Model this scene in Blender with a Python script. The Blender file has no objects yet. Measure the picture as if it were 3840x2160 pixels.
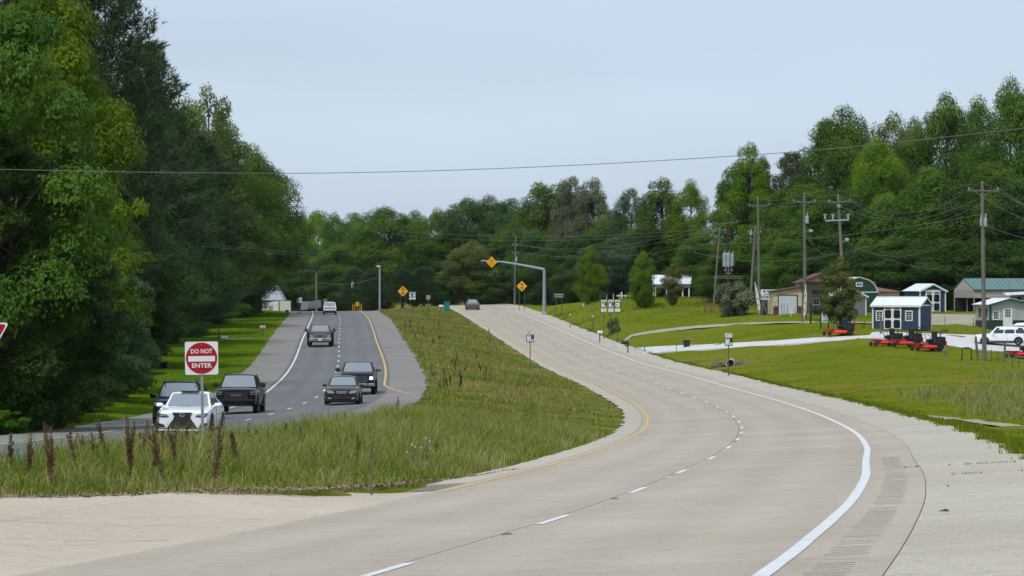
import bpy, bmesh, math, random
import numpy as np
from mathutils import Vector, Matrix, Euler
random.seed(7); RNG = np.random.default_rng(11)
S = bpy.context.scene
COL = S.collection
R_ = math.radians
# ------------------------------------------------------------------ camera, sky, sun, exposure
F_PX, CX_, YH_ = 12000.0, 1920.0, 1080.0       # lens in photograph pixels (about 112 mm on 36 mm)
CZ = 8.0                                       # camera height in scene units (metres)
cam = bpy.data.cameras.new('camera'); camo = bpy.data.objects.new('camera', cam); COL.objects.link(camo)
camo.location = (0, 0, CZ); camo.rotation_euler = (R_(90), 0, 0)
cam.sensor_width = 36.0; cam.lens = 36.0*F_PX/3840.0
cam.clip_start = 0.5; cam.clip_end = 6000
S.camera = camo
W = bpy.data.worlds.new('World'); S.world = W; W.use_nodes = True
wn = W.node_tree; wn.nodes.clear()
wo = wn.nodes.new('ShaderNodeOutputWorld'); bg = wn.nodes.new('ShaderNodeBackground')
sky = wn.nodes.new('ShaderNodeTexSky'); sky.sky_type = 'NISHITA'; sky.sun_disc = False
SUN_EL, SUN_AZ = 56.0, 208.0                   # degrees; azimuth clockwise from +Y (behind the camera, to the left)
sky.sun_elevation = R_(SUN_EL); sky.sun_rotation = R_(SUN_AZ)
sky.air_density = 1.0; sky.dust_density = 2.0; sky.ozone_density = 1.5
# thin even cloud veil over the whole sky
veil = wn.nodes.new('ShaderNodeMix'); veil.data_type = 'RGBA'
veil.inputs[0].default_value = 0.80
veil.inputs[7].default_value = (4.75, 5.75, 7.0, 1)
wtc = wn.nodes.new('ShaderNodeTexCoord'); wmp = wn.nodes.new('ShaderNodeMapping'); wmp.inputs['Scale'].default_value = (2.4, 2.4, 16.0)
wnz = wn.nodes.new('ShaderNodeTexNoise'); wnz.inputs['Scale'].default_value = 1.6; wnz.inputs['Detail'].default_value = 4
wrp = wn.nodes.new('ShaderNodeMapRange'); wrp.inputs[1].default_value = .3; wrp.inputs[2].default_value = .7
wrp.inputs[3].default_value = .945; wrp.inputs[4].default_value = 1.065
wml = wn.nodes.new('ShaderNodeMix'); wml.data_type = 'RGBA'; wml.blend_type = 'MULTIPLY'; wml.inputs[0].default_value = 1
wn.links.new(wtc.outputs['Generated'], wmp.inputs[0]); wn.links.new(wmp.outputs[0], wnz.inputs['Vector'])
wn.links.new(wnz.outputs[0], wrp.inputs[0])
wn.links.new(sky.outputs[0], veil.inputs[6]); wn.links.new(veil.outputs[2], wml.inputs[6]); wn.links.new(wrp.outputs[0], wml.inputs[7])
wn.links.new(wml.outputs[2], bg.inputs[0]); bg.inputs[1].default_value = 0.123
wn.links.new(bg.outputs[0], wo.inputs[0])
sl = bpy.data.lights.new('sun', 'SUN'); so = bpy.data.objects.new('sun', sl); COL.objects.link(so)
sl.energy = 2.3; sl.angle = R_(10); sl.color = (1.0, .96, .89)
_d = Vector((math.sin(R_(SUN_AZ))*math.cos(R_(SUN_EL)), math.cos(R_(SUN_AZ))*math.cos(R_(SUN_EL)), math.sin(R_(SUN_EL))))
so.rotation_euler = _d.to_track_quat('Z', 'Y').to_euler()
S.view_settings.view_transform = 'Standard'; S.view_settings.look = 'None'
S.view_settings.exposure = 0.08; S.view_settings.gamma = 1.0; S.view_settings.use_curve_mapping = False
try:
    cy = S.cycles
    cy.max_bounces = 6; cy.diffuse_bounces = 3; cy.glossy_bounces = 3; cy.transmission_bounces = 6
    cy.transparent_max_bounces = 8; cy.use_denoising = True; cy.caustics_reflective = False; cy.caustics_refractive = False
    cy.sample_clamp_indirect = 4.0; cy.volume_bounces = 0
except Exception: pass

# ------------------------------------------------------------------ helpers
def tag(o, label=None, cat=None, group=None, kind=None):
    if label: o['label'] = label
    if cat: o['category'] = cat
    if group: o['group'] = group
    if kind: o['kind'] = kind
    return o
def empty(name, loc=(0, 0, 0), rz=0.0, label=None, cat=None, group=None):
    o = bpy.data.objects.new(name, None); COL.objects.link(o)
    o.location = loc; o.rotation_euler = (0, 0, rz); o.empty_display_size = .2
    return tag(o, label, cat, group)
class MB:
    """collects shapes, links them as one mesh object"""
    def __init__(s): s.v = []; s.f = []; s.m = []; s.mi = 0
    def mat(s, i): s.mi = i; return s
    def add(s, vs, fs):
        b = len(s.v); s.v += [tuple(v) for v in vs]
        for f in fs: s.f.append([b+i for i in f]); s.m.append(s.mi)
        return s
    def poly(s, pts): return s.add(pts, [list(range(len(pts)))])
    def box(s, c, d, rz=0.0, M=None, bev=0.0):
        x, y, z = d[0]/2, d[1]/2, d[2]/2
        if bev > 0:
            b = min(bev, x*.9, y*.9, z*.9); vs = []; 
            for zz, q in ((-z, 1), (-z+b, 0), (z-b, 0), (z, 1)):
                xx, yy = x-b*q, y-b*q; c2 = b*.6
                vs += [(-xx+c2, -yy, zz), (xx-c2, -yy, zz), (xx, -yy+c2, zz), (xx, yy-c2, zz), (xx-c2, yy, zz), (-xx+c2, yy, zz), (-xx, yy-c2, zz), (-xx, -yy+c2, zz)]
            fs = [[7-i for i in range(8)], [24+i for i in range(8)]]
            for r in range(3):
                for i in range(8): fs.append([r*8+i, r*8+(i+1) % 8, r*8+8+(i+1) % 8, r*8+8+i])
        else:
            vs = [(-x, -y, -z), (x, -y, -z), (x, y, -z), (-x, y, -z), (-x, -y, z), (x, -y, z), (x, y, z), (-x, y, z)]
            fs = [[3, 2, 1, 0], [4, 5, 6, 7], [0, 1, 5, 4], [1, 2, 6, 5], [2, 3, 7, 6], [3, 0, 4, 7]]
        if M is None: M = Matrix.Rotation(rz, 4, 'Z')
        cc = Vector(c)
        return s.add([(M @ Vector(v))+cc for v in vs], fs)
    def bar(s, p0, p1, w, h=None):
        p0 = Vector(p0); p1 = Vector(p1); d = p1-p0; h = h or w
        q = d.to_track_quat('Z', 'Y'); a = q @ Vector((w/2, 0, 0)); b = q @ Vector((0, h/2, 0))
        vs = [p0-a-b, p0+a-b, p0+a+b, p0-a+b, p1-a-b, p1+a-b, p1+a+b, p1-a+b]
        return s.add(vs, [[3, 2, 1, 0], [4, 5, 6, 7], [0, 1, 5, 4], [1, 2, 6, 5], [2, 3, 7, 6], [3, 0, 4, 7]])
    def tube(s, p0, p1, r0, r1=None, n=10, caps=True):
        p0 = Vector(p0); p1 = Vector(p1); r1 = r0 if r1 is None else r1
        q = (p1-p0).to_track_quat('Z', 'Y'); vs = []
        for p, r in ((p0, r0), (p1, r1)):
            for i in range(n):
                a = 2*math.pi*i/n; vs.append(p+q @ Vector((r*math.cos(a), r*math.sin(a), 0)))
        fs = [[i, (i+1) % n, n+(i+1) % n, n+i] for i in range(n)]
        if caps: fs += [[n-1-i for i in range(n)], [n+i for i in range(n)]]
        return s.add(vs, fs)
    def path(s, pts, rs, n=6):
        pts = [Vector(p) for p in pts]; k = len(pts); vs = []
        if not hasattr(rs, '__len__'): rs = [rs]*k
        for j in range(k):
            d = pts[min(j+1, k-1)]-pts[max(j-1, 0)]
            q = d.to_track_quat('Z', 'Y')
            for i in range(n):
                a = 2*math.pi*i/n; vs.append(pts[j]+q @ Vector((rs[j]*math.cos(a), rs[j]*math.sin(a), 0)))
        fs = [[j*n+i, j*n+(i+1) % n, (j+1)*n+(i+1) % n, (j+1)*n+i] for j in range(k-1) for i in range(n)]
        fs += [[n-1-i for i in range(n)], [(k-1)*n+i for i in range(n)]]
        return s.add(vs, fs)
    def lathe(s, prof, n=16, c=(0, 0, 0), M=None):
        """prof: (r, z) pairs round Z, M places it"""
        M = M or Matrix.Identity(4); cc = Vector(c); vs = []; k = len(prof)
        for r, z in prof:
            for i in range(n):
                a = 2*math.pi*i/n; vs.append(cc+M @ Vector((r*math.cos(a), r*math.sin(a), z)))
        fs = [[j*n+i, j*n+(i+1) % n, (j+1)*n+(i+1) % n, (j+1)*n+i] for j in range(k-1) for i in range(n)]
        return s.add(vs, fs)
    def prism(s, poly, t, M=None, c=(0, 0, 0)):
        """poly in XZ plane, extruded along +Y by t (front at y=0)"""
        M = M or Matrix.Identity(4); cc = Vector(c); n = len(poly)
        vs = [cc+M @ Vector((p[0], 0, p[1])) for p in poly]+[cc+M @ Vector((p[0], t, p[1])) for p in poly]
        fs = [list(range(n)), [2*n-1-i for i in range(n)]]+[[i, n+i, n+(i+1) % n, (i+1) % n] for i in range(n)]
        return s.add(vs, fs)
    def grid(s, P):
        """P[i][j] of points"""
        a, b = len(P), len(P[0]); vs = [p for r in P for p in r]
        return s.add(vs, [[i*b+j, i*b+j+1, (i+1)*b+j+1, (i+1)*b+j] for i in range(a-1) for j in range(b-1)])
    def mesh(s, name, mats):
        me = bpy.data.meshes.new(name); me.from_pydata([tuple(v) for v in s.v], [], s.f)
        for m in (mats if isinstance(mats, (list, tuple)) else [mats]): me.materials.append(m)
        if any(s.m): me.polygons.foreach_set('material_index', s.m)
        return me
    def build(s, name, mats, parent=None, smooth=False, loc=None, fixn=True):
        me = s.mesh(name, mats)
        if fixn:
            bm = bmesh.new(); bm.from_mesh(me); bmesh.ops.recalc_face_normals(bm, faces=bm.faces); bm.to_mesh(me); bm.free()
        if smooth: me.polygons.foreach_set('use_smooth', [True]*len(me.polygons))
        o = bpy.data.objects.new(name, me); COL.objects.link(o)
        if parent: o.parent = parent
        if loc is not None: o.location = loc
        return o
def np_mesh(name, V, Fq, mats, attr=None, smooth=False):
    """fast mesh: V (n,3); Fq list of (m,k) index arrays"""
    me = bpy.data.meshes.new(name); V = np.asarray(V, np.float32)
    loops = np.concatenate([f.ravel() for f in Fq]).astype(np.int32)
    tot = np.concatenate([np.full(len(f), f.shape[1], np.int32) for f in Fq])
    st = np.concatenate([[0], np.cumsum(tot)[:-1]]).astype(np.int32)
    me.vertices.add(len(V)); me.vertices.foreach_set('co', V.ravel())
    me.loops.add(len(loops)); me.loops.foreach_set('vertex_index', loops)
    me.polygons.add(len(tot)); me.polygons.foreach_set('loop_start', st); me.polygons.foreach_set('loop_total', tot)
    if attr is not None:
        for k, a in attr.items():
            at = me.attributes.new(k, 'FLOAT', 'POINT'); at.data.foreach_set('value', np.asarray(a, np.float32))
    for m in (mats if isinstance(mats, (list, tuple)) else [mats]): me.materials.append(m)
    me.update(calc_edges=True); me.validate()
    if smooth: me.polygons.foreach_set('use_smooth', [True]*len(me.polygons))
    return me
def link(name, me, parent=None, loc=None):
    o = bpy.data.objects.new(name, me); COL.objects.link(o)
    if parent: o.parent = parent
    if loc is not None: o.location = loc
    return o
def copy_tree(o, parent=None):
    c = o.copy(); COL.objects.link(c); c.parent = parent
    for ch in list(o.children): copy_tree(ch, c)
    return c
def text_mesh(txt, size, mat, name='lettering', parent=None, loc=(0, 0, 0), width=None, bold=.0, thick=.002, align='CENTER', M=None):
    """flat lettering standing in the XZ plane, facing -Y"""
    cu = bpy.data.curves.new('t', 'FONT'); cu.body = txt; cu.size = size; cu.align_x = align; cu.align_y = 'CENTER'
    cu.offset = bold; cu.extrude = thick; cu.resolution_u = 2
    t = bpy.data.objects.new('t', cu); COL.objects.link(t)
    dg = bpy.context.evaluated_depsgraph_get(); dg.update()
    me = bpy.data.meshes.new_from_object(t.evaluated_get(dg)); bpy.data.objects.remove(t); bpy.data.curves.remove(cu)
    me.name = name
    co = np.empty(len(me.vertices)*3, np.float32); me.vertices.foreach_get('co', co); co = co.reshape(-1, 3)
    if width and len(co): 
        w = co[:, 0].max()-co[:, 0].min()
        co[:, 0] *= width/w
    co = np.stack([co[:, 0], -co[:, 2], co[:, 1]], 1)
    me.vertices.foreach_set('co', co.ravel()); me.materials.clear(); me.materials.append(mat); me.update()
    o = bpy.data.objects.new(name, me); COL.objects.link(o); o.parent = parent; o.location = loc
    return o
# ------------------------------------------------------------------ materials
MATS = {}
def M_(name, col, rough=.6, metal=0.0, noise=0.0, nscale=8.0, bump=0.0, bscale=40.0, coat=0.0, spec=.5, col2=None, n2=.5, trans=0, emit=None, estr=1.0, alpha=1.0, stretch=(1, 1, 1)):
    if name in MATS: return MATS[name]
    m = bpy.data.materials.new(name); m.use_nodes = True; nt = m.node_tree; p = nt.nodes['Principled BSDF']
    p.inputs['Base Color'].default_value = (*col, 1); p.inputs['Roughness'].default_value = rough; p.inputs['Metallic'].default_value = metal
    p.inputs['Specular IOR Level'].default_value = spec; p.inputs['Coat Weight'].default_value = coat; p.inputs['Coat Roughness'].default_value = .05
    if trans: p.inputs['Transmission Weight'].default_value = trans
    if alpha < 1: p.inputs['Alpha'].default_value = alpha
    if emit: p.inputs['Emission Color'].default_value = (*emit, 1); p.inputs['Emission Strength'].default_value = estr
    if noise or bump:
        tc = nt.nodes.new('ShaderNodeTexCoord'); mp = nt.nodes.new('ShaderNodeMapping'); mp.inputs['Scale'].default_value = stretch
        nt.links.new(tc.outputs['Object'], mp.inputs[0])
    if noise:
        n = nt.nodes.new('ShaderNodeTexNoise'); n.inputs['Scale'].default_value = nscale; n.inputs['Detail'].default_value = 6; n.inputs['Roughness'].default_value = .65
        nt.links.new(mp.outputs[0], n.inputs['Vector'])
        r = nt.nodes.new('ShaderNodeMapRange'); r.inputs[1].default_value = .3; r.inputs[2].default_value = .7
        nt.links.new(n.outputs[0], r.inputs[0])
        mx = nt.nodes.new('ShaderNodeMix'); mx.data_type = 'RGBA'
        c2 = col2 or tuple(min(1, c*(1+noise)) for c in col); c1 = col if col2 else tuple(c*(1-noise) for c in col)
        mx.inputs[6].default_value = (*c1, 1); mx.inputs[7].default_value = (*c2, 1)
        nt.links.new(r.outputs[0], mx.inputs[0]); nt.links.new(mx.outputs[2], p.inputs['Base Color'])
    if bump:
        n = nt.nodes.new('ShaderNodeTexNoise'); n.inputs['Scale'].default_value = bscale; n.inputs['Detail'].default_value = 5
        nt.links.new(mp.outputs[0], n.inputs['Vector'])
        b = nt.nodes.new('ShaderNodeBump'); b.inputs['Strength'].default_value = bump; b.inputs['Distance'].default_value = .02
        nt.links.new(n.outputs[0], b.inputs['Height']); nt.links.new(b.outputs[0], p.inputs['Normal'])
    MATS[name] = m; return m
# ------------------------------------------------------------------ road centre lines (X, Y, Z relative to the lens)
RD = np.array([(-11.5, -25, -1.0), (-8.3, -8, -1.45), (-5.0, 7, -1.92), (-2.95, 19, -2.29), (-1.06, 31, -2.67), (.69, 43.06, -3.06), (2.23, 55.16, -3.44), (3.55, 67.28, -3.83), (4.95, 79.38, -4.19), (6.15, 91.51, -4.53), (7.25, 103.65, -4.88), (8.22, 115.81, -5.23), (9.1, 127.96, -5.57), (9.83, 140.13, -5.85), (10.43, 152.31, -6.1), (10.88, 164.49, -6.34), (11.19, 176.68, -6.53), (11.33, 188.86, -6.7), (11.31, 201.05, -6.85), (11.16, 213.24, -6.97), (10.9, 225.43, -7.03), (10.53, 237.62, -7.05), (10.05, 249.8, -7.06), (9.43, 261.97, -7.06), (8.82, 274.14, -7.04), (8.11, 286.31, -6.99), (7.46, 298.49, -6.88), (6.83, 310.66, -6.73), (6.16, 322.83, -6.56), (5.47, 335, -6.37), (4.83, 347.18, -6.17), (4.19, 359.35, -5.96), (3.5, 371.52, -5.74), (2.81, 383.69, -5.53), (2.14, 395.86, -5.31), (1.46, 408.03, -5.1), (.77, 420.2, -4.87), (.11, 432.37, -4.65), (-.56, 444.55, -4.45), (-1.2, 456.72, -4.25), (-1.88, 468.89, -4.04), (-2.57, 481.06, -3.85), (-3.25, 493.23, -3.68), (-3.96, 505.4, -3.53), (-4.8, 520, -3.3), (-5.7, 535, -3.08), (-6.6, 550, -2.96), (-7.6, 565, -2.92), (-8.6, 580, -3.0), (-11, 620, -3.7), (-16, 700, -6.2), (-24, 820, -9)])
LD = np.array([(-38, -25, -1.2), (-30, 0, -2.0), (-22.5, 20, -2.6), (-18.3, 40, -3.1), (-15.5, 60, -3.6), (-13.7, 80, -4.2), (-12.75, 92, -4.52), (-12.1, 104, -4.86), (-11.7, 116, -5.16), (-11.49, 128, -5.46), (-11.42, 140.19, -5.74), (-11.35, 152.38, -5.98), (-11.33, 164.57, -6.17), (-11.35, 176.76, -6.32), (-11.45, 188.95, -6.4), (-11.72, 201.14, -6.39), (-12.12, 213.32, -6.34), (-12.55, 225.5, -6.27), (-13.04, 237.68, -6.18), (-13.6, 249.86, -6.06), (-14.2, 262.03, -5.93), (-14.83, 274.21, -5.78), (-15.48, 286.38, -5.61), (-16.14, 298.55, -5.44), (-16.8, 310.72, -5.25), (-17.45, 322.9, -5.06), (-18.05, 335.07, -4.87), (-18.68, 347.25, -4.69), (-19.32, 359.42, -4.51), (-19.97, 371.59, -4.35), (-20.62, 383.76, -4.2), (-21.25, 395.94, -4.06), (-21.92, 408.11, -3.97), (-22.62, 420.28, -3.89), (-23.33, 432.45, -3.83), (-24.04, 444.62, -3.78), (-24.76, 456.79, -3.73), (-25.6, 470, -3.64), (-26.6, 485, -3.57), (-27.6, 500, -3.6), (-31, 550, -4.3), (-38, 650, -6.6), (-49, 820, -9)])
_ys = np.arange(-24, 800, 1.0)
def _smooth(c, k):
    v = np.interp(_ys, c[:, 1], c[:, k]); kn = np.hanning(17); kn /= kn.sum()
    p = np.concatenate([2*v[0]-v[8:0:-1], v, 2*v[-1]-v[-2:-10:-1]])
    return np.convolve(p, kn, 'valid')
RX, RZ, LX, LZ = _smooth(RD, 0), _smooth(RD, 2), _smooth(LD, 0), _smooth(LD, 2)
_ex = [-50, 200, 270, 340, 900]
def eR(y): return np.interp(y, [-50, 150, 260, 330, 900], [.055, .055, .05, .02, .02])
def eL(y): return np.interp(y, [-50, 150, 260, 330, 900], [.03, .04, .03, .005, .005])
# edges as lateral offsets from the centre line
R_LE, R_YL, R_WL, R_JT, R_RE = -5.1, -3.95, 3.86, 4.85, 7.15
L_LE, L_WL, L_YL, L_RE = -7.0, -3.65, 3.65, 6.4
def road(which, y, u):
    """world point on a carriageway, y along, u metres to the right of the centre line"""
    X, Z, e = (RX, RZ, eR(y)) if which == 'R' else (LX, LZ, eL(y))
    xc = np.interp(y, _ys, X); zc = np.interp(y, _ys, Z)
    sl = (np.interp(y+2, _ys, X)-np.interp(y-2, _ys, X))/4; c = 1/np.sqrt(1+sl*sl)
    return np.array([xc+u*c, y-u*sl*c, zc+e*np.clip(u, -5.2, 8)+CZ]).T
def head(which, y):
    X = RX if which == 'R' else LX
    return math.atan2(np.interp(y+2, _ys, X)-np.interp(y-2, _ys, X), 4.0)
# ------------------------------------------------------------------ terrain as a thin plate through measured points
def ctl(px, py, D, dz=0.0): return ((px-CX_)*D/F_PX, D, -(py-YH_)*D/F_PX+dz)
TC = []
for y in np.arange(-20, 760, 14.0):
    for wh, u in (('R', R_LE), ('R', R_RE+.2), ('L', L_LE), ('L', L_RE)):
        p = road(wh, y, u); TC.append((p[0], p[1], p[2]-CZ-.03))
TC += [ctl(*a) for a in [
    # right hand lawns
    (3200, 1480, 185), (3200, 1408, 228), (3150, 1350, 262), (3690, 1349, 265), (3400, 1400, 235), (3500, 1310, 282), (3300, 1300, 284),
    (3250, 1268, 300), (2900, 1290, 305), (2600, 1312, 312), (2737, 1372, 292), (2850, 1345, 288), (2640, 1400, 268), (3150, 1245, 306), (3380, 1236, 316), (3700, 1236, 330), (3700, 1308, 298),
    (3450, 1168, 378), (3630, 1172, 372), (2920, 1180, 362), (3100, 1205, 340), (2900, 1215, 338), (2600, 1235, 345), (2400, 1250, 350), (2575, 1285, 326),
    (2300, 1250, 365), (2300, 1175, 410), (2500, 1185, 395), (2600, 1150, 425), (2700, 1165, 395), (2200, 1145, 440), (2600, 1122, 450), (2330, 1128, 455), (2100, 1140, 480), (2550, 1118, 480),
    (3820, 1600, 132), (3790, 1560, 140), (3760, 1480, 168), (3800, 1420, 205), (3820, 1390, 240), (3550, 1470, 178), (3600, 1545, 142),
    (3000, 1160, 400), (3300, 1158, 410), (3600, 1160, 405), (3800, 1165, 400),
    # left verge
    (430, 1500, 175), (330, 1560, 150), (600, 1480, 200), (620, 1385, 245), (560, 1340, 265), (760, 1270, 310), (700, 1215, 370), (950, 1190, 420), (780, 1262, 335), (880, 1172, 460), (1020, 1160, 490),
    (120, 1610, 128), (1850, 1230, 420, .3), (1650, 1190, 450, .2), (1700, 1330, 300, .25), (1650, 1420, 220, .2)]]
TC += [(0, 0, -1.68), (12, 0, -1.7), (25, 10, -2.3), (25, 40, -3.4), (22, 75, -4.5), (60, 100, -5.5), (60, 0, -3), (-60, 60, -5.5), (-60, 130, -6.8), (-60, 200, -7.4), (-70, 320, -6), (-70, 420, -4.5), (-45, 150, -6.9), (-50, 250, -6.6),
       (120, 150, -6), (120, 260, -5.5), (130, 400, -3.0), (80, 460, -1.8), (40, 520, -2.4), (60, 620, -3.5), (10, 600, -3.4), (10, 680, -5.5), (80, 760, -6), (-90, 560, -5.5), (-60, 700, -8), (140, 600, -4), (200, 300, -5), (-140, 300, -7), (-140, 60, -6), (150, 0, -4), (200, 760, -6), (-140, 760, -9)]
TC = np.array(TC); TC[:, 2] += CZ
def _K(d2): return np.where(d2 > 1e-9, d2*np.log(np.maximum(d2, 1e-9))*.5, 0.0)
def _tps():
    P = TC[:, :2]/100.0; n = len(P); d2 = ((P[:, None]-P[None])**2).sum(2)
    A = np.zeros((n+3, n+3)); A[:n, :n] = _K(d2)+np.eye(n)*2e-5; A[:n, n] = 1; A[:n, n+1:] = P; A[n, :n] = 1; A[n+1:, :n] = P.T
    return P, np.linalg.solve(A, np.concatenate([TC[:, 2], np.zeros(3)]))
_P, _Wt = _tps()
def tps(x, y):
    x = np.atleast_1d(np.asarray(x, float))/100; y = np.atleast_1d(np.asarray(y, float))/100; out = np.empty(len(x)); n = len(_P)
    for a in range(0, len(x), 20000):
        b = slice(a, a+20000); d2 = (x[b, None]-_P[None, :, 0])**2+(y[b, None]-_P[None, :, 1])**2
        out[b] = _K(d2) @ _Wt[:n]+_Wt[n]+_Wt[n+1]*x[b]+_Wt[n+2]*y[b]
    return out
def lat(which, x, y):
    X = RX if which == 'R' else LX
    sl = (np.interp(y+2, _ys, X)-np.interp(y-2, _ys, X))/4
    return (x-np.interp(y, _ys, X))/np.sqrt(1+sl*sl)
def hz(x, y):
    """ground height"""
    sc = np.isscalar(x); x = np.atleast_1d(np.asarray(x, float)); y = np.atleast_1d(np.asarray(y, float))
    z = tps(x, y)
    far = np.clip((y-760)/300, 0, 1); z = z*(1-far)+(-8+CZ)*far
    side = np.clip((np.abs(x)-170)/150, 0, 1); z = z*(1-side)+(-5+CZ)*side
    near = (y > -25) & (y < 790)
    for wh, a, b in (('R', R_LE, R_RE), ('L', L_LE, L_RE)):
        X, Z = (RX, RZ) if wh == 'R' else (LX, LZ); e = eR(y) if wh == 'R' else eL(y)
        u = lat(wh, x, y); zr = np.interp(y, _ys, Z)+e*np.clip(u, -5.2, 8)+CZ-(.065 if wh == 'R' else .04)
        w = np.clip(np.minimum(u-a+1.2, b+1.2-u)/1.2, 0, 1)*near; w = w*w*(3-2*w)
        z = z*(1-w)+zr*w
    return float(z[0]) if sc else z
def at(px, py, D0=30.0, D1=700.0):
    """the ground point seen at a photograph pixel"""
    D = np.concatenate([np.arange(D0, 160, .5), np.arange(max(160, D0), D1, 1.0)]) if D0 < 160 else np.arange(D0, D1, .5)
    x = (px-CX_)*D/F_PX; zray = CZ-(py-YH_)*D/F_PX
    h = hz(x, D)-zray; k = np.argmax(h > 0)
    if h[k] <= 0: k = len(D)-1
    if k > 0:
        t = h[k-1]/(h[k-1]-h[k]); d = D[k-1]+t*(D[k]-D[k-1])
    else: d = D[0]
    X = (px-CX_)*d/F_PX
    return Vector((X, d, hz(X, d)))
def on(px, D):
    """ground point below a pixel column at a known distance"""
    X = (px-CX_)*D/F_PX; return Vector((X, D, hz(X, D)))
# grass / soil
def ground_material():
    m = bpy.data.materials.new('grass_ground'); m.use_nodes = True; nt = m.node_tree; p = nt.nodes['Principled BSDF']; p.inputs['Roughness'].default_value = .95; p.inputs['Specular IOR Level'].default_value = .0
    tc = nt.nodes.new('ShaderNodeTexCoord')
    def noise(sc, det=5, rg=.6):
        n = nt.nodes.new('ShaderNodeTexNoise'); n.inputs['Scale'].default_value = sc; n.inputs['Detail'].default_value = det; n.inputs['Roughness'].default_value = rg
        nt.links.new(tc.outputs['Object'], n.inputs['Vector']); return n
    def rng(n, a, b):
        r = nt.nodes.new('ShaderNodeMapRange'); r.inputs[1].default_value = a; r.inputs[2].default_value = b; nt.links.new(n.outputs[0], r.inputs[0]); return r
    def mix(fac, a, b):
        x = nt.nodes.new('ShaderNodeMix'); x.data_type = 'RGBA'
        nt.links.new(fac.outputs[0], x.inputs[0])
        for i, c in ((6, a), (7, b)):
            if isinstance(c, tuple): x.inputs[i].default_value = (*c, 1)
            else: nt.links.new(c.outputs[2], x.inputs[i])
        return x
    lawn = mix(rng(noise(.09), .38, .62), (.115, .16, .008), (.19, .197, .016))
    lawn = mix(rng(noise(1.3, 6, .7), .35, .7), lawn, (.085, .14, .007))
    lawn = mix(rng(noise(.028, 4, .6), .45, .62), lawn, (.16, .165, .022))
    lawn = mix(rng(noise(.16, 6, .7), .55, .72), lawn, (.21, .175, .05))
    lawn = mix(rng(noise(.5, 6, .75), .62, .76), lawn, (.28, .22, .085))
    rough = mix(rng(noise(.22, 6, .7), .4, .62), (.10, .135, .018), (.22, .20, .055))
    at_ = nt.nodes.new('ShaderNodeAttribute'); at_.attribute_name = 'rough'
    x = nt.nodes.new('ShaderNodeMix'); x.data_type = 'RGBA'; nt.links.new(at_.outputs['Fac'], x.inputs[0]); nt.links.new(lawn.outputs[2], x.inputs[6]); nt.links.new(rough.outputs[2], x.inputs[7])
    at2 = nt.nodes.new('ShaderNodeAttribute'); at2.attribute_name = 'lush'
    lush = mix(rng(noise(.3, 6, .7), .35, .65), (.055, .115, .005), (.10, .155, .010)); x2 = nt.nodes.new('ShaderNodeMix'); x2.data_type = 'RGBA'; nt.links.new(at2.outputs['Fac'], x2.inputs[0]); nt.links.new(x.outputs[2], x2.inputs[6]); nt.links.new(lush.outputs[2], x2.inputs[7]); x = x2
    nt.links.new(x.outputs[2], p.inputs['Base Color'])
    b = nt.nodes.new('ShaderNodeBump'); b.inputs['Strength'].default_value = .8; b.inputs['Distance'].default_value = .12
    nt.links.new(noise(3.5, 8, .75).outputs[0], b.inputs['Height']); nt.links.new(b.outputs[0], p.inputs['Normal'])
    return m
AFP = [at(a, b) for a, b in ((-700, 1898), (0, 1882), (600, 1862), (1200, 1846), (1650, 1815), (1800, 1795))]; AFX = [p.x for p in AFP]; AFY = [p.y for p in AFP]
def build_ground():
    xs = np.concatenate([[-2500, -1200, -600, -320, -220, -160, -120, -95], np.arange(-80, -36, 4), np.arange(-36, 48, 1.2), np.arange(48, 90, 3), [95, 110, 130, 160, 220, 320, 600, 1200, 2500]])
    ys = np.concatenate([[-600, -200, -80, -50], np.arange(-30, 30, 5), np.arange(30, 230, 1.4), np.arange(230, 520, 3), np.arange(520, 780, 8), [800, 850, 950, 1200, 2000, 4500]])
    XX, YY = np.meshgrid(xs, ys); x, y = XX.ravel(), YY.ravel(); z = hz(x, y)
    # small lumps on open ground
    uR, uL = lat('R', x, y), lat('L', x, y)
    off = (((uR < R_LE-.6) | (uR > R_RE+.6)) & ((uL < L_LE-.6) | (uL > L_RE+.6)))
    z = z+off*(.05*np.sin(x*.9+y*.31)+.05*np.sin(y*.53-x*.4)+RNG.normal(0, .018, len(x)))
    apr = (uL > L_RE-1) & (uR < R_LE+1) & (y < 62) & (y < np.interp(x, AFX, AFY)+.45)
    z = z-apr*.16-off*0
    rough = np.clip((uL+4)/4, 0, 1)*np.clip((4-uR)/4, 0, 1)+np.clip((-uL-9)/6, 0, 1)*.35*(y < 240)
    ny, nx = len(ys), len(xs); i = np.arange((ny-1)*(nx-1)); r, c = i//(nx-1), i % (nx-1); a = r*nx+c
    me = np_mesh('ground', np.stack([x, y, z], 1), [np.stack([a, a+1, a+nx+1, a+nx], 1)], ground_material(), {'rough': rough, 'lush': np.clip((-uL-5.5)/3, 0, 1)}, True)
    tag(link('ground', me), kind='structure')
build_ground()
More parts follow.
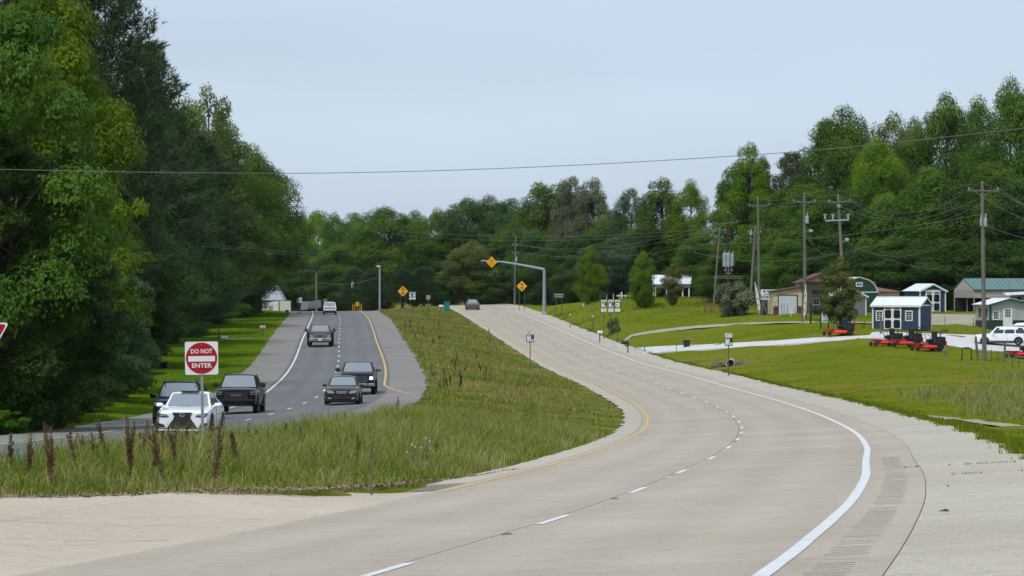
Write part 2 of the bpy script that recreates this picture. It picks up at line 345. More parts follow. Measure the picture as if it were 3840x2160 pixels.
# ------------------------------------------------------------------ pavements
def surf_mat(name, c1, c2, rough, big=.12, fine=26.0, speck=(.2, .19, .17), amt=.12, stretch=(1, 1, 1), spec=.35, wear=0.0):
    m = bpy.data.materials.new(name); m.use_nodes = True; nt = m.node_tree; p = nt.nodes['Principled BSDF']; p.inputs['Roughness'].default_value = rough; p.inputs['Specular IOR Level'].default_value = spec
    tc = nt.nodes.new('ShaderNodeTexCoord'); mp = nt.nodes.new('ShaderNodeMapping'); mp.inputs['Scale'].default_value = stretch; nt.links.new(tc.outputs['Object'], mp.inputs[0])
    def N(sc, d=5, r=.6):
        n = nt.nodes.new('ShaderNodeTexNoise'); n.inputs['Scale'].default_value = sc; n.inputs['Detail'].default_value = d; n.inputs['Roughness'].default_value = r; nt.links.new(mp.outputs[0], n.inputs[0]); return n
    def RG(n, a, b, c=0., d=1.):
        r = nt.nodes.new('ShaderNodeMapRange'); r.inputs[1].default_value = a; r.inputs[2].default_value = b; r.inputs[3].default_value = c; r.inputs[4].default_value = d; nt.links.new(n.outputs[0], r.inputs[0]); return r
    def MX(f, a, b):
        x = nt.nodes.new('ShaderNodeMix'); x.data_type = 'RGBA'; nt.links.new(f.outputs[0], x.inputs[0])
        for i, c in ((6, a), (7, b)):
            if isinstance(c, tuple): x.inputs[i].default_value = (*c, 1)
            else: nt.links.new(c.outputs[2], x.inputs[i])
        return x
    a = MX(RG(N(big, 6, .65), .35, .65), c1, c2)
    a = MX(RG(N(fine, 3, .7), .55, .68, 0, amt*4), a, speck)
    a = MX(RG(N(fine*.37, 4, .7), .35, .2, 0, amt*2), a, tuple(min(1, c*1.35) for c in c2))
    a = MX(RG(N(1.7, 5, .65), .48, .75, 0, .55), a, tuple(c*.78 for c in c1))
    a = MX(RG(N(7.5, 3, .6), .58, .66, 0, amt*2.6), a, speck)
    if wear:
        # tyre polish and oil drips along the two lanes (u = metres from the centre line)
        ua = nt.nodes.new('ShaderNodeAttribute'); ua.attribute_name = 'u'
        def MT(op, *v):
            n = nt.nodes.new('ShaderNodeMath'); n.operation = op
            for i, q in enumerate(v):
                if hasattr(q, 'outputs'): nt.links.new(q.outputs['Fac'] if q is ua else q.outputs[0], n.inputs[i])
                else: n.inputs[i].default_value = q
            return n
        ph = MT('MULTIPLY', MT('SUBTRACT', MT('ABSOLUTE', ua), 1.93), 3.6); band = MT('MULTIPLY_ADD', MT('COSINE', ph), .5, .5)
        m2 = nt.nodes.new('ShaderNodeMapping'); m2.inputs['Scale'].default_value = (1.2, .12, 1); nt.links.new(tc.outputs['Object'], m2.inputs[0])
        n2 = nt.nodes.new('ShaderNodeTexNoise'); n2.inputs['Scale'].default_value = 1.0; n2.inputs['Detail'].default_value = 5; nt.links.new(m2.outputs[0], n2.inputs[0])
        f = MT('MULTIPLY', MT('MULTIPLY', band, RG(n2, .3, .7, .35, 1.3)), wear*2.2)
        a = MX(f, a, tuple(c*.55 for c in c1))
        st = MT('MULTIPLY', RG(N(.45, 6, .7), .60, .78), wear*2); a = MX(st, a, tuple(c*.62 for c in c1))
    oi = nt.nodes.new('ShaderNodeObjectInfo'); hs = nt.nodes.new('ShaderNodeHueSaturation'); vr = nt.nodes.new('ShaderNodeMapRange'); vr.inputs[3].default_value = .955; vr.inputs[4].default_value = 1.045; nt.links.new(oi.outputs['Random'], vr.inputs[0]); nt.links.new(vr.outputs[0], hs.inputs['Value']); nt.links.new(a.outputs[2], hs.inputs['Color'])
    nt.links.new(hs.outputs[0], p.inputs['Base Color'])
    b = nt.nodes.new('ShaderNodeBump'); b.inputs['Strength'].default_value = .35; b.inputs['Distance'].default_value = .01
    nt.links.new(N(fine*2, 4, .7).outputs[0], b.inputs['Height']); nt.links.new(b.outputs[0], p.inputs['Normal'])
    MATS[name] = m; return m
CONC = surf_mat('road_concrete', (.40, .338, .262), (.45, .395, .32), .85, wear=.085)
CONC2 = surf_mat('shoulder_concrete', (.43, .38, .305), (.485, .44, .36), .9, speck=(.2, .185, .16), amt=.2)
APRON = surf_mat('crossover_concrete', (.475, .395, .298), (.525, .448, .348), .9, speck=(.26, .225, .18), amt=.16)
ASPH = surf_mat('asphalt', (.142, .138, .139), (.172, .168, .17), .8, fine=30, speck=(.06, .06, .06), wear=.14)
ASPH2 = surf_mat('shoulder_asphalt', (.205, .19, .172), (.25, .234, .212), .85, fine=24, speck=(.09, .085, .08), amt=.16)
DRIVE = surf_mat('new_concrete', (.54, .54, .53), (.62, .62, .61), .85, fine=14, speck=(.36, .36, .34))
GRAVEL = surf_mat('gravel', (.30, .265, .205), (.42, .38, .30), .95, big=.5, fine=9, speck=(.14, .15, .06), amt=.3)
JOINT = M_('joint_filler', (.17, .15, .125), .95, noise=.3)
WPAINT = M_('white_paint', (.68, .70, .71), .75, noise=1, nscale=3.2, bump=.2, col2=(.56, .565, .555))
YPAINT = M_('yellow_paint', (.64, .36, .08), .8, noise=1, nscale=2.5, col2=(.52, .36, .17))
RUST = M_('grey_groove', (.335, .295, .24), .95, noise=.3)
def add_u(o, which):
    me = o.data; co = np.empty(len(me.vertices)*3, np.float32); me.vertices.foreach_get('co', co); co = co.reshape(-1, 3)
    at_ = me.attributes.new('u', 'FLOAT', 'POINT'); at_.data.foreach_set('value', lat(which, co[:, 0].astype(float), co[:, 1].astype(float)).astype(np.float32)); return o
def strip(which, y0, y1, u0, u1, dz, step=2.0, cols=None, raggL=0, raggR=0, close=True):
    ys = np.arange(y0, y1+.01, step) if y1-y0 > step else np.array([y0, y1]);  ys[-1] = y1
    us = cols or [u0, u1]
    P = []
    for y in ys:
        row = []
        for k, u in enumerate(us):
            uu = u+(random.uniform(-raggL, raggL) if k == 0 else 0)+(random.uniform(-raggR, raggR) if k == len(us)-1 else 0)
            q = road(which, y, uu); row.append((q[0], q[1], q[2]+dz))
        P.append(row)
    return P
def slab(P, t):
    """closed thin slab from a grid of top points"""
    m = MB(); m.grid(P); a, b = len(P), len(P[0])
    ring = [(0, j) for j in range(b)]+[(i, b-1) for i in range(1, a)]+[(a-1, j) for j in range(b-2, -1, -1)]+[(i, 0) for i in range(a-2, 0, -1)]
    for k in range(len(ring)):
        p, q = P[ring[k][0]][ring[k][1]], P[ring[(k+1) % len(ring)][0]][ring[(k+1) % len(ring)][1]]
        m.poly([p, q, (q[0], q[1], q[2]-t), (p[0], p[1], p[2]-t)])
    return m
# --- concrete carriageway: base, slabs, markings
base = MB().grid(strip('R', -20, 61, R_LE, R_RE, -.022, 3, cols=[R_YL-.25, -2, 0, 3, R_RE-.1])).grid(strip('R', 61, 780, R_LE, R_RE, -.022, 3, cols=[R_LE+.1, -3, 0, 3, R_RE-.1])).build('concrete_road', JOINT, smooth=True)
tag(base, kind='structure')
cols = [(R_LE, R_YL-.28, CONC2), (R_YL-.26, -.01, CONC), (.01, R_JT-.006, CONC), (R_JT+.006, R_RE, CONC2)]
J = 6.1; ny = -14.0
while ny < 118:
    for k, (a, b, mt) in enumerate(cols):
        if k == 0 and ny < 60: continue
        g = .007 if k < 3 else .013
        us = list(np.linspace(a, b, 9)) if k in (1, 2) else [a, (a+b)/2, b]
        P = strip('R', ny+g, ny+J-g, a, b, 0, 1.5, cols=us, raggL=.05 if k == 0 else 0, raggR=.06 if k == 3 else 0)
        add_u(slab(P, .05).build('slab', mt, base), 'R')
    ny += J
for k, (a, b, mt) in enumerate(cols):
    add_u(MB().grid(strip('R', ny+.01, 780, a, b, 0, 2, cols=list(np.linspace(a, b, 9)), raggL=.14 if k == 0 else 0, raggR=.16 if k == 3 else 0)).build('far_pavement', mt, base), 'R')
def mark(which, y0, y1, u0, w, mat, name, parent, step=2.0, ufun=None, rag=0.0):
    n = max(2, int((y1-y0)/step)+1); P = []
    for y in np.linspace(y0, y1, n):
        u = ufun(y) if ufun else u0
        a, b = road(which, y, u-w/2+random.uniform(-rag, rag)), road(which, y, u+w/2+random.uniform(-rag, rag)); P.append([(a[0], a[1], a[2]+.006), (b[0], b[1], b[2]+.006)])
    return MB().grid(P).build(name, mat, parent)
mark('R', -14, 700, R_WL, .15, WPAINT, 'edge_line', base, 1.0, rag=.005)
mark('R', 58.5, 700, R_YL, .13, YPAINT, 'edge_line', base, 1.0, rag=.015)
dashR = list(RD[5:, 1])
for y in [-17.5, -5.5, 7, 19, 31]+dashR[:46]:
    mark('R', y-3.05, y, .09, .13, WPAINT, 'lane_dash', base, 1.5, rag=.006)
RPM = M_('marker_grey', (.55, .55, .53), .4); RPMD = M_('marker_worn', (.16, .15, .13), .7)
for k, y in enumerate([25, 37.2, 49.3, 61.2, 73.4, 85.5, 97.6, 109.7]):
    q = road('R', y, .1); h = head('R', y)
    mb = MB(); mb.box((0, 0, .008), (.12, .12, .012), bev=.004).box((0, 0, .016), (.07, .08, .008))
    o = mb.build('road_stud', RPM if k in (3, 4, 5) else RPMD, base); o.location = q; o.rotation_euler[2] = -h
# rumble strip: a row of milled grooves, each a shallow dark trough
gy = 24.0
gm = None
while gy < 70:
    q = road('R', gy, R_WL+.52); q1 = road('R', gy, R_WL+.27); q2 = road('R', gy, R_WL+.72)
    if gm is None:
        mb = MB(); mb.grid([[(-.22, -.045, .004), (-.22, 0, .003), (-.22, .045, .004)], [(.22, -.045, .004), (.22, 0, .003), (.22, .045, .004)]]); gm = mb.mesh('groove', RUST)
    if random.random() > .08:
        o = link('rumble_groove', gm, base); o.location = (q[0], q[1], q[2]); o.rotation_euler = (0, -math.atan(float(eR(gy))), -head('R', gy)); o.scale = (random.uniform(.7, .95), random.uniform(.3, .6), 1)
    gy += .31
# crossover apron between the carriageways
front = [(-700, 1898), (-300, 1890), (0, 1882), (300, 1876), (600, 1862), (900, 1852), (1200, 1846), (1450, 1832), (1650, 1815), (1800, 1795), (1900, 1775)]
FR = [at(x, y) for x, y in front]
FRY = lambda x: np.interp(x, [p.x for p in FR], [p.y for p in FR])
def apron():
    P = []; xs = np.linspace(0, 1, 26)
    for y in np.arange(-20, 62, 1.5):
        l = road('L', y, L_RE+.0)[0]; r = [float(np.interp(y, _ys, RX))+(R_YL-.268)*math.sqrt(1+math.tan(head('R', y))**2)]; row = []
        for t in xs:
            X = l*(1-t)+r[0]*t; Y = y
            lim = FRY(X)+.55+.25*math.sin(X*2.1)+.12*math.sin(X*5.3)
            row.append((X, min(Y, lim), 0))
        P.append(row)
    def zz(x, y):
        u = float(lat('R', x, y)); w = min(1, max(0, (u+8.0)/2.5)); zr = float(np.interp(y, _ys, RZ))+float(eR(y))*max(u, -5.2)+CZ-.004
        return (float(hz(x, y))+.06)*(1-w)+zr*w
    P = [[(x, y, zz(x, y)) for t, (x, y, _) in enumerate(r)] for r in P]
    return MB().grid(P).build('crossover_pavement', APRON, smooth=True)
ap = apron(); tag(ap, kind='structure')
# joints in the apron
for a, b in (((0, 1968), (580, 1880)), ((-50, 1962), (700, 1957)), ((330, 2045), (640, 2045)), ((850, 1963), (1000, 1964)), ((-50, 1736+300), (330, 2045))):
    pts = [at(a[0]+(b[0]-a[0])*t, a[1]+(b[1]-a[1])*t) for t in np.linspace(0, 1, 14)]
    P = []
    for p in pts:
        w = random.uniform(.004, .014); P.append([(p.x, p.y-w*2, p.z+.062), (p.x, p.y+w*2, p.z+.062)])
    MB().grid(P).build('joint', JOINT, ap)
# --- asphalt carriageway
lb = MB().grid(strip('L', -20, 780, 0, 0, 0, 2, cols=list(np.linspace(L_WL-.35, L_YL+.3, 19)))).build('asphalt_road', ASPH, smooth=True); add_u(lb, 'L'); tag(lb, kind='structure')
MB().grid(strip('L', -20, 780, 0, 0, -.004, 2, cols=[L_LE, L_WL-.33], raggL=.10)).build('shoulder', ASPH2, lb)
MB().grid(strip('L', -20, 780, 0, 0, -.004, 2, cols=[L_YL+.28, L_RE], raggR=.22)).build('shoulder', ASPH2, lb)
mark('L', -18, 700, L_WL, .15, WPAINT, 'edge_line', lb, 1.5, rag=.012)
def yuf(y): return L_YL+max(0.0, (207-y))**1.55*.0175 if y < 207 else L_YL
mark('L', 187, 700, 0, .15, YPAINT, 'edge_line', lb, 1.5, ufun=yuf, rag=.012)
for y in [-8, 4, 16, 28, 40, 55, 67, 79, 91.5, 103.6, 115.8]+list(LD[9:38, 1])+[482, 494]:
    mark('L', y-3.05, y, .0, .14, WPAINT, 'lane_dash', lb, 1.5, rag=.006)
# --- driveways
def ribbon(name, far, near, mat, n=60, dz=.05, rag=.0, t=.0):
    A = [at(*p, 60) for p in far]; B = [at(*p, 60) for p in near]
    def samp(L):
        d = [0]
        for i in range(1, len(L)): d.append(d[-1]+(L[i]-L[i-1]).length)
        return [[np.interp(s*d[-1], d, [q[k] for q in L]) for k in (0, 1)] for s in np.linspace(0, 1, n)]
    a, b = samp(A), samp(B); P = []
    for (x0, y0), (x1, y1) in zip(a, b):
        row = []
        for s in np.linspace(0, 1, 5):
            x, y = x0+(x1-x0)*s, y0+(y1-y0)*s+(random.uniform(-rag, rag) if s in (0, 1) else 0); row.append((x, y, float(hz(x, y))+dz))
        P.append(row)
    o = (slab(P, t) if t else MB().grid(P)).build(name, mat, smooth=not t); tag(o, kind='structure'); return o
DW_FAR = [(2352, 1300), (2480, 1301), (2600, 1297), (2800, 1286), (3000, 1276), (3150, 1268), (3260, 1261), (3272, 1248), (3420, 1252), (3560, 1256), (3840, 1262), (4100, 1268)]
DW_NEAR = [(2420, 1328), (2470, 1325), (2620, 1315), (2800, 1302), (3000, 1290), (3150, 1280), (3290, 1270), (3420, 1278), (3520, 1292), (3640, 1310), (3840, 1326), (4100, 1345)]
drive = ribbon('concrete_driveway', DW_FAR, DW_NEAR, DRIVE, 90, .09, t=.16)
GDC = [(2225, 347), (2300, 350), (2420, 350), (2600, 347), (2800, 342), (3000, 338), (3150, 337), (3300, 336), (3500, 336), (3720, 337)]
def track(name, cl, w, mat, n=90, dz=.05, rag=.2):
    xs = [xpx_(a, d) for a, d in cl]; ys = [d for a, d in cl]; X = np.linspace(xs[0], xs[-1], n); Y = np.interp(X, xs, ys); Y = np.convolve(np.pad(Y, 6, mode='edge'), np.ones(13)/13, 'valid'); P = []
    for x, y in zip(X, Y): 
        q = [y+w/2+random.uniform(-rag, rag), y+w/4, y, y-w/4, y-w/2+random.uniform(-rag, rag)]; P.append([(x, v, float(hz(x, v))+dz) for v in q])
    o = MB().grid(P).build(name, mat, smooth=True); tag(o, kind='structure'); return [(p[0][0], p[0][1]) for p in P]+[(p[4][0], p[4][1]) for p in P[::-1]]
def xpx_(a, d): return (a-CX_)*d/F_PX
GD_POLY = track('gravel_drive', GDC, 3.0, GRAVEL)
ribbon('gravel_yard', [(3490, 1180), (3660, 1181), (3720, 1184)], [(3490, 1215), (3660, 1217), (3720, 1222)], GRAVEL, 30, .06, .6)
ribbon('gravel_path', [(3480, 1562), (3600, 1571), (3700, 1586), (3840, 1602), (4000, 1625)], [(3480, 1566), (3600, 1580), (3700, 1597), (3840, 1614), (4000, 1640)], GRAVEL, 50, .05, .12)
track('gravel_footpath', [(690, 318), (820, 320), (950, 322)], 1.2, GRAVEL, 40, .04, .1)
# ------------------------------------------------------------------ vehicles
def auto(o, ang=38):
    o.data.polygons.foreach_set('use_smooth', [True]*len(o.data.polygons)); o.data.set_sharp_from_angle(angle=R_(ang)); return o
def paint(n, c, metal=0.0, rough=.35): return M_('paint_'+n, c, rough, metal, coat=.9 if max(c) > .3 else .4, spec=.5 if max(c) > .3 else .25)
BLACKP = paint('black', (.006, .006, .008), rough=.25); WHITEP = paint('white', (.78, .80, .82)); DARKP = paint('charcoal', (.016, .016, .02)); BROWNP = paint('dark_brown', (.022, .012, .012)); GREYP = paint('grey', (.13, .085, .09), .4)
GLASS = M_('car_glass', (.15, .18, .19), .06, coat=1.0, spec=1.0); GLASS.node_tree.nodes['Principled BSDF'].inputs['IOR'].default_value = 2.1  # pale base colour of car_glass paints in the sky's reflection
GLASSD = M_('tinted_glass', (.008, .01, .012), .06, coat=.6, spec=.8)
RUBBER = M_('rubber', (.014, .014, .014), .85); RIM = M_('alloy', (.42, .43, .45), .3, .85); RIMD = M_('dark_alloy', (.09, .09, .1), .35, .8); CHROME = M_('chrome', (.62, .64, .66), .14, 1.0); PLASTIC = M_('black_plastic', (.012, .012, .013), .6); ARCH = M_('wheel_well', (.006, .006, .006), .95)
LENS = M_('clear_lens', (.36, .38, .40), .12, .3, coat=1); LENSY = M_('aged_lens', (.42, .38, .28), .2, .2, coat=1); LIT = M_('lit_lamp', (.9, .9, .9), .2, emit=(1, .95, 1), estr=9); REDL = M_('tail_lens', (.32, .012, .012), .2, coat=1); REDLIT = M_('lit_brake_lamp', (.6, .02, .02), .2, emit=(1, .06, .05), estr=3.0); PLATE = M_('number_plate', (.62, .62, .60), .5); AMBER = M_('amber_lens', (.55, .2, .02), .3, coat=1); INTER = M_('car_interior', (.02, .02, .022), .9)
def wheel(root, x, y, R, w, side, rim=RIM, spokes=5):
    e = MB(); M = Matrix.Rotation(R_(90)*side, 4, 'Y')
    prof = [(R*.62, w/2), (R*.66, w/2+.005), (R*.93, w/2), (R, w*.34), (R, -w*.34), (R*.93, -w/2), (R*.6, -w/2)]
    e.lathe(prof, 24, M=M); t = auto(e.build('wheel', RUBBER, root, loc=(x, y, R)), 50)
    m = MB(); m.lathe([(0, w*.30), (R*.14, w*.40), (R*.2, w*.30), (R*.22, w*.12), (R*.56, w*.12), (R*.60, w*.44), (R*.64, w*.46), (R*.64, -w*.4), (0, -w*.4)], 20, M=M)
    m.build('rim', rim, t); k = MB()
    for i in range(spokes):
        a = i*2*math.pi/spokes+.3; c, s = math.cos(a), math.sin(a); xx = side*w*.42
        for q in (-.10, .10):
            k.bar((xx*.9, R*.15*c, R*.15*s), (xx, R*.60*math.cos(a+q), R*.60*math.sin(a+q)), R*.11, R*.08)
    k.build('spoke', rim if rim is not RIM else CHROME, t)
    return t
def body_sec(w, zb, zs, zt, crown=.02):
    h = zs-zb
    pts = [(w*.80, zb), (w*.95, zb+.05*h), (w*.985, zb+.22*h), (w, zb+.55*h), (w*.99, zb+.8*h), (w*.965, zs), (w*.86, zt-(zt-zs)*.15), (w*.45, zt+crown*.6), (0, zt+crown)]
    return [(x, z) for x, z in pts]+[(-x, z) for x, z in pts[-2::-1]]
def loft(st, name, mat, root):
    """st: (y, w, zb, zs, zt[, crown])"""
    m = MB(); S_ = [[(x, s[0], z) for x, z in body_sec(*s[1:])] for s in st]
    m.grid(S_); n = len(S_[0])
    for k, r in ((0, S_[0]), (len(S_)-1, S_[-1])): m.poly(r if k else r[::-1])
    for i in range(len(S_)-1): m.poly([S_[i][0], S_[i+1][0], S_[i+1][-1], S_[i][-1]])
    return auto(m.build(name, mat, root), 32)
def cabin(root, P, paintm, glass=GLASS, sideglass=GLASSD, splits=(.5,), rear=True):
    """P: yfb,yft,yrt,yrb, zb,zr, wb,wr, frontbase z"""
    yfb, yft, yrt, yrb, zb, zr, wb, wr = P[:8]; zf = P[8] if len(P) > 8 else zb; zrb = P[9] if len(P) > 9 else zb
    m = MB(); cr = .035
    def ring(y, z, w, c): return [(w, y, z-.02), (w*.93, y, z), (w*.5, y, z+c), (0, y, z+c*1.25), (-w*.5, y, z+c), (-w*.93, y, z), (-w, y, z-.02)]
    rf = [ring(yft, zr, wr*.97, cr*.6), ring(yft+(yrt-yft)*.3, zr+.015, wr, cr), ring(yft+(yrt-yft)*.7, zr+.01, wr, cr), ring(yrt, zr-.015, wr*.96, cr*.6)]
    m.grid(rf)
    F0 = [(x, yfb+(.10 if abs(x) > wb*.8 else 0), zf) for x in (wb, wb*.93, wb*.5, 0, -wb*.5, -wb*.93, -wb)]; B0 = [(x, yrb-(.08 if abs(x) > wb*.8 else 0), zrb) for x in (wb, wb*.93, wb*.5, 0, -wb*.5, -wb*.93, -wb)]
    m.grid([F0, rf[0]]); m.grid([rf[-1], B0])
    for s in (0, -1):
        sd = [F0[s], (F0[s][0], (yft+yfb)/2+.35, zb), (F0[s][0], (yrt+yrb)/2-.3, zb), B0[s]]; m.grid([sd, [r[s] for r in rf]])
    auto(m.build('cabin', paintm, root), 40)
    # glazing 6 mm proud of the shell
    def lerp(a, b, t): return Vector(a)*(1-t)+Vector(b)*t
    def pane(a, b, c, d, nm, mat, ins=(.06, .06, .08, .1), off=.008, parent=root):
        a, b, c, d = map(Vector, (a, b, c, d)); n = (b-a).cross(d-a).normalized()
        q = lambda u, v: lerp(lerp(a, b, u), lerp(d, c, u), v)
        mb = MB(); rows = []
        for v in np.linspace(ins[2], 1-ins[3], 3): rows.append([q(u, v)+n*off for u in np.linspace(ins[0], 1-ins[1], 5)])
        mb.grid(rows); o = mb.build(nm, mat, parent)
        return o
    wsm = []
    def glaze(nm, A0, A1, v0, v1, k, dy):
        mb = MB(); rows = []
        for v in np.linspace(v0, v1, 4):
            sh = [Vector(A0[i])*(1-v)+Vector(A1[i])*v for i in range(7)][::-1]; sx = sh[-1].x*k; row = []
            for x in np.linspace(-sx, sx, 9):
                row.append((x, np.interp(x, [q.x for q in sh], [q.y for q in sh])+dy, np.interp(x, [q.x for q in sh], [q.z for q in sh])+.010))
            rows.append(row)
        mb.grid(rows); auto(mb.build(nm, glass, root), 60)
    glaze('windshield', F0, rf[0], .06, .90, .90, -.016)
    if rear: glaze('rear_window', B0, rf[-1], .10, .88, .86, .016)
    for s in (1, -1):
        xb, xt = s*wb, s*wr; y0, y1 = yfb+.30, yrb-.22; t0, t1 = yft+.05, yrt-.08
        cut = [0]+list(splits)+[1]
        for i in range(len(cut)-1):
            u0, u1 = cut[i]+.018, cut[i+1]-.018
            bl = Vector((xb+s*.004, y0+(y1-y0)*u0, zb+.045)); br = Vector((xb+s*.004, y0+(y1-y0)*u1, zb+.045)); tl = Vector((xt+s*.012, t0+(t1-t0)*u0, zr-.075)); tr = Vector((xt+s*.012, t0+(t1-t0)*u1, zr-.075))
            MB().poly([bl, br, tr, tl]).build('side_window', sideglass, root)
def mirror(root, x, y, z, s, mat, sz=(.2, .13, .15), arm=.1):
    m = MB(); m.box((x+s*(arm+sz[0]/2), y, z), sz, bev=.035).bar((x, y+.02, z-.04), (x+s*(arm+.02), y, z-.03), .05); o = auto(m.build('mirror', mat, root), 45); return o
def fpoly(root, name, pts, y, mat, t=.02, parent=None, c=(0, 0, 0)):
    """flat piece on the nose, pts in XZ, front face at y-t"""
    return MB().prism(pts, t, c=(0, y-t, 0)).build(name, mat, parent or root)
def mir(pts): return [(-x, z) for x, z in pts[::-1]]
def rr(w, h, r, cx=0, cz=0, n=4):
    P = []
    for sx, sz, a0 in ((1, 1, 0), (-1, 1, 90), (-1, -1, 180), (1, -1, 270)):
        for i in range(n+1):
            a = R_(a0+90*i/n); P.append((cx+sx*(w/2-r)+r*math.cos(a), cz+sz*(h/2-r)+r*math.sin(a)))
    return P
def arches(root, W, ys, R):
    for y in ys:
        for s in (1, -1):
            pts = [((R*1.13)*math.cos(a), (R*1.13)*math.sin(a)) for a in np.linspace(-.35, math.pi+.35, 16)]
            m = MB(); M = Matrix.Rotation(R_(90), 4, 'Z'); m.prism([(p[0], p[1]+R) for p in pts], .02, M=M, c=(s*(W/2)+(.012 if s > 0 else .008), y, 0)); m.build('wheel_arch', ARCH, root)
def wheels(root, W, yf, yr, R, w=.22, rim=RIM, inset=.0, spokes=5):
    for y in (yf, yr):
        for s in (1, -1): wheel(root, s*(W/2-w/2+.025-inset), y, R, w, s, rim, spokes)
def under(root, W, yf, yr, zb): MB().box((0, (yf+yr)/2, zb-.02), (W*.8, abs(yr-yf), .12)).build('underbody', ARCH, root)
def place(root, which, y, u, flip=False, sc=1.0, dyaw=0.0):
    q = road(which, y, u); root.location = (q[0], q[1], q[2]+.004); sl = head(which, y)
    root.rotation_euler = (0, 0, -sl+(math.pi if flip else 0)+dyaw); root.scale = (sc, sc, sc)
    g = (road(which, y+2, u)[2]-road(which, y-2, u)[2])/4; root.rotation_euler[0] = math.atan(g)*(-1 if flip else 1)
def handles(root, W, ys, z, mat):
    for y in ys:
        for s in (1, -1): MB().box((s*(W/2+.012), y, z), (.03, .18, .03), bev=.01).build('door_handle', mat, root)
def seams(root, W, ys, z0, z1):
    for y in ys:
        for s in (1, -1): MB().box((s*(W/2-.002), y, (z0+z1)/2), (.008, .014, z1-z0)).build('door_seam', PLASTIC, root)

def sedan_body(root, L, W, H, pm, zb=.2, hood=.92, belt=.93, nose=.70, deck=1.02, tail=.95, yfb=None, wr=None, R=.325, rim=RIM, glass=GLASS, cab=None, nw=.86):
    h = L/2; w = W/2
    loft([(-h, w*nw, zb+.06, nose-.06, nose), (-h+.10, w*(nw+.05), zb, nose+.02, nose+.07), (-h+.35, w*.965, zb, nose+.08, hood-.09), (-h+.75, w*.985, zb, belt-.10, hood-.035), (-h+1.25, w, zb, belt-.03, hood), (-h+1.7, w, zb, belt, hood+.03), (0, w, zb, belt+.01, belt+.03), (h-1.3, w, zb, belt+.03, belt+.05), (h-.75, w*.99, zb, belt+.03, deck), (h-.3, w*.96, zb+.03, belt-.02, deck), (h-.06, w*.91, zb+.1, tail-.1, deck-.05), (h, w*.86, zb+.16, tail-.2, deck-.12)], 'body', pm, root)
    cabin(root, cab or (-h+1.30, -h+2.05, h-1.55, h-.72, belt+.02, H-.045, w*.87, wr or w*.71, hood, deck-.02), pm, glass)
    yf, yr = -h+.88, h-1.0
    arches(root, W, (yf, yr), R); wheels(root, W, yf, yr, R, .215, rim); under(root, W, yf, yr, zb); seams(root, W, (-.38, .62), zb+.12, belt-.03); handles(root, W, (.42, 1.35), belt-.12, pm)
    return yf, yr
# 1 white sedan with the hourglass grille -----------------------------------
def white_sedan():
    r = empty('white_sedan', label='white sedan with black hourglass grille behind the do not enter post', cat='car'); L, W, H = 4.67, 1.81, 1.43; h = L/2; w = W/2
    sedan_body(r, L, W, H, WHITEP, .17, .90, .92, .70, 1.06, R=.335, nw=.9)
    y = -h
    g = fpoly(r, 'grille', [(-.33, .735), (.33, .735), (.265, .60), (.285, .53), (.48, .26), (.44, .20), (-.44, .20), (-.48, .26), (-.285, .53), (-.265, .60)], y, PLASTIC, .035)
    for z in np.linspace(.24, .70, 9): MB().box((0, y-.038, z), (.50 if z > .5 else .62+(.5-z)*.5, .008, .012)).build('grille_bar', M_('grille_bar', (.03, .03, .033), .4), g)
    em = MB(); M = Matrix.Rotation(R_(90), 4, 'X')
    for a in range(24): 
        a0, a1 = a*math.pi/12, (a+1)*math.pi/12; em.bar((.085*math.cos(a0), 0, .062*math.sin(a0)), (.085*math.cos(a1), 0, .062*math.sin(a1)), .014)
    em.bar((-.02, -.002, .055), (-.045, -.002, -.028), .014).bar((-.045, -.002, -.03), (.055, -.002, -.03), .014); em.build('emblem', CHROME, r, loc=(0, y-.045, .655))
    for s in (1, -1):
        P = [(.44, .60), (.60, .575), (.80, .60), (.865, .70), (.80, .715), (.52, .66)]; P = P if s > 0 else mir(P)
        hl = MB().prism(P, .16, c=(0, y-.02, 0)).build('headlight', PLASTIC, r)
        Q = [(.50, .625), (.62, .61), (.78, .63), (.83, .685), (.55, .648)]; Q = Q if s > 0 else mir(Q); MB().prism(Q, .02, c=(0, y-.034, 0)).build('lens', LENS, hl)
        T = [(.56, .24), (.80, .24), (.855, .37), (.78, .385), (.60, .33)]; MB().prism(T if s > 0 else mir(T), .05, c=(0, y-.02, 0)).build('air_inlet', PLASTIC, r)
        fl = MB().lathe([(0, .0), (.05, 0), (.055, .02)], 12, M=Matrix.Rotation(R_(90), 4, 'X')).build('fog_lamp', LENS, r, loc=(s*.70, y-.012, .30))
        mirror(r, s*w*.9, -h+1.62, .97, s, WHITEP, (.22, .13, .14), .06)
    MB().box((0, y-.01, .145), (1.62, .05, .05), bev=.015).build('front_lip', WHITEP, r); MB().box((0, -.1, H-.004), (.62, .6, .03)).build('sunroof', GLASSD, r)
    return r
place(white_sedan(), 'L', 109.0, 1.02, sc=1.0)
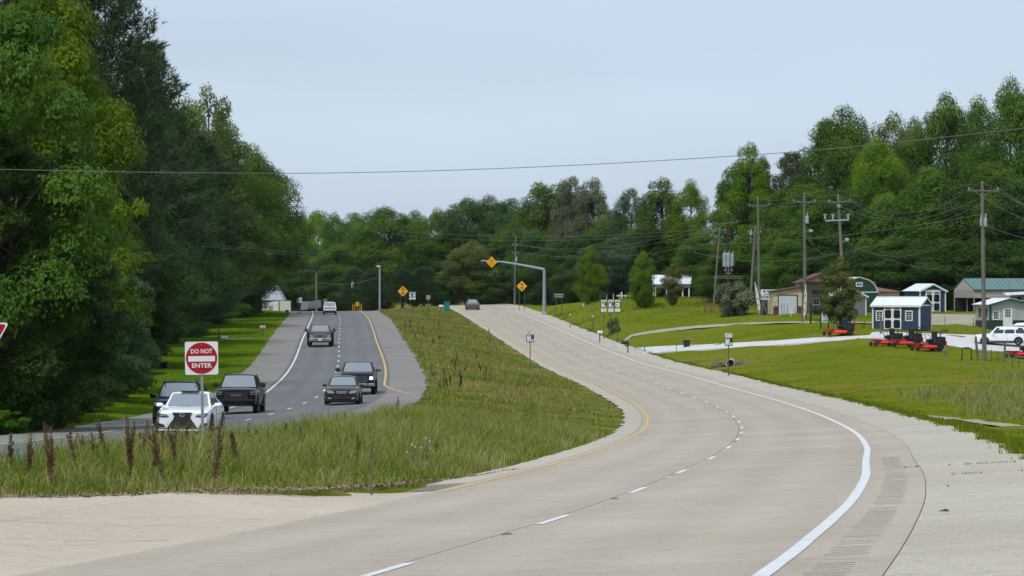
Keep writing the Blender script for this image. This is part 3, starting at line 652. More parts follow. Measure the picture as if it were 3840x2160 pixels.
# 2 black sport utility vehicle ---------------------------------------------
def suv_body(root, L, W, H, pm, zb=.27, hood=1.12, belt=1.15, nose=.98, R=.38, glass=GLASS, rim=RIM, wr=.78, boxy=0.0, side=GLASSD, splits=(.36, .7), rb=None):
    h = L/2; w = W/2
    loft([(-h, w*.88, zb+.06, nose-.04, nose), (-h+.12, w*.94, zb, nose+.02, nose+.05), (-h+.4, w*.98, zb, nose+.05, hood-.06), (-h+1.2, w, zb, belt-.04, hood), (-h+1.6, w, zb, belt, hood+.03), (0, w, zb, belt+.01, belt+.03), (h-.4, w, zb, belt+.03, belt+.05), (h-.08, w*.96, zb+.05, belt, belt+.05), (h, w*.92, zb+.12, belt-.08, belt)], 'body', pm, root)
    cabin(root, (-h+1.25, -h+2.0-boxy, h-.62+boxy*.4, h-.10, belt+.02, H-.05, w*.93, w*wr, hood, rb or belt+.03), pm, glass, side, splits)
    yf, yr = -h+.92, h-1.08
    arches(root, W, (yf, yr), R); wheels(root, W, yf, yr, R, .24, rim); under(root, W, yf, yr, zb); seams(root, W, (-.55, .45, 1.4), zb+.12, belt-.03); handles(root, W, (.25, 1.2), belt-.12, pm)
    return yf, yr
def black_suv():
    r = empty('black_sport_utility_vehicle', label='black sport utility vehicle half hidden behind the white sedan', cat='car'); L, W, H = 4.9, 1.93, 1.80; h = L/2; w = W/2
    suv_body(r, L, W, H, BLACKP, nose=.98, R=.385); y = -h
    g = fpoly(r, 'grille', rr(1.1, .28, .05, 0, .86), y, PLASTIC, .03); MB().box((0, y-.035, .86), (1.06, .01, .03)).build('grille_bar', CHROME, g)
    for s in (1, -1):
        P = [(.56, .80), (.84, .83), (.87, .96), (.58, .96)]; hl = MB().prism(P if s > 0 else mir(P), .16, c=(0, y-.02, 0)).build('headlight', LENS, r)
        mirror(r, s*w*.93, -h+1.62, 1.2, s, BLACKP, (.24, .14, .19), .08)
    MB().box((0, y-.02, .5), (1.5, .05, .2), bev=.02).build('lower_intake', PLASTIC, r)
    for s in (1, -1): MB().box((s*.66, .3, H-.025), (.05, 2.0, .05), bev=.01).build('roof_rail', PLASTIC, r)
    return r
place(black_suv(), 'L', 132, -2.15)
# 3, 5, 6 pickup trucks ------------------------------------------------------
def truck_body(root, L, W, H, pm, zb=.45, hood=1.27, belt=1.3, nose=1.16, R=.42, rim=RIM, wheelw=.28, nw=.93, glass=GLASS, yfb=1.45):
    h = L/2; w = W/2
    loft([(-h, w*nw, zb+.05, nose-.03, nose), (-h+.1, w*(nw+.03), zb, nose+.03, nose+.06), (-h+.4, w*.985, zb, nose+.06, hood-.03), (-h+1.2, w, zb, belt-.05, hood), (-h+1.6, w, zb, belt, hood+.03), (0, w, zb, belt+.01, belt+.02), (.95, w, zb, belt+.01, belt+.03), (1.0, w, zb, belt+.08, belt+.1), (h-.05, w, zb+.08, belt+.08, belt+.1), (h, w*.97, zb+.12, belt+.02, belt+.08)], 'body', pm, root)
    cabin(root, (-h+yfb, -h+yfb+.62, .72, .98, belt+.02, H-.05, w*.93, w*.76, hood, belt+.05), pm, glass, GLASSD, (.52,))
    yf, yr = -h+.98, h-1.25; arches(root, W, (yf, yr), R); wheels(root, W, yf, yr, R, wheelw, rim); under(root, W, yf, yr, zb); seams(root, W, (-.75, .15, .99), zb+.1, belt-.04); handles(root, W, (-.1, .8), belt-.13, pm)
    return yf, yr
def black_pickup():
    r = empty('black_pickup_truck', label='black pickup truck with raised letters on its wide black grille', cat='truck'); L, W, H = 5.8, 2.06, 1.97; h = L/2; w = W/2
    truck_body(r, L, W, H, BLACKP, R=.43, nose=1.17); y = -h
    g = fpoly(r, 'grille', [(-.62, 1.10), (.62, 1.10), (.58, .74), (-.58, .74)], y, PLASTIC, .04)
    for z in (.80, .86, .98, 1.04): MB().box((0, y-.045, z), (1.14, .012, .022)).build('grille_bar', M_('grille_bar', (.03, .03, .033), .4), g)
    text_mesh('RAM', .17, M_('badge', (.22, .22, .24), .35, .6), 'lettering', g, (0, y-.055, .935), width=.48, bold=.006, thick=.01)
    for s in (1, -1):
        P = [(.66, .98), (.93, 1.0), (.95, 1.13), (.66, 1.12)]; hl = MB().prism(P if s > 0 else mir(P), .16, c=(0, y-.02, 0)).build('headlight', PLASTIC, r)
        Q = [(.68, 1.06), (.92, 1.075), (.93, 1.11), (.68, 1.10)]; MB().prism(Q if s > 0 else mir(Q), .012, c=(0, y-.03, 0)).build('lens', LENS, hl); Q = [(.70, .95), (.92, .965), (.92, .99), (.70, .975)]; MB().prism(Q if s > 0 else mir(Q), .012, c=(0, y-.03, 0)).build('lens', LENS, hl)
        mirror(r, s*w*.93, -h+1.85, 1.42, s, PLASTIC, (.25, .14, .22), .1); MB().box((s*.76, y-.03, .60), (.18, .04, .09), bev=.02).build('fog_lamp', LENS, r)
        MB().box((s*(w+.02), .1, .42), (.16, 2.1, .05)).build('running_board', PLASTIC, r)
    MB().box((0, y-.04, .63), (1.96, .16, .2), bev=.05).build('bumper', BLACKP, r); MB().box((0, y+.0, .46), (1.5, .08, .14), bev=.02).build('lower_intake', PLASTIC, r)
    return r
place(black_pickup(), 'L', 157, -1.95, sc=.98)
def dark_pickup():
    r = empty('dark_pickup_truck', label='dark pickup truck with one lit headlight behind the dark sedan', cat='truck'); L, W, H = 5.85, 2.06, 1.93; h = L/2; w = W/2
    truck_body(r, L, W, H, DARKP, R=.42, nose=1.20); y = -h
    g = fpoly(r, 'grille', [(-.66, 1.12), (.66, 1.12), (.58, .70), (-.58, .70)], y, PLASTIC, .04)
    for z in (.76, .86, .96, 1.06): MB().box((0, y-.048, z), (1.2, .014, .03)).build('grille_bar', CHROME, g)
    for s in (1, -1):
        P = [(.68, .86), (.95, .90), (.96, 1.10), (.68, 1.10)]; hl = MB().prism(P if s > 0 else mir(P), .16, c=(0, y-.02, 0)).build('headlight', LENS, r)
        if s > 0: MB().prism(rr(.16, .13, .05, .80, .98), .02, c=(0, y-.035, 0)).build('bulb', LIT, hl)
        mirror(r, s*w*.93, -h+1.85, 1.42, s, CHROME if s > 0 else DARKP, (.27, .14, .22), .1)
        MB().box((s*.80, y-.06, .60), (.40, .14, .17), bev=.04).build('bumper_end', CHROME, r)
    MB().box((0, y-.05, .60), (1.2, .12, .16), bev=.03).build('bumper', CHROME, r); MB().box((0, y, .46), (1.5, .08, .12)).build('lower_intake', PLASTIC, r); MB().box((.55, -.2, H+.04), (.03, .2, .06), bev=.01).build('antenna_fin', DARKP, r)
    return r
place(dark_pickup(), 'L', 191, 2.35, sc=1.02)
def dually():
    r = empty('brown_dual_wheel_pickup', label='dark brown dual rear wheel pickup with chrome grille and cab lights', cat='truck'); L, W, H = 6.4, 2.02, 2.02; h = L/2; w = W/2
    truck_body(r, L, W, H, BROWNP, R=.43, nose=1.24, hood=1.33, belt=1.36, zb=.5, rim=CHROME); y = -h
    g = fpoly(r, 'grille', rr(1.12, .46, .06, 0, 1.0), y, CHROME, .05)
    for z in (.86, .96, 1.06): MB().box((0, y-.052, z), (1.02, .01, .05)).build('grille_gap', PLASTIC, g)
    MB().lathe([(0, .012), (.1, .01), (.11, 0)], 16, M=Matrix.Rotation(R_(90), 4, 'X') @ Matrix.Diagonal((1.5, .7, 1, 1))).build('emblem', DARKP, g, loc=(0, y-.055, 1.0))
    for s in (1, -1):
        hl = MB().prism(rr(.30, .36, .04, s*.76, .98), .06, c=(0, y-.01, 0)).build('headlight', LENSY, r); MB().prism(rr(.26, .14, .03, s*.76, 1.06), .012, c=(0, y-.022, 0)).build('lens', LENS, hl)
        mirror(r, s*w*.93, -h+1.8, 1.5, s, PLASTIC, (.22, .14, .36), .22)
        MB().box((s*(w+.10), h-1.3, .98), (.24, 1.15, .62), bev=.1).build('rear_fender', BROWNP, r); wheel(r, s*(w+.09), h-1.25, .42, .24, s, CHROME)
        MB().lathe([(0, .02), (.075, .02), (.085, 0)], 12, M=Matrix.Rotation(R_(90), 4, 'X')).build('fog_lamp', LIT if False else LENS, r, loc=(s*.62, y-.12, .66))
    b = MB(); b.box((0, y-.05, .68), (2.02, .18, .28), bev=.05); b.build('bumper', CHROME, r); MB().box((0, y-.15, .68), (.34, .012, .17)).build('number_plate', PLATE, r)
    for s in (-.36, .36): MB().box((s, y-.143, .70), (.26, .01, .08)).build('bumper_slot', PLASTIC, r)
    MB().box((0, y, .50), (1.7, .1, .14)).build('air_dam', PLASTIC, r)
    for x in (-.6, -.2, 0, .2, .6): MB().box((x, -h+2.2, H+.02), (.11, .09, .06), bev=.02).build('cab_light', AMBER, r)
    return r
place(dually(), 'L', 300, -1.75, sc=1.03)
# 4 dark sedan ----------------------------------------------------------------
def dark_sedan():
    r = empty('dark_sedan', label='dark sedan with yellowed oval headlights on the inner lane', cat='car'); L, W, H = 4.5, 1.775, 1.47; h = L/2; w = W/2
    sedan_body(r, L, W, H, DARKP, .19, .95, .95, .74, 1.05, R=.31, nw=.84); y = -h
    g = fpoly(r, 'grille', [(-.30, .72), (.30, .72), (.23, .58), (-.23, .58)], y, CHROME, .035)
    for z in (.615, .645, .675): MB().box((0, y-.04, z), (.44, .008, .014)).build('grille_bar', PLASTIC, g)
    MB().lathe([(0, .01), (.05, .01), (.055, 0)], 14, M=Matrix.Rotation(R_(90), 4, 'X') @ Matrix.Diagonal((1.3, .8, 1, 1))).build('emblem', CHROME, r, loc=(0, y-.045, .65))
    for s in (1, -1):
        P = [(.34, .64), (.46, .575), (.68, .60), (.78, .70), (.72, .765), (.50, .74)]; hl = MB().prism(P if s > 0 else mir(P), .16, c=(0, y-.02, 0)).build('headlight', LENSY, r); MB().lathe([(0, .02), (.06, .02), (.065, 0)], 12, M=Matrix.Rotation(R_(90), 4, 'X')).build('lens', LENS, hl, loc=(s*.55, y-.021, .66))
        mirror(r, s*w*.9, -h+1.58, .99, s, DARKP, (.2, .13, .13), .06); MB().box((s*.60, y-.005, .34), (.16, .05, .09), bev=.02).build('fog_lamp', LENS, r)
    MB().box((0, y+.005, .38), (.80, .06, .20), bev=.03).build('lower_intake', PLASTIC, r); MB().box((0, y-.01, .20), (1.44, .06, .05), bev=.015).build('front_lip', DARKP, r); MB().box((0, y-.03, .46), (.34, .012, .1)).build('number_plate', PLASTIC, r)
    return r
place(dark_sedan(), 'L', 169, 2.45, sc=1.02)
# 7 white sport utility vehicle at the crest ------------------------------------
def white_suv():
    r = empty('white_sport_utility_vehicle', label='boxy white sport utility vehicle coming over the crest', cat='car'); L, W, H = 4.4, 1.76, 1.66; h = L/2; w = W/2
    suv_body(r, L, W, H, WHITEP, .28, 1.05, 1.06, .96, .35, boxy=.2, wr=.80); y = -h
    for i in range(7): MB().prism(rr(.075, .18, .03, -.33+i*.11, .86), .03, c=(0, y-.02, 0)).build('grille_slot', PLASTIC, r)
    for s in (1, -1):
        hl = MB().lathe([(0, .03), (.09, .028), (.115, 0)], 16, M=Matrix.Rotation(R_(90), 4, 'X')).build('headlight', LENS, r, loc=(s*.57, y-.005, .88)); MB().lathe([(.115, .01), (.135, .0)], 16, M=Matrix.Rotation(R_(90), 4, 'X')).build('bezel', PLASTIC, hl)
        mirror(r, s*w*.93, -h+1.5, 1.12, s, PLASTIC, (.2, .12, .17), .06); MB().lathe([(0, .02), (.05, .02), (.055, 0)], 12, M=Matrix.Rotation(R_(90), 4, 'X')).build('fog_lamp', LENS, r, loc=(s*.55, y-.03, .5))
    MB().box((0, y-.02, .43), (1.56, .08, .24), bev=.03).build('bumper', PLASTIC, r)
    return r
place(white_suv(), 'L', 454, -1.25, sc=1.07)
# 8 grey sedan seen from behind ----------------------------------------------------
def grey_sedan():
    r = empty('grey_sedan', label='grey sedan seen from behind with its brake light glowing', cat='car'); L, W, H = 4.85, 1.82, 1.46; h = L/2; w = W/2
    sedan_body(r, L, W, H, GREYP, .22, .95, .97, .74, 1.08, R=.33, rim=RIMD); y = h
    for s in (1, -1):
        P = rr(.34, .17, .06, s*.62, .86); o = MB().prism(P, .05, c=(0, y-.02, 0)).build('tail_light', REDLIT if s < 0 else REDL, r)
        mirror(r, s*w*.9, -h+1.65, 1.0, s, GREYP, (.2, .13, .13), .06); MB().box((s*.55, y, .28), (.12, .06, .05)).build('tail_pipe', CHROME, r)
    MB().box((0, y+.02, .83), (.34, .015, .17)).build('number_plate', PLATE, r); MB().box((0, y+.0, .93), (.7, .03, .03)).build('trim_strip', CHROME, r); MB().box((0, y-.02, .33), (1.5, .1, .14), bev=.03).build('bumper', PLASTIC, r)
    return r
place(grey_sedan(), 'R', 512, -2.0, sc=1.13)
# parked cars in the yard ------------------------------------------------------------
def parked():
    r = empty('parked_white_suv', label='white sport utility vehicle parked behind the right pole', cat='car'); L, W, H = 5.15, 2.0, 1.77; h = L/2; w = W/2
    suv_body(r, L, W, H, WHITEP, .26, 1.08, 1.06, .94, .385, wr=.74, side=GLASSD, splits=(.34, .68)); y = -h
    fpoly(r, 'grille', [(-.5, .82), (.5, .82), (.42, .55), (-.42, .55)], y, PLASTIC, .03)
    for s in (1, -1):
        P = [(.5, .80), (.82, .82), (.9, .93), (.6, .9)]; MB().prism(P if s > 0 else mir(P), .16, c=(0, y-.02, 0)).build('headlight', LENS, r); mirror(r, s*w*.93, -h+1.7, 1.14, s, WHITEP, (.22, .16, .16), .08)
        MB().box((s*(w-.005), .1, .36), (.03, 2.6, .12)).build('sill_trim', PLASTIC, r)
    MB().box((0, y-.01, .36), (1.7, .06, .2), bev=.03).build('bumper', PLASTIC, r)
    p = on(3760, 302); r.location = (p.x, p.y, p.z+.1); r.rotation_euler = (0, 0, R_(-100))
    r2 = empty('parked_white_coupe', label='low white car parked behind the white sport utility vehicle', cat='car'); L, W, H = 4.5, 1.85, 1.42; h = L/2; w = W/2
    sedan_body(r2, L, W, H, WHITEP, .2, .93, .92, .72, 1.08, R=.33, cab=(-h+1.25, -h+2.2, h-1.5, h-.35, .94, H-.045, w*.9, w*.64, .93, 1.06))
    for s in (1, -1): mirror(r2, s*w*.9, -h+1.65, .98, s, WHITEP, (.2, .13, .13), .06); MB().box((s*.62, h-.02, .85), (.4, .05, .1)).build('tail_light', REDL, r2); MB().box((s*.62, -h+.03, .66), (.34, .06, .1)).build('headlight', LENS, r2)
    p = on(3822, 313); r2.location = (p.x, p.y, p.z+.1); r2.rotation_euler = (0, 0, R_(-118))
    r3 = empty('flatbed_trailer', label='low black flatbed trailer behind the magnolia tree', cat='trailer'); M = MB(); M.box((0, 0, .55), (4.2, 1.9, .12))
    M.build('deck', PLASTIC, r3)
    for s in (1, -1):
        MB().bar((-2.1, s*.93, .85), (2.1, s*.93, .85), .05).build('rail', PLASTIC, r3)
        for xx in (-1.9, -.6, .7, 1.9): MB().bar((xx, s*.93, .55), (xx, s*.93, .86), .04).build('stake', PLASTIC, r3)
        for xx in (-.3, .5): 
            t = MB().lathe([(.15, .1), (.3, .1), (.33, .06), (.33, -.06), (.3, -.1), (.15, -.1)], 18, M=Matrix.Rotation(R_(90), 4, 'X')).build('wheel', RUBBER, r3, loc=(xx, s*.98, .33))
    p = on(3122, 343); r3.location = p; r3.rotation_euler[2] = R_(4)
    r4 = empty('dark_utility_cart', label='dark utility cart with silver hood on the trailer by the blue sign', cat='cart'); h = 1.35; w = .75
    loft([(-h, w*.8, .35, .75, .8), (-h+.5, w*.95, .3, .85, .95), (-.3, w, .3, .9, 1.0), (.4, w, .35, .7, .75), (h, w*.95, .4, .85, .9)], 'body', DARKP, r4); MB().box((0, -h+.35, .98), (1.0, .6, .06), bev=.02).build('hood', M_('silver_hood', (.45, .46, .48), .35, .6), r4)
    for sx in (-.7, .7):
        for sy in (-.35, .75): MB().bar((sx*.9, sy, .9), (sx*.85, sy+.1, 1.75), .05).build('roll_bar', PLASTIC, r4)
        for sy in (-.85, .85): MB().lathe([(.12, .1), (.28, .1), (.3, .06), (.3, -.06), (.28, -.1), (.12, -.1)], 16, M=Matrix.Rotation(R_(90), 4, 'Y')).build('wheel', RUBBER, r4, loc=(sx, sy, .3))
    MB().box((0, .25, 1.78), (1.5, 1.3, .05), bev=.02).build('roof', PLASTIC, r4); MB().box((0, .3, .85), (1.3, .5, .3), bev=.06).build('seat', PLASTIC, r4)
    q = on(3095, 343); r4.location = (q.x, q.y, q.z+.62); r4.rotation_euler[2] = R_(-82)
parked()
# zero-turn mowers ----------------------------------------------------------------------
def mower(label, px, py, D, rz, red, rops, sc=1.0):
    RED = M_('mower_red' if red else 'mower_orange', (.55, .015, .018) if red else (.62, .055, .012), .35, coat=.5)
    r = empty('ride_on_mower', label=label, cat='mower', group='ride-on mowers set out on the lawn')
    d = MB(); d.prism([(-.62, .0), (.62, .0), (.70, .12), (.60, .27), (-.60, .27), (-.70, .12)], 1.0, c=(0, -.72, .13)); d.box((0, -.25, .43), (.8, .5, .06)); auto(d.build('cutting_deck', RED, r), 30)
    for s in (-.35, 0, .35): MB().lathe([(0, .1), (.09, .09), (.1, 0)], 10).build('blade_spindle', PLASTIC, r, loc=(s, -.2, .35))
    MB().bar((-.3, -1.05, .42), (-.3, .9, .42), .07).build('frame_rail', PLASTIC, r); MB().bar((.3, -1.05, .42), (.3, .9, .42), .07).build('frame_rail', PLASTIC, r)
    MB().bar((-.45, -.98, .47), (.45, -.98, .47), .08).build('front_beam', RED, r); MB().box((0, -.62, .48), (.6, .55, .03)).build('foot_plate', RED, r)
    for s in (-1, 1):
        MB().lathe([(.06, .06), (.14, .06), (.155, .03), (.155, -.03), (.14, -.06), (.06, -.06)], 16, M=Matrix.Rotation(R_(90), 4, 'Y')).build('caster_wheel', RUBBER, r, loc=(s*.42, -1.05, .155)); MB().bar((s*.42, -1.05, .155), (s*.42, -.98, .5), .05).build('caster_fork', RED, r)
        t = MB().lathe([(.14, .15), (.27, .15), (.30, .1), (.30, -.1), (.27, -.15), (.14, -.15)], 20, M=Matrix.Rotation(R_(90), 4, 'Y')).build('rear_wheel', RUBBER, r, loc=(s*.5, .55, .30)); MB().lathe([(0, .12*s), (.15, .13*s), (.16, -.1*s)], 14, M=Matrix.Rotation(R_(90), 4, 'Y')).build('hub', PLASTIC, t)
        MB().prism([(-.38, .0), (-.25, .28), (.22, .32), (.36, .05)], .26, M=Matrix.Rotation(R_(90), 4, 'Z'), c=(s*.5+.13, .45, .50)).build('fender', PLASTIC, r)
        MB().path([(s*.34, -.02, .62), (s*.34, -.10, 1.02), (s*.30, -.22, 1.12), (s*.12, -.24, 1.12)], .02, 6).build('steering_lever', PLASTIC, r)
        if rops: MB().bar((s*.42, .62, .6), (s*.40, .66, 1.15), .055).build('roll_bar', PLASTIC, r); MB().bar((s*.40, .66, 1.13), (s*.40, 1.25, 1.38), .055).build('roll_bar', PLASTIC, r)
        else: MB().bar((s*.42, .62, .6), (s*.36, .75, 1.2), .05).build('roll_bar', PLASTIC, r)
    if rops: MB().bar((-.42, 1.25, 1.38), (.42, 1.25, 1.38), .055).build('roll_bar', PLASTIC, r)
    MB().box((0, .15, .72), (.52, .48, .14), bev=.05).build('seat', PLASTIC, r); MB().box((0, .42, 1.0), (.56, .2, .6), bev=.05).build('backrest', PLASTIC, r)
    MB().box((0, .84, .70), (.72, .52, .5), bev=.05).build('engine', PLASTIC, r); MB().lathe([(0, .06), (.14, .05), (.15, -.04)], 12).build('engine_cover', RED, r, loc=(0, .82, .9)); MB().box((0, 1.1, .52), (.86, .1, .34), bev=.03).build('rear_guard', RED, r)
    p = at(px, py, D-60, D+60) if D is None else on(px, D); r.location = (p.x, p.y, p.z+.02); r.rotation_euler[2] = R_(rz); r.scale = (sc*1.25,)*3
mower('orange-red mower alone beside the magnolia tree', 3148, 1250, 303, -68, False, False, 1.02)
mower('red mower farthest left in the row of three', 3325, 1290, 289, -72, True, False, 1.0)
mower('red mower in the middle of the row of three', 3396, 1302, 284, -72, True, True, 1.03)
mower('red mower nearest the garden figure in the row of three', 3483, 1312, 278, -70, True, True, 1.03)
mower('red mower cut off by the right picture edge', 3835, 1320, 270, -70, True, False, 1.0)
# ------------------------------------------------------------------ road signs and street furniture
SWHITE = M_('sign_white', (.72, .73, .72), .45); SRED = M_('sign_red', (.36, .004, .012), .5, spec=.3); SBLACK = M_('sign_black', (.012, .012, .014), .5); SYEL = M_('sign_yellow', (.75, .36, .012), .45); SGREEN = M_('sign_green', (.0, .13, .085), .45); SBROWN = M_('sign_brown', (.22, .09, .035), .5); SALU = M_('sign_back', (.34, .35, .35), .5, .5)
GALV = M_('galvanised', (.30, .31, .31), .55, .5, noise=.2, nscale=6); GREENPOST = M_('green_post', (.06, .085, .065), .6, .2, noise=.2); WOODG = M_('weathered_wood', (.14, .115, .085), .95, noise=.35, nscale=4, stretch=(1, 1, .15)); WOODD = M_('dark_wood', (.03, .022, .018), .9); STEELB = M_('blue_grey_steel', (.30, .34, .39), .5, .3)
def zpx(py, D): return CZ-(py-YH_)*D/F_PX
def xpx(px, D): return (px-CX_)*D/F_PX
def panel(root, w, h, c, mat, r=.04, t=.006, name='panel', rot=0.0, parent=None):
    P = rr(w, h, r)
    if rot: P = [(x*math.cos(rot)-z*math.sin(rot), x*math.sin(rot)+z*math.cos(rot)) for x, z in P]
    return MB().prism(P, t, c=c).build(name, mat, parent or root)
def upost(root, x, z0, z1, y=.02, w=.06, mat=None): 
    m = MB(); m.box((x, y+.012, (z0+z1)/2), (w, .012, z1-z0)); m.box((x-w/2, y+.03, (z0+z1)/2), (.012, .04, z1-z0)); m.box((x+w/2, y+.03, (z0+z1)/2), (.012, .04, z1-z0)); return m.build('post', mat or GALV, root)
def bolts(parent, c, dz): 
    for s in (1, -1): MB().lathe([(0, .008), (.012, .006), (.012, 0)], 8, M=Matrix.Rotation(R_(90), 4, 'X')).build('bolt', SALU, parent, loc=(c[0], c[1]-.006, c[2]+s*dz))
def disc(r, n=40, cx=0, cz=0): return [(cx+r*math.cos(2*math.pi*i/n), cz+r*math.sin(2*math.pi*i/n)) for i in range(n)]
# do not enter
D = 74.0; p = on(761, D); r = empty('do_not_enter_sign', p, R_(3), 'square white sign with red DO NOT ENTER disc on a thin post', 'road sign'); s = .765; zc = zpx(1343, D)-p.z
upost(r, .0, -.1, zc+s/2-.02, .01, .055); pn = panel(r, s, s, (0, -.006, zc), SWHITE, .045); dk = MB().prism(disc(.362), .004, c=(0, -.010, zc)).build('red_disc', SRED, pn)
MB().prism(rr(.615, .125, .005, 0, -.015), .003, c=(0, -.013, zc)).build('bar', SWHITE, dk); text_mesh('DO NOT', .145, SWHITE, 'lettering', dk, (0, -.013, zc+.155), width=.50, bold=.003); text_mesh('ENTER', .145, SWHITE, 'lettering', dk, (0, -.013, zc-.175), width=.46, bold=.003); bolts(dk, (0, -.012, zc), .315)
r.rotation_euler[1] = R_(-.8)
# yield sign, only its corner shows
D = 62.0; a = 1.2; X = xpx(34, D)-a/2; p = Vector((X, D, hz(X, D))); zt = zpx(1210, D)-p.z; r = empty('yield_sign', p, R_(2), 'red and white yield sign cut off by the left picture edge', 'road sign')
def tri(a, rad, zt):
    V = [(-a/2, zt), (a/2, zt), (0, zt-a*.866)]; P = []
    for i, (x, z) in enumerate(V):
        A = Vector(V[i-1])-Vector((x, z)); B = Vector(V[(i+1) % 3])-Vector((x, z)); A.normalize(); B.normalize()
        for t in np.linspace(0, 1, 5):
            q = Vector((x, z))+A*rad*(1-t)**2*1.7+B*rad*t**2*1.7; P.append((q.x, q.y))
    return P
pn = MB().prism(tri(a, .05, zt), .006, c=(0, -.006, 0)).build('panel', SWHITE, r); rd = MB().prism(tri(a-.10, .045, zt-.03), .004, c=(0, -.010, 0)).build('red_field', SRED, pn); MB().prism(tri(a*.52, .03, zt-.20), .003, c=(0, -.013, 0)).build('white_field', SWHITE, rd); text_mesh('YIELD', .1, SRED, 'lettering', rd, (0, -.016, zt-.29), width=.3); upost(r, 0, -.1, zt-.02)
# route shields
LA_ST = [(-.42, .40), (.16, .40), (.16, .30), (.10, .18), (.14, .08), (.06, -.06), (.40, -.06), (.38, -.16), (.44, -.20), (.42, -.30), (.46, -.36), (.36, -.34), (.26, -.42), (.12, -.36), (-.06, -.40), (-.22, -.36), (-.42, -.40), (-.40, -.22), (-.36, -.1), (-.42, .1)]
US_SH = [(-.30, .42), (-.15, .36), (0, .42), (.15, .36), (.30, .42), (.40, .30), (.36, .16), (.42, -.02), (.40, -.18), (.28, -.34), (.10, -.38), (0, -.44), (-.10, -.38), (-.28, -.34), (-.40, -.18), (-.42, -.02), (-.36, .16), (-.40, .30)]
ARW_UP = [(-.06, -.3), (.06, -.3), (.06, .05), (.2, .05), (0, .32), (-.2, .05), (-.06, .05)]
ARW_L = [(.28, -.28), (.16, -.28), (.16, .06), (-.08, .06), (-.08, -.06), (-.34, .14), (-.08, .34), (-.08, .2), (.28, .2)]
def shield(root, kind, num, w, c):
    b = panel(root, w, w, c, SBLACK, .05*w/.6, .005, 'route_shield'); y = c[1]-.004
    st = MB().prism([(x*w, z*w+c[2]) for x, z in (LA_ST if kind == 'LA' else US_SH)], .004, c=(c[0], y, 0)).build('shield_field', SWHITE, b)
    if kind == 'LA': text_mesh('LA', w*.27, SBLACK, 'lettering', st, (c[0]-.15*w, y-.004, c[2]+.27*w), width=w*.36, bold=.002); text_mesh(num, w*.32, SBLACK, 'lettering', st, (c[0]+.05*w, y-.004, c[2]-.21*w), width=w*.40, bold=.004)
    else: text_mesh(num, w*.5, SBLACK, 'lettering', st, (c[0], y-.004, c[2]), width=w*.5, bold=.006)
    return b
def plaque(root, txt, w, h, c, font=None):
    b = panel(root, w, h, c, SWHITE, .03, .005, 'plaque'); MB().prism(rr(w-.03, h-.03, .02, c[0], c[2]), .001, c=(0, c[1]-.001, 0)).build('border_line', SBLACK, b); MB().prism(rr(w-.055, h-.055, .015, c[0], c[2]), .001, c=(0, c[1]-.002, 0)).build('face', SWHITE, b)
    text_mesh(txt, h*.75, SBLACK, 'lettering', b, (c[0], c[1]-.005, c[2]), width=w*.72, bold=.004); return b
def arrow(root, kind, w, h, c):
    b = panel(root, w, h, c, SWHITE, .03, .005, 'arrow_plate'); MB().prism([(c[0]+x*h, c[2]+z*h) for x, z in (ARW_UP if kind == 'up' else ARW_L)], .003, c=(0, c[1]-.003, 0)).build('arrow', SBLACK, b)
def jct(label, px, D, ytop, ybot, sw):
    """ytop..ybot pixel rows of the two plates"""
    p = on(px, D); r = empty('junction_sign', p, 0, label, 'road sign', 'junction signs either side of the concrete road'); zt = zpx(ytop, D)-p.z; zb = zpx(ybot, D)-p.z; H = zt-zb; s = H*.62
    upost(r, 0, -.1, zt-.02, mat=GREENPOST); plaque(r, 'JCT', s*.9, H*.35, (0, -.006, zt-H*.175)); shield(r, 'LA', '10', s, (0, -.006, zb+s/2)); return r
jct('JCT and LA 10 plates on a post in the median', 1988, 262, 1237, 1284, .6)
jct('JCT and LA 10 plates on a post beside the right lawn culvert', 2732, 245, 1249, 1297, .6)
def route(label, px, D, ytop, ybot, top, kind, num, arr, name='route_sign', group='route signs on the right verge'):
    p = on(px, D); r = empty(name, p, 0, label, 'road sign', group); zt = zpx(ytop, D)-p.z; zb = zpx(ybot, D)-p.z; H = zt-zb; s = H*.46
    upost(r, 0, -.1, zt-.02, mat=GREENPOST); plaque(r, top, s*.95, H*.20, (0, -.006, zt-H*.10)); shield(r, kind, num, s, (0, -.006, zt-H*.22-s/2)); arrow(r, arr, s*.9, H*.27, (0, -.006, zb+H*.14))
route('WEST LA 10 route sign with left turn arrow, leftmost of three', 2264, 362, 1124, 1169, 'WEST', 'LA', '10', 'left')
route('EAST LA 10 route sign with up arrow, middle of three', 2291, 358, 1124, 1169, 'EAST', 'LA', '10', 'up')
route('NORTH 61 route sign with up arrow, rightmost of three', 2316, 355, 1124, 1169, 'NORTH', 'US', '61', 'up')
route('small LA 10 route sign at the crest beside the signal ahead sign', 1540, 470, 1095, 1123, 'WEST', 'LA', '10', 'up', 'route_sign', 'route signs at the crest')
route('small 61 route sign at the crest beside the signal ahead sign', 1553, 470, 1095, 1123, 'NORTH', 'US', '61', 'up', 'route_sign', 'route signs at the crest')
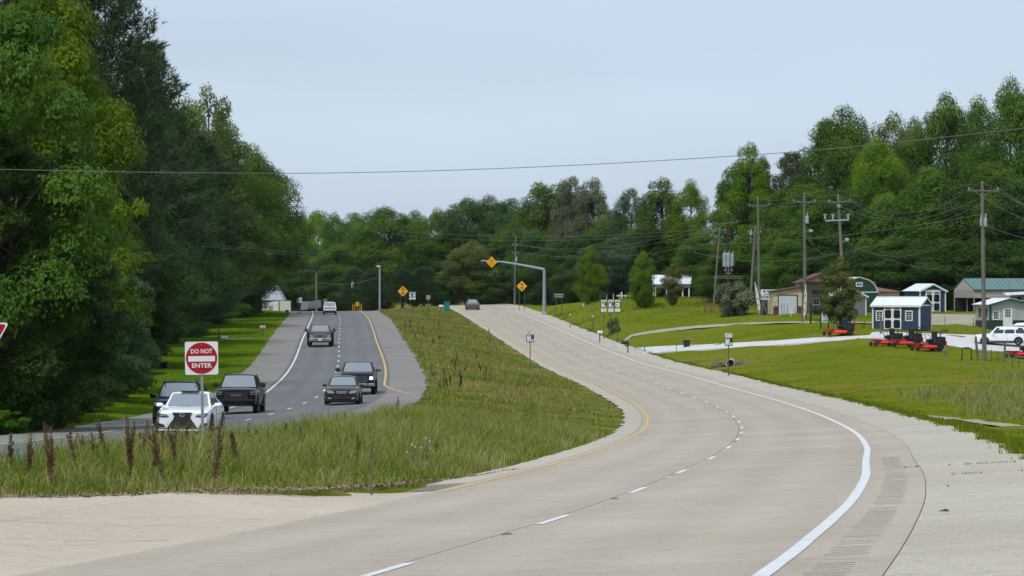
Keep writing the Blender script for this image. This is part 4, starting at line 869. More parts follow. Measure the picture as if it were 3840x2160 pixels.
# signal-ahead diamonds
SIGG = M_('sign_signal_green', (.02, .22, .05), .5); SIGR = M_('sign_signal_red', (.45, .02, .02), .5)
def diamond(root, c, s, parent=None):
    b = panel(root, s, s, c, SBLACK, .06, .006, 'diamond_panel', R_(45)); P = rr(s-.05, s-.05, .05); P = [(x*.7071-z*.7071+c[0], x*.7071+z*.7071+c[2]) for x, z in P]; return MB().prism(P, .003, c=(0, c[1]-.003, 0)).build('yellow_face', SYEL, b)
def ahead(label, px, D, yc, half):
    p = on(px, D); r = empty('signal_ahead_sign', p, 0, label, 'road sign', 'signal ahead signs at the crest'); z = zpx(yc, D)-p.z; s = half*2*D/F_PX/1.414; f = diamond(r, (0, -.01, z), s)
    for sx in (-.38, .38): upost(r, sx*s*.9, -.1, z-s*.2, mat=GREENPOST, w=.08)
    g = MB().prism(rr(s*.24, s*.72, .03, 0, z), .003, c=(0, -.018, 0)).build('signal_symbol', SBLACK, f)
    for k, m in ((1, SIGR), (0, SYEL), (-1, SIGG)): MB().prism(disc(s*.095, 16, 0, z+k*s*.23), .003, c=(0, -.022, 0)).build('symbol_lens', m if k else M_('sym_amber', (.85, .55, .12), .5), g)
ahead('yellow signal ahead diamond on two posts in the median', 1511, 478, 1092, 21)
ahead('yellow signal ahead diamond on two posts right of the road', 1957, 498, 1073, 21)
# mast arm with overhead diamond
D = 470.0; p = on(2041, D); r = empty('overhead_mast_arm', p, 0, 'blue-grey steel mast arm over the concrete road with yellow diamond', 'mast arm'); zt = zpx(1010, D)-p.z
MB().tube((0, 0, -.1), (0, 0, zt+.05), .30, .20, 14).build('mast', STEELB, r); MB().box((0, 0, .22), (.75, .75, .46), bev=.05).build('base_block', M_('footing', (.32, .33, .33), .9, noise=.2), r)
arm = [(xpx(a, D)-p.x, 0, zpx(b, D)-p.z) for a, b in ((2041, 1010), (1990, 1000), (1930, 989), (1890, 983), (1850, 980), (1803, 978))]; MB().path(arm, [.20, .18, .16, .14, .12, .10], 10).build('arm', STEELB, r)
zc = zpx(983, D)-p.z; s = 44*D/F_PX/1.414; f = diamond(r, (xpx(1844, D)-p.x, -.22, zc), s)
for k, t in enumerate(('PREPARE', 'TO STOP', 'WHEN', 'FLASHING')): text_mesh(t, .17, SBLACK, 'lettering', f, (xpx(1844, D)-p.x, -.232, zc+.32-.21*k), width=(.72, .62, .42, .72)[k])
for a in (1806, 1880):
    b = MB(); b.box((0, 0, 0), (.34, .3, .38), bev=.04); fl = b.build('flasher', SBLACK, r, loc=(xpx(a, D)-p.x, -.15, zpx(985, D)-p.z-.1)); MB().lathe([(.14, .0), (.16, .18), (.15, .18), (.13, 0), (0, .01)], 12, M=Matrix.Rotation(R_(90), 4, 'X')).build('hood', SBLACK, fl, loc=(0, -.15, 0)); MB().lathe([(0, .02), (.12, 0)], 12, M=Matrix.Rotation(R_(90), 4, 'X')).build('lens', AMBER, fl, loc=(0, -.16, 0))
# green guide sign with brown upper panel
D = 455.0; p = on(2096, D); r = empty('guide_sign', p, 0, 'green guide sign with brown top panel on two posts', 'road sign'); zt = zpx(1101, D)-p.z; k = D/F_PX
for sx in (-11, 11): upost(r, sx*k, -.1, zt-.05, mat=GREENPOST, w=.09)
gp = panel(r, 38*k, 10.5*k, (0, -.01, zt-11*k), SGREEN, .03, .006, 'green_panel'); bp = panel(r, 38*k, 5.5*k, (0, -.01, zt-3*k), SBROWN, .02, .006, 'brown_panel')
MB().box((3*k, -.02, zt-3*k), (24*k, .004, 1.2*k)).build('word_line', SWHITE, bp); MB().box((-13*k, -.02, zt-3*k), (3*k, .004, 3*k)).build('symbol', SWHITE, bp); MB().box((3*k, -.02, zt-12*k), (20*k, .004, 1.6*k)).build('word_line', M_('sign_pale', (.4, .6, .5), .5), gp); MB().box((-13*k, -.02, zt-11*k), (3*k, .004, 3*k)).build('symbol', M_('sign_pale', (.4, .6, .5), .5), gp)
# backs of signs, small yellow chevron board, markers
def backsign(label, px, D, y0, y1, w, rz=0, mat=SALU):
    p = on(px, D); r = empty('sign_seen_from_behind', p, R_(rz), label, 'road sign', 'sign backs at the crest'); z1 = zpx(y0, D)-p.z; z0 = zpx(y1, D)-p.z; W = w*D/F_PX; b = panel(r, W, z1-z0, (0, -.01, (z0+z1)/2), mat, .03); MB().box((0, -.016, (z0+z1)/2), (W*.9, .008, .06)).build('brace', GALV, b); upost(r, 0, -.1, z1-.05, mat=GREENPOST, w=.08)
backsign('blank grey sign back standing right of the crest route signs', 1606, 475, 1107, 1123, 16)
backsign('grey sign back beside the white sport utility vehicle', 1219, 470, 1121, 1137, 15)
backsign('tall white sign back in front of the fence panels', 1127, 462, 1115, 1136, 12, 20, SWHITE)
backsign('narrow sign back left of the fence panels', 1117, 460, 1119, 1136, 9, -30)
D = 505.0; p = on(1340, D); r = empty('chevron_board', p, 0, 'small orange board with black arrow among yellow posts', 'road sign'); z = zpx(1140, D)-p.z; b = panel(r, .5, .62, (0, -.01, z), SYEL, .03); MB().prism([(-.15, z-.06), (.02, z-.06), (.02, z-.15), (.18, z), (.02, z+.15), (.02, z+.06), (-.15, z+.06)], .003, c=(0, -.014, 0)).build('arrow', SBLACK, b); upost(r, 0, -.1, z)
for i, px in enumerate((1323, 1330, 1350, 1356)):
    p = on(px, 505); o = MB().tube((0, 0, -.1), (0, 0, zpx(1139, 505)-p.z), .045, .04, 8).build('yellow_marker_post', SYEL, loc=p); tag(o, ('leftmost yellow post beside the small orange board', 'yellow post just left of the small orange board', 'yellow post just right of the small orange board', 'rightmost yellow post beside the small orange board')[i], 'post', 'yellow posts at the crest')
# mailboxes
def mailbox(label, px, D, ytop, ybase, w, mat, postm, side=0, arm=False):
    p = on(px, D); r = empty('mailbox', p, R_(side), label, 'mailbox', 'mailboxes along the road'); k = D/F_PX; zt = (ybase-ytop)*k; L = w*k; h = min(.30, L*.55); rad = h*.5
    P = [(-rad, 0), (rad, 0)]+[(rad*math.cos(a), h*.45+rad*math.sin(a)) for a in np.linspace(0, math.pi, 9)]
    m = MB(); m.prism(P, L, M=Matrix.Rotation(R_(90), 4, 'Z'), c=(L/2, 0, zt-h*.95)); b = auto(m.build('box', mat, r), 30); MB().box((L/2+.006, 0, zt-h*.5), (.012, rad*1.7, h*.75), bev=.004).build('door', mat, b); MB().box((L*.1, -rad-.008, zt-h*.35), (.03, .012, .14)).build('flag', SRED if mat is not SRED else SWHITE, b)
    MB().box((-L*.05 if not arm else L*.45, 0, (zt-h)/2-.05), (.11, .11, zt-h+.1+(.35 if arm else 0)), bev=.01).build('post', postm, r)
    if arm: MB().box((0, 0, zt-h-.02), (L*1.3, .1, .08)).build('arm', postm, r); MB().bar((L*.42, 0, zt-h*2.4), (-.1, 0, zt-h), .07).build('brace', postm, r)
MBW = M_('mailbox_white', (.66, .67, .66), .5); MBP = M_('mailbox_pink', (.55, .22, .22), .55); MBK = M_('mailbox_black', (.02, .018, .018), .5)
mailbox('white mailbox on a dark post left of the route signs', 2250, 352, 1204, 1250, 19, MBW, WOODD)
mailbox('dark brown mailbox on a wooden post with brace at the gravel drive', 2343, 320, 1242, 1291, 26, MBK, WOODD, arm=True)
mailbox('pink mailbox on a green post beside the left shoulder', 985, 330, 1220, 1262, 20, MBP, GREENPOST)
mailbox('white mailbox beside a weathered post on the left lawn', 843, 306, 1265, 1288, 24, MBW, WOODG)
mailbox('black mailbox in front of the white painted wall', 1076, 440, 1140, 1163, 14, MBK, WOODD)
mailbox('white mailbox at the crest left of the teal bin', 1654, 500, 1127, 1152, 16, MBW, WOODG)
p = on(820, 306); o = MB().box((0, 0, .6), (.11, .11, 1.3), bev=.01).build('weathered_post', WOODG, loc=p); tag(o, 'weathered square post left of the white mailbox on the lawn', 'post')
D = 505.0; p = on(1676, D); r = empty('teal_bin', p, 0, 'teal wheeled bin standing at the crest', 'bin'); TEAL = M_('teal_plastic', (.0, .16, .17), .5); h = zpx(1130, D)-p.z
MB().prism([(-.40, .08), (.40, .08), (.48, h-.1), (-.48, h-.1)], .8, c=(0, -.4, 0)).build('bin_body', TEAL, r); MB().box((0, 0, h-.04), (1.06, .95, .1), bev=.03).build('lid', TEAL, r)
for s in (-.3, .3): MB().lathe([(0, .05), (.13, .05), (.13, -.05), (0, -.05)], 12, M=Matrix.Rotation(R_(90), 4, 'Y')).build('wheel', RUBBER, r, loc=(s, .4, .13))
# marker posts and small things on the verges
def stake(name, label, px, D, y0, y1, w, mat, cap=None, cat='post', group=None, capname='cap'):
    p = on(px, D); k = D/F_PX; h = (y1-y0)*k; r = empty(name, p, 0, label, cat, group); MB().box((0, 0, h/2-.05), (w, w*.6, h+.1), bev=w*.2).build('post', mat, r)
    MB().box((0, -.005, h-.06), (w*1.7, w*.9, .16), bev=.02).build(capname, cap or mat, r); return r
stake('marker_post', 'brown marker post with white top right of the guide sign', 2138, 405, 1138, 1191, .10, WOODG, SWHITE, group='marker posts on the right verge')
stake('marker_post', 'brown marker post with white top left of the route signs', 2223, 395, 1138, 1192, .10, WOODG, SWHITE, group='marker posts on the right verge')
stake('marker_post', 'slim green utility marker beside the gravel drive', 2417, 322, 1250, 1276, .11, M_('marker_green', (.01, .22, .14), .5), M_('marker_green', (.01, .22, .14), .5), group='marker posts on the right verge')
stake('marker_post', 'thin dark stake left of the driveway drain', 2536, 310, 1266, 1296, .05, GREENPOST, group='marker posts on the right verge')
stake('marker_post', 'orange stake in the grass left of the do not enter sign', 602, 252, 1312, 1328, .09, M_('marker_orange', (.62, .1, .02), .6), M_('marker_orange', (.62, .1, .02), .6))
stake('marker_post', 'white stake among the trees behind the left lawn', 730, 330, 1178, 1200, .10, SWHITE, SWHITE)
RUSTY = M_('rusty_metal', (.16, .075, .04), .9, noise=.4); CONCP = M_('pipe_concrete', (.36, .34, .30), .9, noise=.25)
D = 245.0; p = on(612, D); r = empty('drain_box', p, R_(15), 'rusty brown drain box in the left verge grass', 'drain box'); m = MB()
for sx in (-1, 1): m.box((sx*.3, 0, .28), (.06, .5, .6))
m.box((0, 0, .6), (.7, .55, .06)); m.build('frame', RUSTY, r); MB().box((0, .1, .28), (.55, .3, .5)).build('opening', ARCH, r)
D = 330.0; p = on(2575, 318); r = empty('drain_inlet', p, 0, 'dark drain inlet with flat slab cover below the driveway', 'drain'); MB().box((0, 0, .78), (1.05, .6, .06), bev=.01).build('slab_cover', WOODG, r); MB().prism([(-.28, 0), (.28, 0), (.36, .74), (-.36, .74)], .4, c=(0, -.2, 0)).build('chamber', PLASTIC, r)
q = at(2738, 1374, 200, 400); r = empty('culvert_pipe', (q.x, q.y-.25, q.z+.26), R_(-6), 'round concrete culvert pipe under the white driveway', 'culvert'); MB().lathe([(.30, 0), (.38, 0), (.38, 3), (.30, 3), (.30, 0)], 24, M=Matrix.Rotation(R_(-90), 4, 'X')).build('pipe', CONCP, r, smooth=False); MB().lathe([(0, 0), (.30, 0)], 20, M=Matrix.Rotation(R_(90), 4, 'X')).build('dark_bore', ARCH, r, loc=(0, .5, 0))
m = bmesh.new(); bmesh.ops.create_icosphere(m, subdivisions=3, radius=1.0)
for v in m.verts: v.co = Vector((v.co.x*1.9, v.co.y*1.0, max(-.2, v.co.z)*.55)); v.co *= 1+.15*math.sin(v.co.x*5)*math.cos(v.co.z*7+v.co.y*3)
me = bpy.data.meshes.new('soil_bank'); m.to_mesh(me); m.free(); me.materials.append(M_('bare_soil', (.17, .12, .06), .95, noise=1, nscale=3, col2=(.09, .11, .03), bump=.8, bscale=6)); o = link('soil_bank', me, None, (q.x+.3, q.y+1.15, q.z+.05)); tag(o, 'bare brown soil bank around the culvert pipe', 'soil bank')
# road debris
BARKC = M_('bark_chip', (.06, .035, .025), .95)
def debris(label, pts, px, py, which_z=.01, mat=BARKC, name='road_debris'):
    q = at(px, py); s = road('R', q.y, 0); u = float(lat('R', q.x, q.y)); z = road('R', q.y, u)[2]; o = MB().add(pts, [[0, 1, 2], [0, 2, 3], [0, 3, 1], [1, 3, 2]]).build(name, mat, loc=(q.x, q.y, z+which_z)); tag(o, label, 'debris', 'debris on the pavement')
debris('dark piece of bark lying on the right shoulder', [(-.07, 0, 0), (.07, .02, .0), (.03, .05, .03), (.04, -.03, .0)], 3540, 1942)
debris('thin stick lying on the shoulder by the driveway', [(-.35, 0, 0), (.35, .05, .0), (0, .1, .06), (0, -.05, 0)], 2307, 1304)
o = at(1850, 1742); q = MB().box((0, 0, .02), (.28, .05, .025), bev=.008).build('wood_splinter', M_('fresh_wood', (.5, .24, .11), .8), loc=(o.x, o.y, o.z+.1)); tag(q, 'orange-brown wood splinter at the median edge', 'debris', 'debris on the pavement'); q.rotation_euler[2] = .1
# ------------------------------------------------------------------ buildings
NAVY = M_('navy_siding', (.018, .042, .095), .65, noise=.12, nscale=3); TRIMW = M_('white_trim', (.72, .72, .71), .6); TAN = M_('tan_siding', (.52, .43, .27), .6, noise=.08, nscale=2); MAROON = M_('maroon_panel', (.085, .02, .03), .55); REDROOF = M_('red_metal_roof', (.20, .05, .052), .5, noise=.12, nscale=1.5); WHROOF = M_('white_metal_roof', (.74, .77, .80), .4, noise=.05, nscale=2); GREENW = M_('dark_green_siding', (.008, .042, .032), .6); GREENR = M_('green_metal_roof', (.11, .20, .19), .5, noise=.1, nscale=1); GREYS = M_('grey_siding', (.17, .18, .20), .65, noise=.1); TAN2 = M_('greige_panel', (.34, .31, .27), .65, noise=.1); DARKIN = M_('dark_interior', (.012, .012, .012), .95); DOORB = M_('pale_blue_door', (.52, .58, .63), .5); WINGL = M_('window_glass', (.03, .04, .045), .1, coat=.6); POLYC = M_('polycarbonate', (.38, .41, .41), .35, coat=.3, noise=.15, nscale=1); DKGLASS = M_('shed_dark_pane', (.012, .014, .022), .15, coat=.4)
def gable(root, w, d, hw, hr, mat, y0=0):
    """walls: ridge along x (w), depth d, wall height hw, ridge hr; front at y=0"""
    m = MB(); m.poly([(-w/2, 0, 0), (w/2, 0, 0), (w/2, 0, hw), (-w/2, 0, hw)]); m.poly([(-w/2, d, 0), (w/2, d, 0), (w/2, d, hw), (-w/2, d, hw)])
    for s in (-1, 1): m.poly([(s*w/2, 0, 0), (s*w/2, d, 0), (s*w/2, d, hw), (s*w/2, d/2, hr), (s*w/2, 0, hw)])
    return m.build('wall', mat, root)
def roof_panels(root, a, b, c, d, n, mat, t=.03, rib=.03):
    """metal sheets between eave a-b and ridge d-c, each with a raised rib"""
    a, b, c, d = map(Vector, (a, b, c, d)); nrm = (b-a).cross(d-a).normalized()
    if nrm.z < 0: nrm = -nrm
    for i in range(n):
        u0, u1 = i/n, (i+1)/n-.003; m = MB(); p = [a+(b-a)*u0, a+(b-a)*u1, d+(c-d)*u1, d+(c-d)*u0]; q = [x+nrm*t for x in p]
        m.add(p+q, [[3, 2, 1, 0], [4, 5, 6, 7], [0, 1, 5, 4], [1, 2, 6, 5], [2, 3, 7, 6], [3, 0, 4, 7]]); m.bar(q[0]+(q[1]-q[0])*.08, q[3]+(q[2]-q[3])*.08, .05, rib); m.build('roof_sheet', mat, root)
def window(root, c, w, h, cols=2, rows=2, frame=TRIMW, glass=WINGL, fr=.1, name='window'):
    x, y, z = c; g = MB().box((x, y-.01, z), (w, .02, h)).build(name, glass, root); m = MB()
    for s in (-1, 1): m.box((x+s*(w/2+fr/2), y-.02, z), (fr, .05, h+2*fr))
    m.box((x, y-.02, z+h/2+fr/2), (w+.0, .05, fr)).box((x, y-.02, z-h/2-fr/2), (w+.0, .05, fr)); m.build('frame', frame, g); q = MB()
    for i in range(1, cols): q.box((x-w/2+w*i/cols, y-.026, z), (.025, .012, h))
    for j in range(1, rows): q.box((x, y-.030, z-h/2+h*j/rows), (w, .012, .03 if j*2 != rows else .05))
    q.build('glazing_bar', frame, g)
    return g
def octa(w, h, c=.18): k = min(w, h)*c; return [(-w/2+k, -h/2), (w/2-k, -h/2), (w/2, -h/2+k), (w/2, h/2-k), (w/2-k, h/2), (-w/2+k, h/2), (-w/2, h/2-k), (-w/2, -h/2+k)]
def barn_doors(root, cx, y, w, h, panes=True, pm=NAVY):
    for s in (-1, 1):
        dw = w/2-.01; x = cx+s*w/4; d = MB().box((x, y-.03, h/2+.06), (dw, .05, h), bev=.01).build('door', TRIMW, root)
        hp = h*.40 if panes else h*.44
        for k, zc in enumerate((.06+.05+hp/2, .06+.05+hp+.09+hp/2)): 
            P = octa(dw-.24, hp-.06); MB().prism([(px+x, pz+zc) for px, pz in P], .02, c=(0, y-.068, 0)).build('door_panel', DKGLASS if panes else pm, d)
        if panes:
            z = h*.94
            for i in range(4): MB().box((x-(dw-.26)/2+(dw-.26)*(i+.5)/4, y-.058, z), ((dw-.26)/4-.03, .012, h*.08)).build('pane', DKGLASS, d)
        for zc in (.22, h*.5, h-.05): MB().box((x+s*(dw/2-.02), y-.065, zc), (.10, .02, .035)).build('hinge', PLASTIC, d)
# navy shed by the driveway
D = 314.0; p = on(3345, D); k = D/F_PX; r = empty('navy_garden_shed', (xpx(3360, D), D, hz(xpx(3360, D), D)), R_(-28), 'navy shed with white double doors and two windows beside the driveway', 'shed'); w, d, hw, hr = 4.95, 3.2, 2.42, 3.18
gable(r, w, d, hw, hr, NAVY); e = .18
MB().box((0, d/2, .0), (w-.1, d-.1, .12)).build('floor_skid', WOODG, r)
roof_panels(r, (-w/2-e, -e, hw-.06), (w/2+e, -e, hw-.06), (w/2+e, d/2, hr+.02), (-w/2-e, d/2, hr+.02), 14, WHROOF); roof_panels(r, (-w/2-e, d+e, hw-.06), (w/2+e, d+e, hw-.06), (w/2+e, d/2, hr+.02), (-w/2-e, d/2, hr+.02), 14, WHROOF); MB().bar((-w/2-e, d/2, hr+.07), (w/2+e, d/2, hr+.07), .22, .05).build('ridge_cap', WHROOF, r)
for sx in (-1, 1):
    for y in (0, d): MB().box((sx*(w/2-.05), y, hw/2), (.14, .05, hw-.02)).build('corner_board', TRIMW, r); MB().box((sx*(w/2+.012), y+(.07 if y == 0 else -.07), hw/2), (.03, .12, hw-.02)).build('corner_board', TRIMW, r)
    MB().bar((sx*(w/2+e), -e, hw-.12), (sx*(w/2+e), d/2, hr-.06), .03, .14).build('rake_board', TRIMW, r); MB().bar((sx*(w/2+e), d+e, hw-.12), (sx*(w/2+e), d/2, hr-.06), .03, .14).build('rake_board', TRIMW, r); MB().bar((sx*(w/2+.02), 0, hw-.02), (sx*(w/2+.02), d, hw-.02), .03, .12).build('gable_board', TRIMW, r)
MB().box((0, -e, hw-.13), (w+2*e, .03, .12)).build('eave_board', TRIMW, r); barn_doors(r, -.35, 0, 1.85, 2.22)
for xx in (-1.72, 1.36): window(r, (xx, 0, 1.38), .58, .82, 2, 4)
# rear navy shed, gable to the front
def gable_shed(label, name, px, D, rz, w, d, hw, hr, wm, rm, doors=True, trim=TRIMW, roofn=9):
    X = xpx(px, D); r = empty(name, (X, D, hz(X, D)), R_(rz), label, 'shed'); m = MB(); e = .2
    for y in (0, d): m.poly([(-w/2, y, 0), (w/2, y, 0), (w/2, y, hw), (0, y, hr), (-w/2, y, hw)])
    for s in (-1, 1): m.poly([(s*w/2, 0, 0), (s*w/2, d, 0), (s*w/2, d, hw), (s*w/2, 0, hw)])
    m.build('wall', wm, r)
    for s in (-1, 1):
        roof_panels(r, (s*(w/2+e), -e, hw-.10), (s*(w/2+e), d+e, hw-.10), (0, d+e, hr+.02), (0, -e, hr+.02), roofn, rm)
        MB().bar((s*(w/2+e), -e, hw-.16), (0, -e, hr-.05), .03, .16).build('rake_board', trim, r)
        MB().box((s*(w/2-.04), -.02, hw/2), (.14, .05, hw)).build('corner_board', trim, r); MB().box((s*(w/2+.014), d/2, hw-.06), (.03, d, .12)).build('eave_board', trim, r); MB().box((s*(w/2+.014), .07, hw/2), (.03, .12, hw-.13)).build('corner_board', trim, r)
    MB().box((0, -.02, hw), (w-.2, .04, .12)).build('gable_board', trim, r)
    if doors: barn_doors(r, 0, 0, w*.58, hw-.15, True)
    MB().box((0, d/2, -.02), (w-.1, d-.1, .16)).build('floor_skid', WOODG, r); return r
rear = gable_shed('navy shed with gable front and white double doors at the back', 'rear_navy_shed', 3498, 372, 19, 3.3, 4.2, 2.5, 3.25, NAVY, WHROOF)
g2 = gable_shed('grey shed with white roof half hidden by the magnolia', 'grey_shed', 3212, 350, 30, 2.6, 4.0, 2.2, 2.75, GREYS, WHROOF, False)
# green barn-roof shed
D = 362.0; X = xpx(3222, D); r = empty('green_barn_shed', (X, D, hz(X, D)), R_(18), 'dark green shed with curved barn gable and small white window', 'shed'); w, d = 4.6, 5.0
prof = [(-w/2, 0), (w/2, 0), (w/2, 2.25), (w/2-.35, 3.05), (w/2-1.0, 3.6), (0, 3.95), (-w/2+1.0, 3.6), (-w/2+.35, 3.05), (-w/2, 2.25)]; MB().prism(prof, d).build('wall', GREENW, r)
rp = prof[2:]
for i in range(len(rp)-1): MB().bar((rp[i][0], -.04, rp[i][1]+.02), (rp[i+1][0], -.04, rp[i+1][1]+.02), .06, .14).build('rake_board', M_('cream_trim', (.6, .56, .45), .6), r)
for i in range(len(rp)-1):
    roof_panels(r, (rp[i][0]*1.02, -.1, rp[i][1]+.03), (rp[i][0]*1.02, d+.1, rp[i][1]+.03), (rp[i+1][0]*1.02, d+.1, rp[i+1][1]+.03), (rp[i+1][0]*1.02, -.1, rp[i+1][1]+.03), 5, M_('cream_trim', (.6, .56, .45), .6))
MB().box((0, -.03, 2.28), (w, .05, .1)).build('gable_board', TRIMW, r); window(r, (.0, 0, 3.15), .62, .3, 4, 1, name='window')
# tan barn with lean-to
D = 362.0; X = xpx(2921, D); lean = empty('tan_barn', (X, D, hz(X, D)), R_(0), 'tan barn with red roofs, white roller door and maroon skirting', 'building'); k = D/F_PX
def Z(y): return zpx(y, D)-lean.location.z
def XX(x): return xpx(x, D)-X
x0, x1 = XX(2900), XX(3008); zl, zr_ = Z(1094), Z(1079)
m = MB(); m.poly([(x0, .0, 0), (x1, .0, 0), (x1, .0, zr_), (x0, .0, zl)]); m.poly([(x0, 0, 0), (x0, 8, 0), (x0, 8, zl), (x0, 0, zl)]); m.build('lean_to_wall', TAN, lean)
dx0, dx1, dz = XX(2920), XX(2988), Z(1108)
def boards(x0, x1, z0, z1, y, mat, root, pitch=.28, topf=None):
    z = z0; mm = {}
    while z < z1-.05:
        h = min(pitch-.025, z1-z-.01); m = MB(); m.add([(x0, y-.035, z), (x1, y-.035, z), (x1, y-.006, z+h), (x0, y-.006, z+h), (x0, y, z), (x1, y, z), (x1, y, z+h), (x0, y, z+h)], [[0, 1, 2, 3], [0, 4, 5, 1], [3, 2, 6, 7], [0, 3, 7, 4], [1, 5, 6, 2]]); m.build('siding_board', mat, root); z += pitch
sk = Z(1148)
boards(x0+.02, dx0-.1, sk, Z(1108), 0, TAN, lean); boards(dx1+.1, x1-.02, sk, Z(1108), 0, TAN, lean); boards(x0+.02, x1-.02, Z(1106), zl-.1, 0, TAN, lean)
for a, b in ((x0+.01, dx0-.1), (dx1+.1, x1)): MB().box(((a+b)/2, -.03, sk/2), (b-a, .06, sk)).build('skirting', MAROON, lean)
for xx in (dx0-.06, dx1+.06): MB().box((xx, -.04, dz/2), (.1, .09, dz)).build('door_jamb', MAROON, lean)
MB().box(((dx0+dx1)/2, -.04, dz+.05), (dx1-dx0+.22, .09, .1)).build('door_head', MAROON, lean)
dr = MB().box(((dx0+dx1)/2, -.005, dz/2), (dx1-dx0, .03, dz)).build('roller_door', DOORB, lean); n = 14
for i in range(n): MB().box(((dx0+dx1)/2, -.03, dz*(i+.5)/n), (dx1-dx0-.01, .025, dz/n-.02), bev=.008).build('slat', DOORB, dr)
MB().add([(x0-.25, -.35, zl-.02), (x1, -.35, zr_+.02), (x1, 8, zr_+.02), (x0-.25, 8, zl-.02), (x0-.25, -.35, zl+.10), (x1, -.35, zr_+.14), (x1, 8, zr_+.14), (x0-.25, 8, zl+.10)], [[0, 3, 2, 1], [4, 5, 6, 7], [0, 1, 5, 4], [1, 2, 6, 5], [2, 3, 7, 6], [3, 0, 4, 7]]).build('lean_to_roof', MAROON, lean)
# main gable porch
a0, a1, am = XX(3008), XX(3165), XX(3085); ze, zp = Z(1056), Z(1026)
for y in (0.0, 2.6, 9.5):
    m = MB()
    if y == 0: m.poly([(a0, y, ze), (a1, y, ze), (am, y, zp)])
    else: m.poly([(a0, y, 0), (a1, y, 0), (a1, y, ze), (am, y, zp), (a0, y, ze)])
    m.build('gable_wall' if y == 0 else ('porch_wall' if y < 5 else 'back_wall'), TAN, lean)
for i in range(6): 
    z = ze+.02+i*.16; f = (zp-z)/(zp-ze); MB().box((am, -.02, z+.07), ((a1-a0)*f*.97, .03, .135)).build('siding_board', TAN, lean)
boards(a0+.1, XX(3052), .05, ze-.05, 2.58, TAN, lean, .3); boards(XX(3090), a1-.1, .05, ze-.05, 2.58, TAN, lean, .3)
for xx in (a0+.08, a1-.08): MB().box((xx, .0, ze/2), (.2, .2, ze)).build('porch_post', WOODG, lean); m = MB().poly([(xx, 2.6, 0), (xx, 9.5, 0), (xx, 9.5, ze), (xx, 2.6, ze)]).build('side_wall', TAN, lean)
for s, xe in ((-1, a0-.35), (1, a1+.35)): roof_panels(lean, (xe, -.5, ze-.14), (xe, 9.8, ze-.14), (am, 9.8, zp+.06), (am, -.5, zp+.06), 10, REDROOF)
for xe in (a0-.35, a1+.35): MB().bar((xe, -.5, ze-.2), (am, -.5, zp), .06, .2).build('rake_board', MAROON, lean)
wm = MB()
for i in range(12): wm.bar((.32*math.cos(i*math.pi/6), 0, .32*math.sin(i*math.pi/6)), (.32*math.cos((i+1)*math.pi/6), 0, .32*math.sin((i+1)*math.pi/6)), .06)
for i in range(6): wm.bar((0, 0, 0), (.32*math.cos(i*math.pi/3), 0, .32*math.sin(i*math.pi/3)), .04)
wm.build('wagon_wheel', WOODD, lean, loc=(am, -.08, Z(1045)))
MB().box((XX(3072), 2.45, Z(1130)), (1.1, .06, 2.6)).build('porch_door', M_('greyish_door', (.26, .23, .21), .6), lean); window(lean, (XX(3068), 2.4, Z(1137)), .62, .9, 2, 3); b = MB().box((XX(3078), 2.38, Z(1095)), (1.35, .05, .32)).build('number_board', DARKIN, lean); text_mesh('1125', .26, SWHITE, 'lettering', b, (XX(3075), 2.345, Z(1095)), width=.8)
# rear wing with the long red roofs
w0, w1 = XX(3170), XX(3290); m = MB(); m.box(((w0+w1)/2, 7, Z(1062)/2), (w1-w0, 8, Z(1062))); m.build('rear_wing', TAN, lean); boards(w0, w1-.05, Z(1076), Z(1062), 3.0, TAN, lean, .22)
m = MB(); m.poly([(w0-1, 2.5, Z(1059)), (w1+.25, 2.5, Z(1059)), (w1-1.6, 8, Z(1038)), (w0-1, 8, Z(1038))]); m.poly([(w1+.25, 2.5, Z(1059)), (w1+.25, 12, Z(1059)), (w1-1.6, 8, Z(1038))]); m.build('rear_roof', REDROOF, lean)
w2 = XX(3395); m = MB(); m.box(((w1+w2)/2-1.5, 5.5, Z(1095)/2), (w2-w1+2.4, 4.8, Z(1095))); m.build('side_wing', TAN, lean); boards(w1-2, w2-.4, Z(1125), Z(1096), 3.08, TAN, lean, .26)
MB().add([(w1-3.0, 2.7, Z(1093)), (w2, 2.7, Z(1094)), (w1+.3, 7, Z(1074)), (w1-3.0, 7, Z(1074))], [[0, 1, 2, 3]]).build('side_roof', REDROOF, lean)
# long carport barn with green roof
D = 376.0; X = xpx(3700, D); cp = empty('green_roofed_carport', (X, D, hz(X, D)), R_(-4), 'long open carport with green roof and tan upper panels', 'building'); zc = lambda y: zpx(y, D)-cp.location.z; xc = lambda x: xpx(x, D)-X
xl, xr = xc(3592), xc(3980); ye, yr2 = zc(1086), zc(1057)
roof_panels(cp, (xc(3652), -.3, ye), (xr, -.3, ye), (xr, 4.2, yr2+.4), (xc(3622), 4.2, yr2+.4), 22, GREENR)
roof_panels(cp, (xl-.2, 8.4, ye), (xr, 8.4, ye), (xr, 4.2, yr2+.4), (xc(3622), 4.2, yr2+.4), 8, GREENR)
m = MB(); m.poly([(xl, 6.5, ye-.05), (xc(3652), 0, ye-.05), (xc(3622), 4.0, yr2+.3)]); m.build('gable_panel', TAN2, cp); m = MB(); m.poly([(xl, 6.5, ye-.05), (xc(3652), 0, ye-.05), (xc(3652), 0, zc(1117)), (xl, 6.5, zc(1117))]); m.build('end_panel', TAN2, cp)
boards(xc(3655), xr, zc(1117), ye-.05, 0, TAN2, cp, .2); MB().poly([(xl, 8.2, 0), (xr, 8.2, 0), (xr, 8.2, ye), (xl, 8.2, ye)]).build('back_wall', DARKIN, cp)
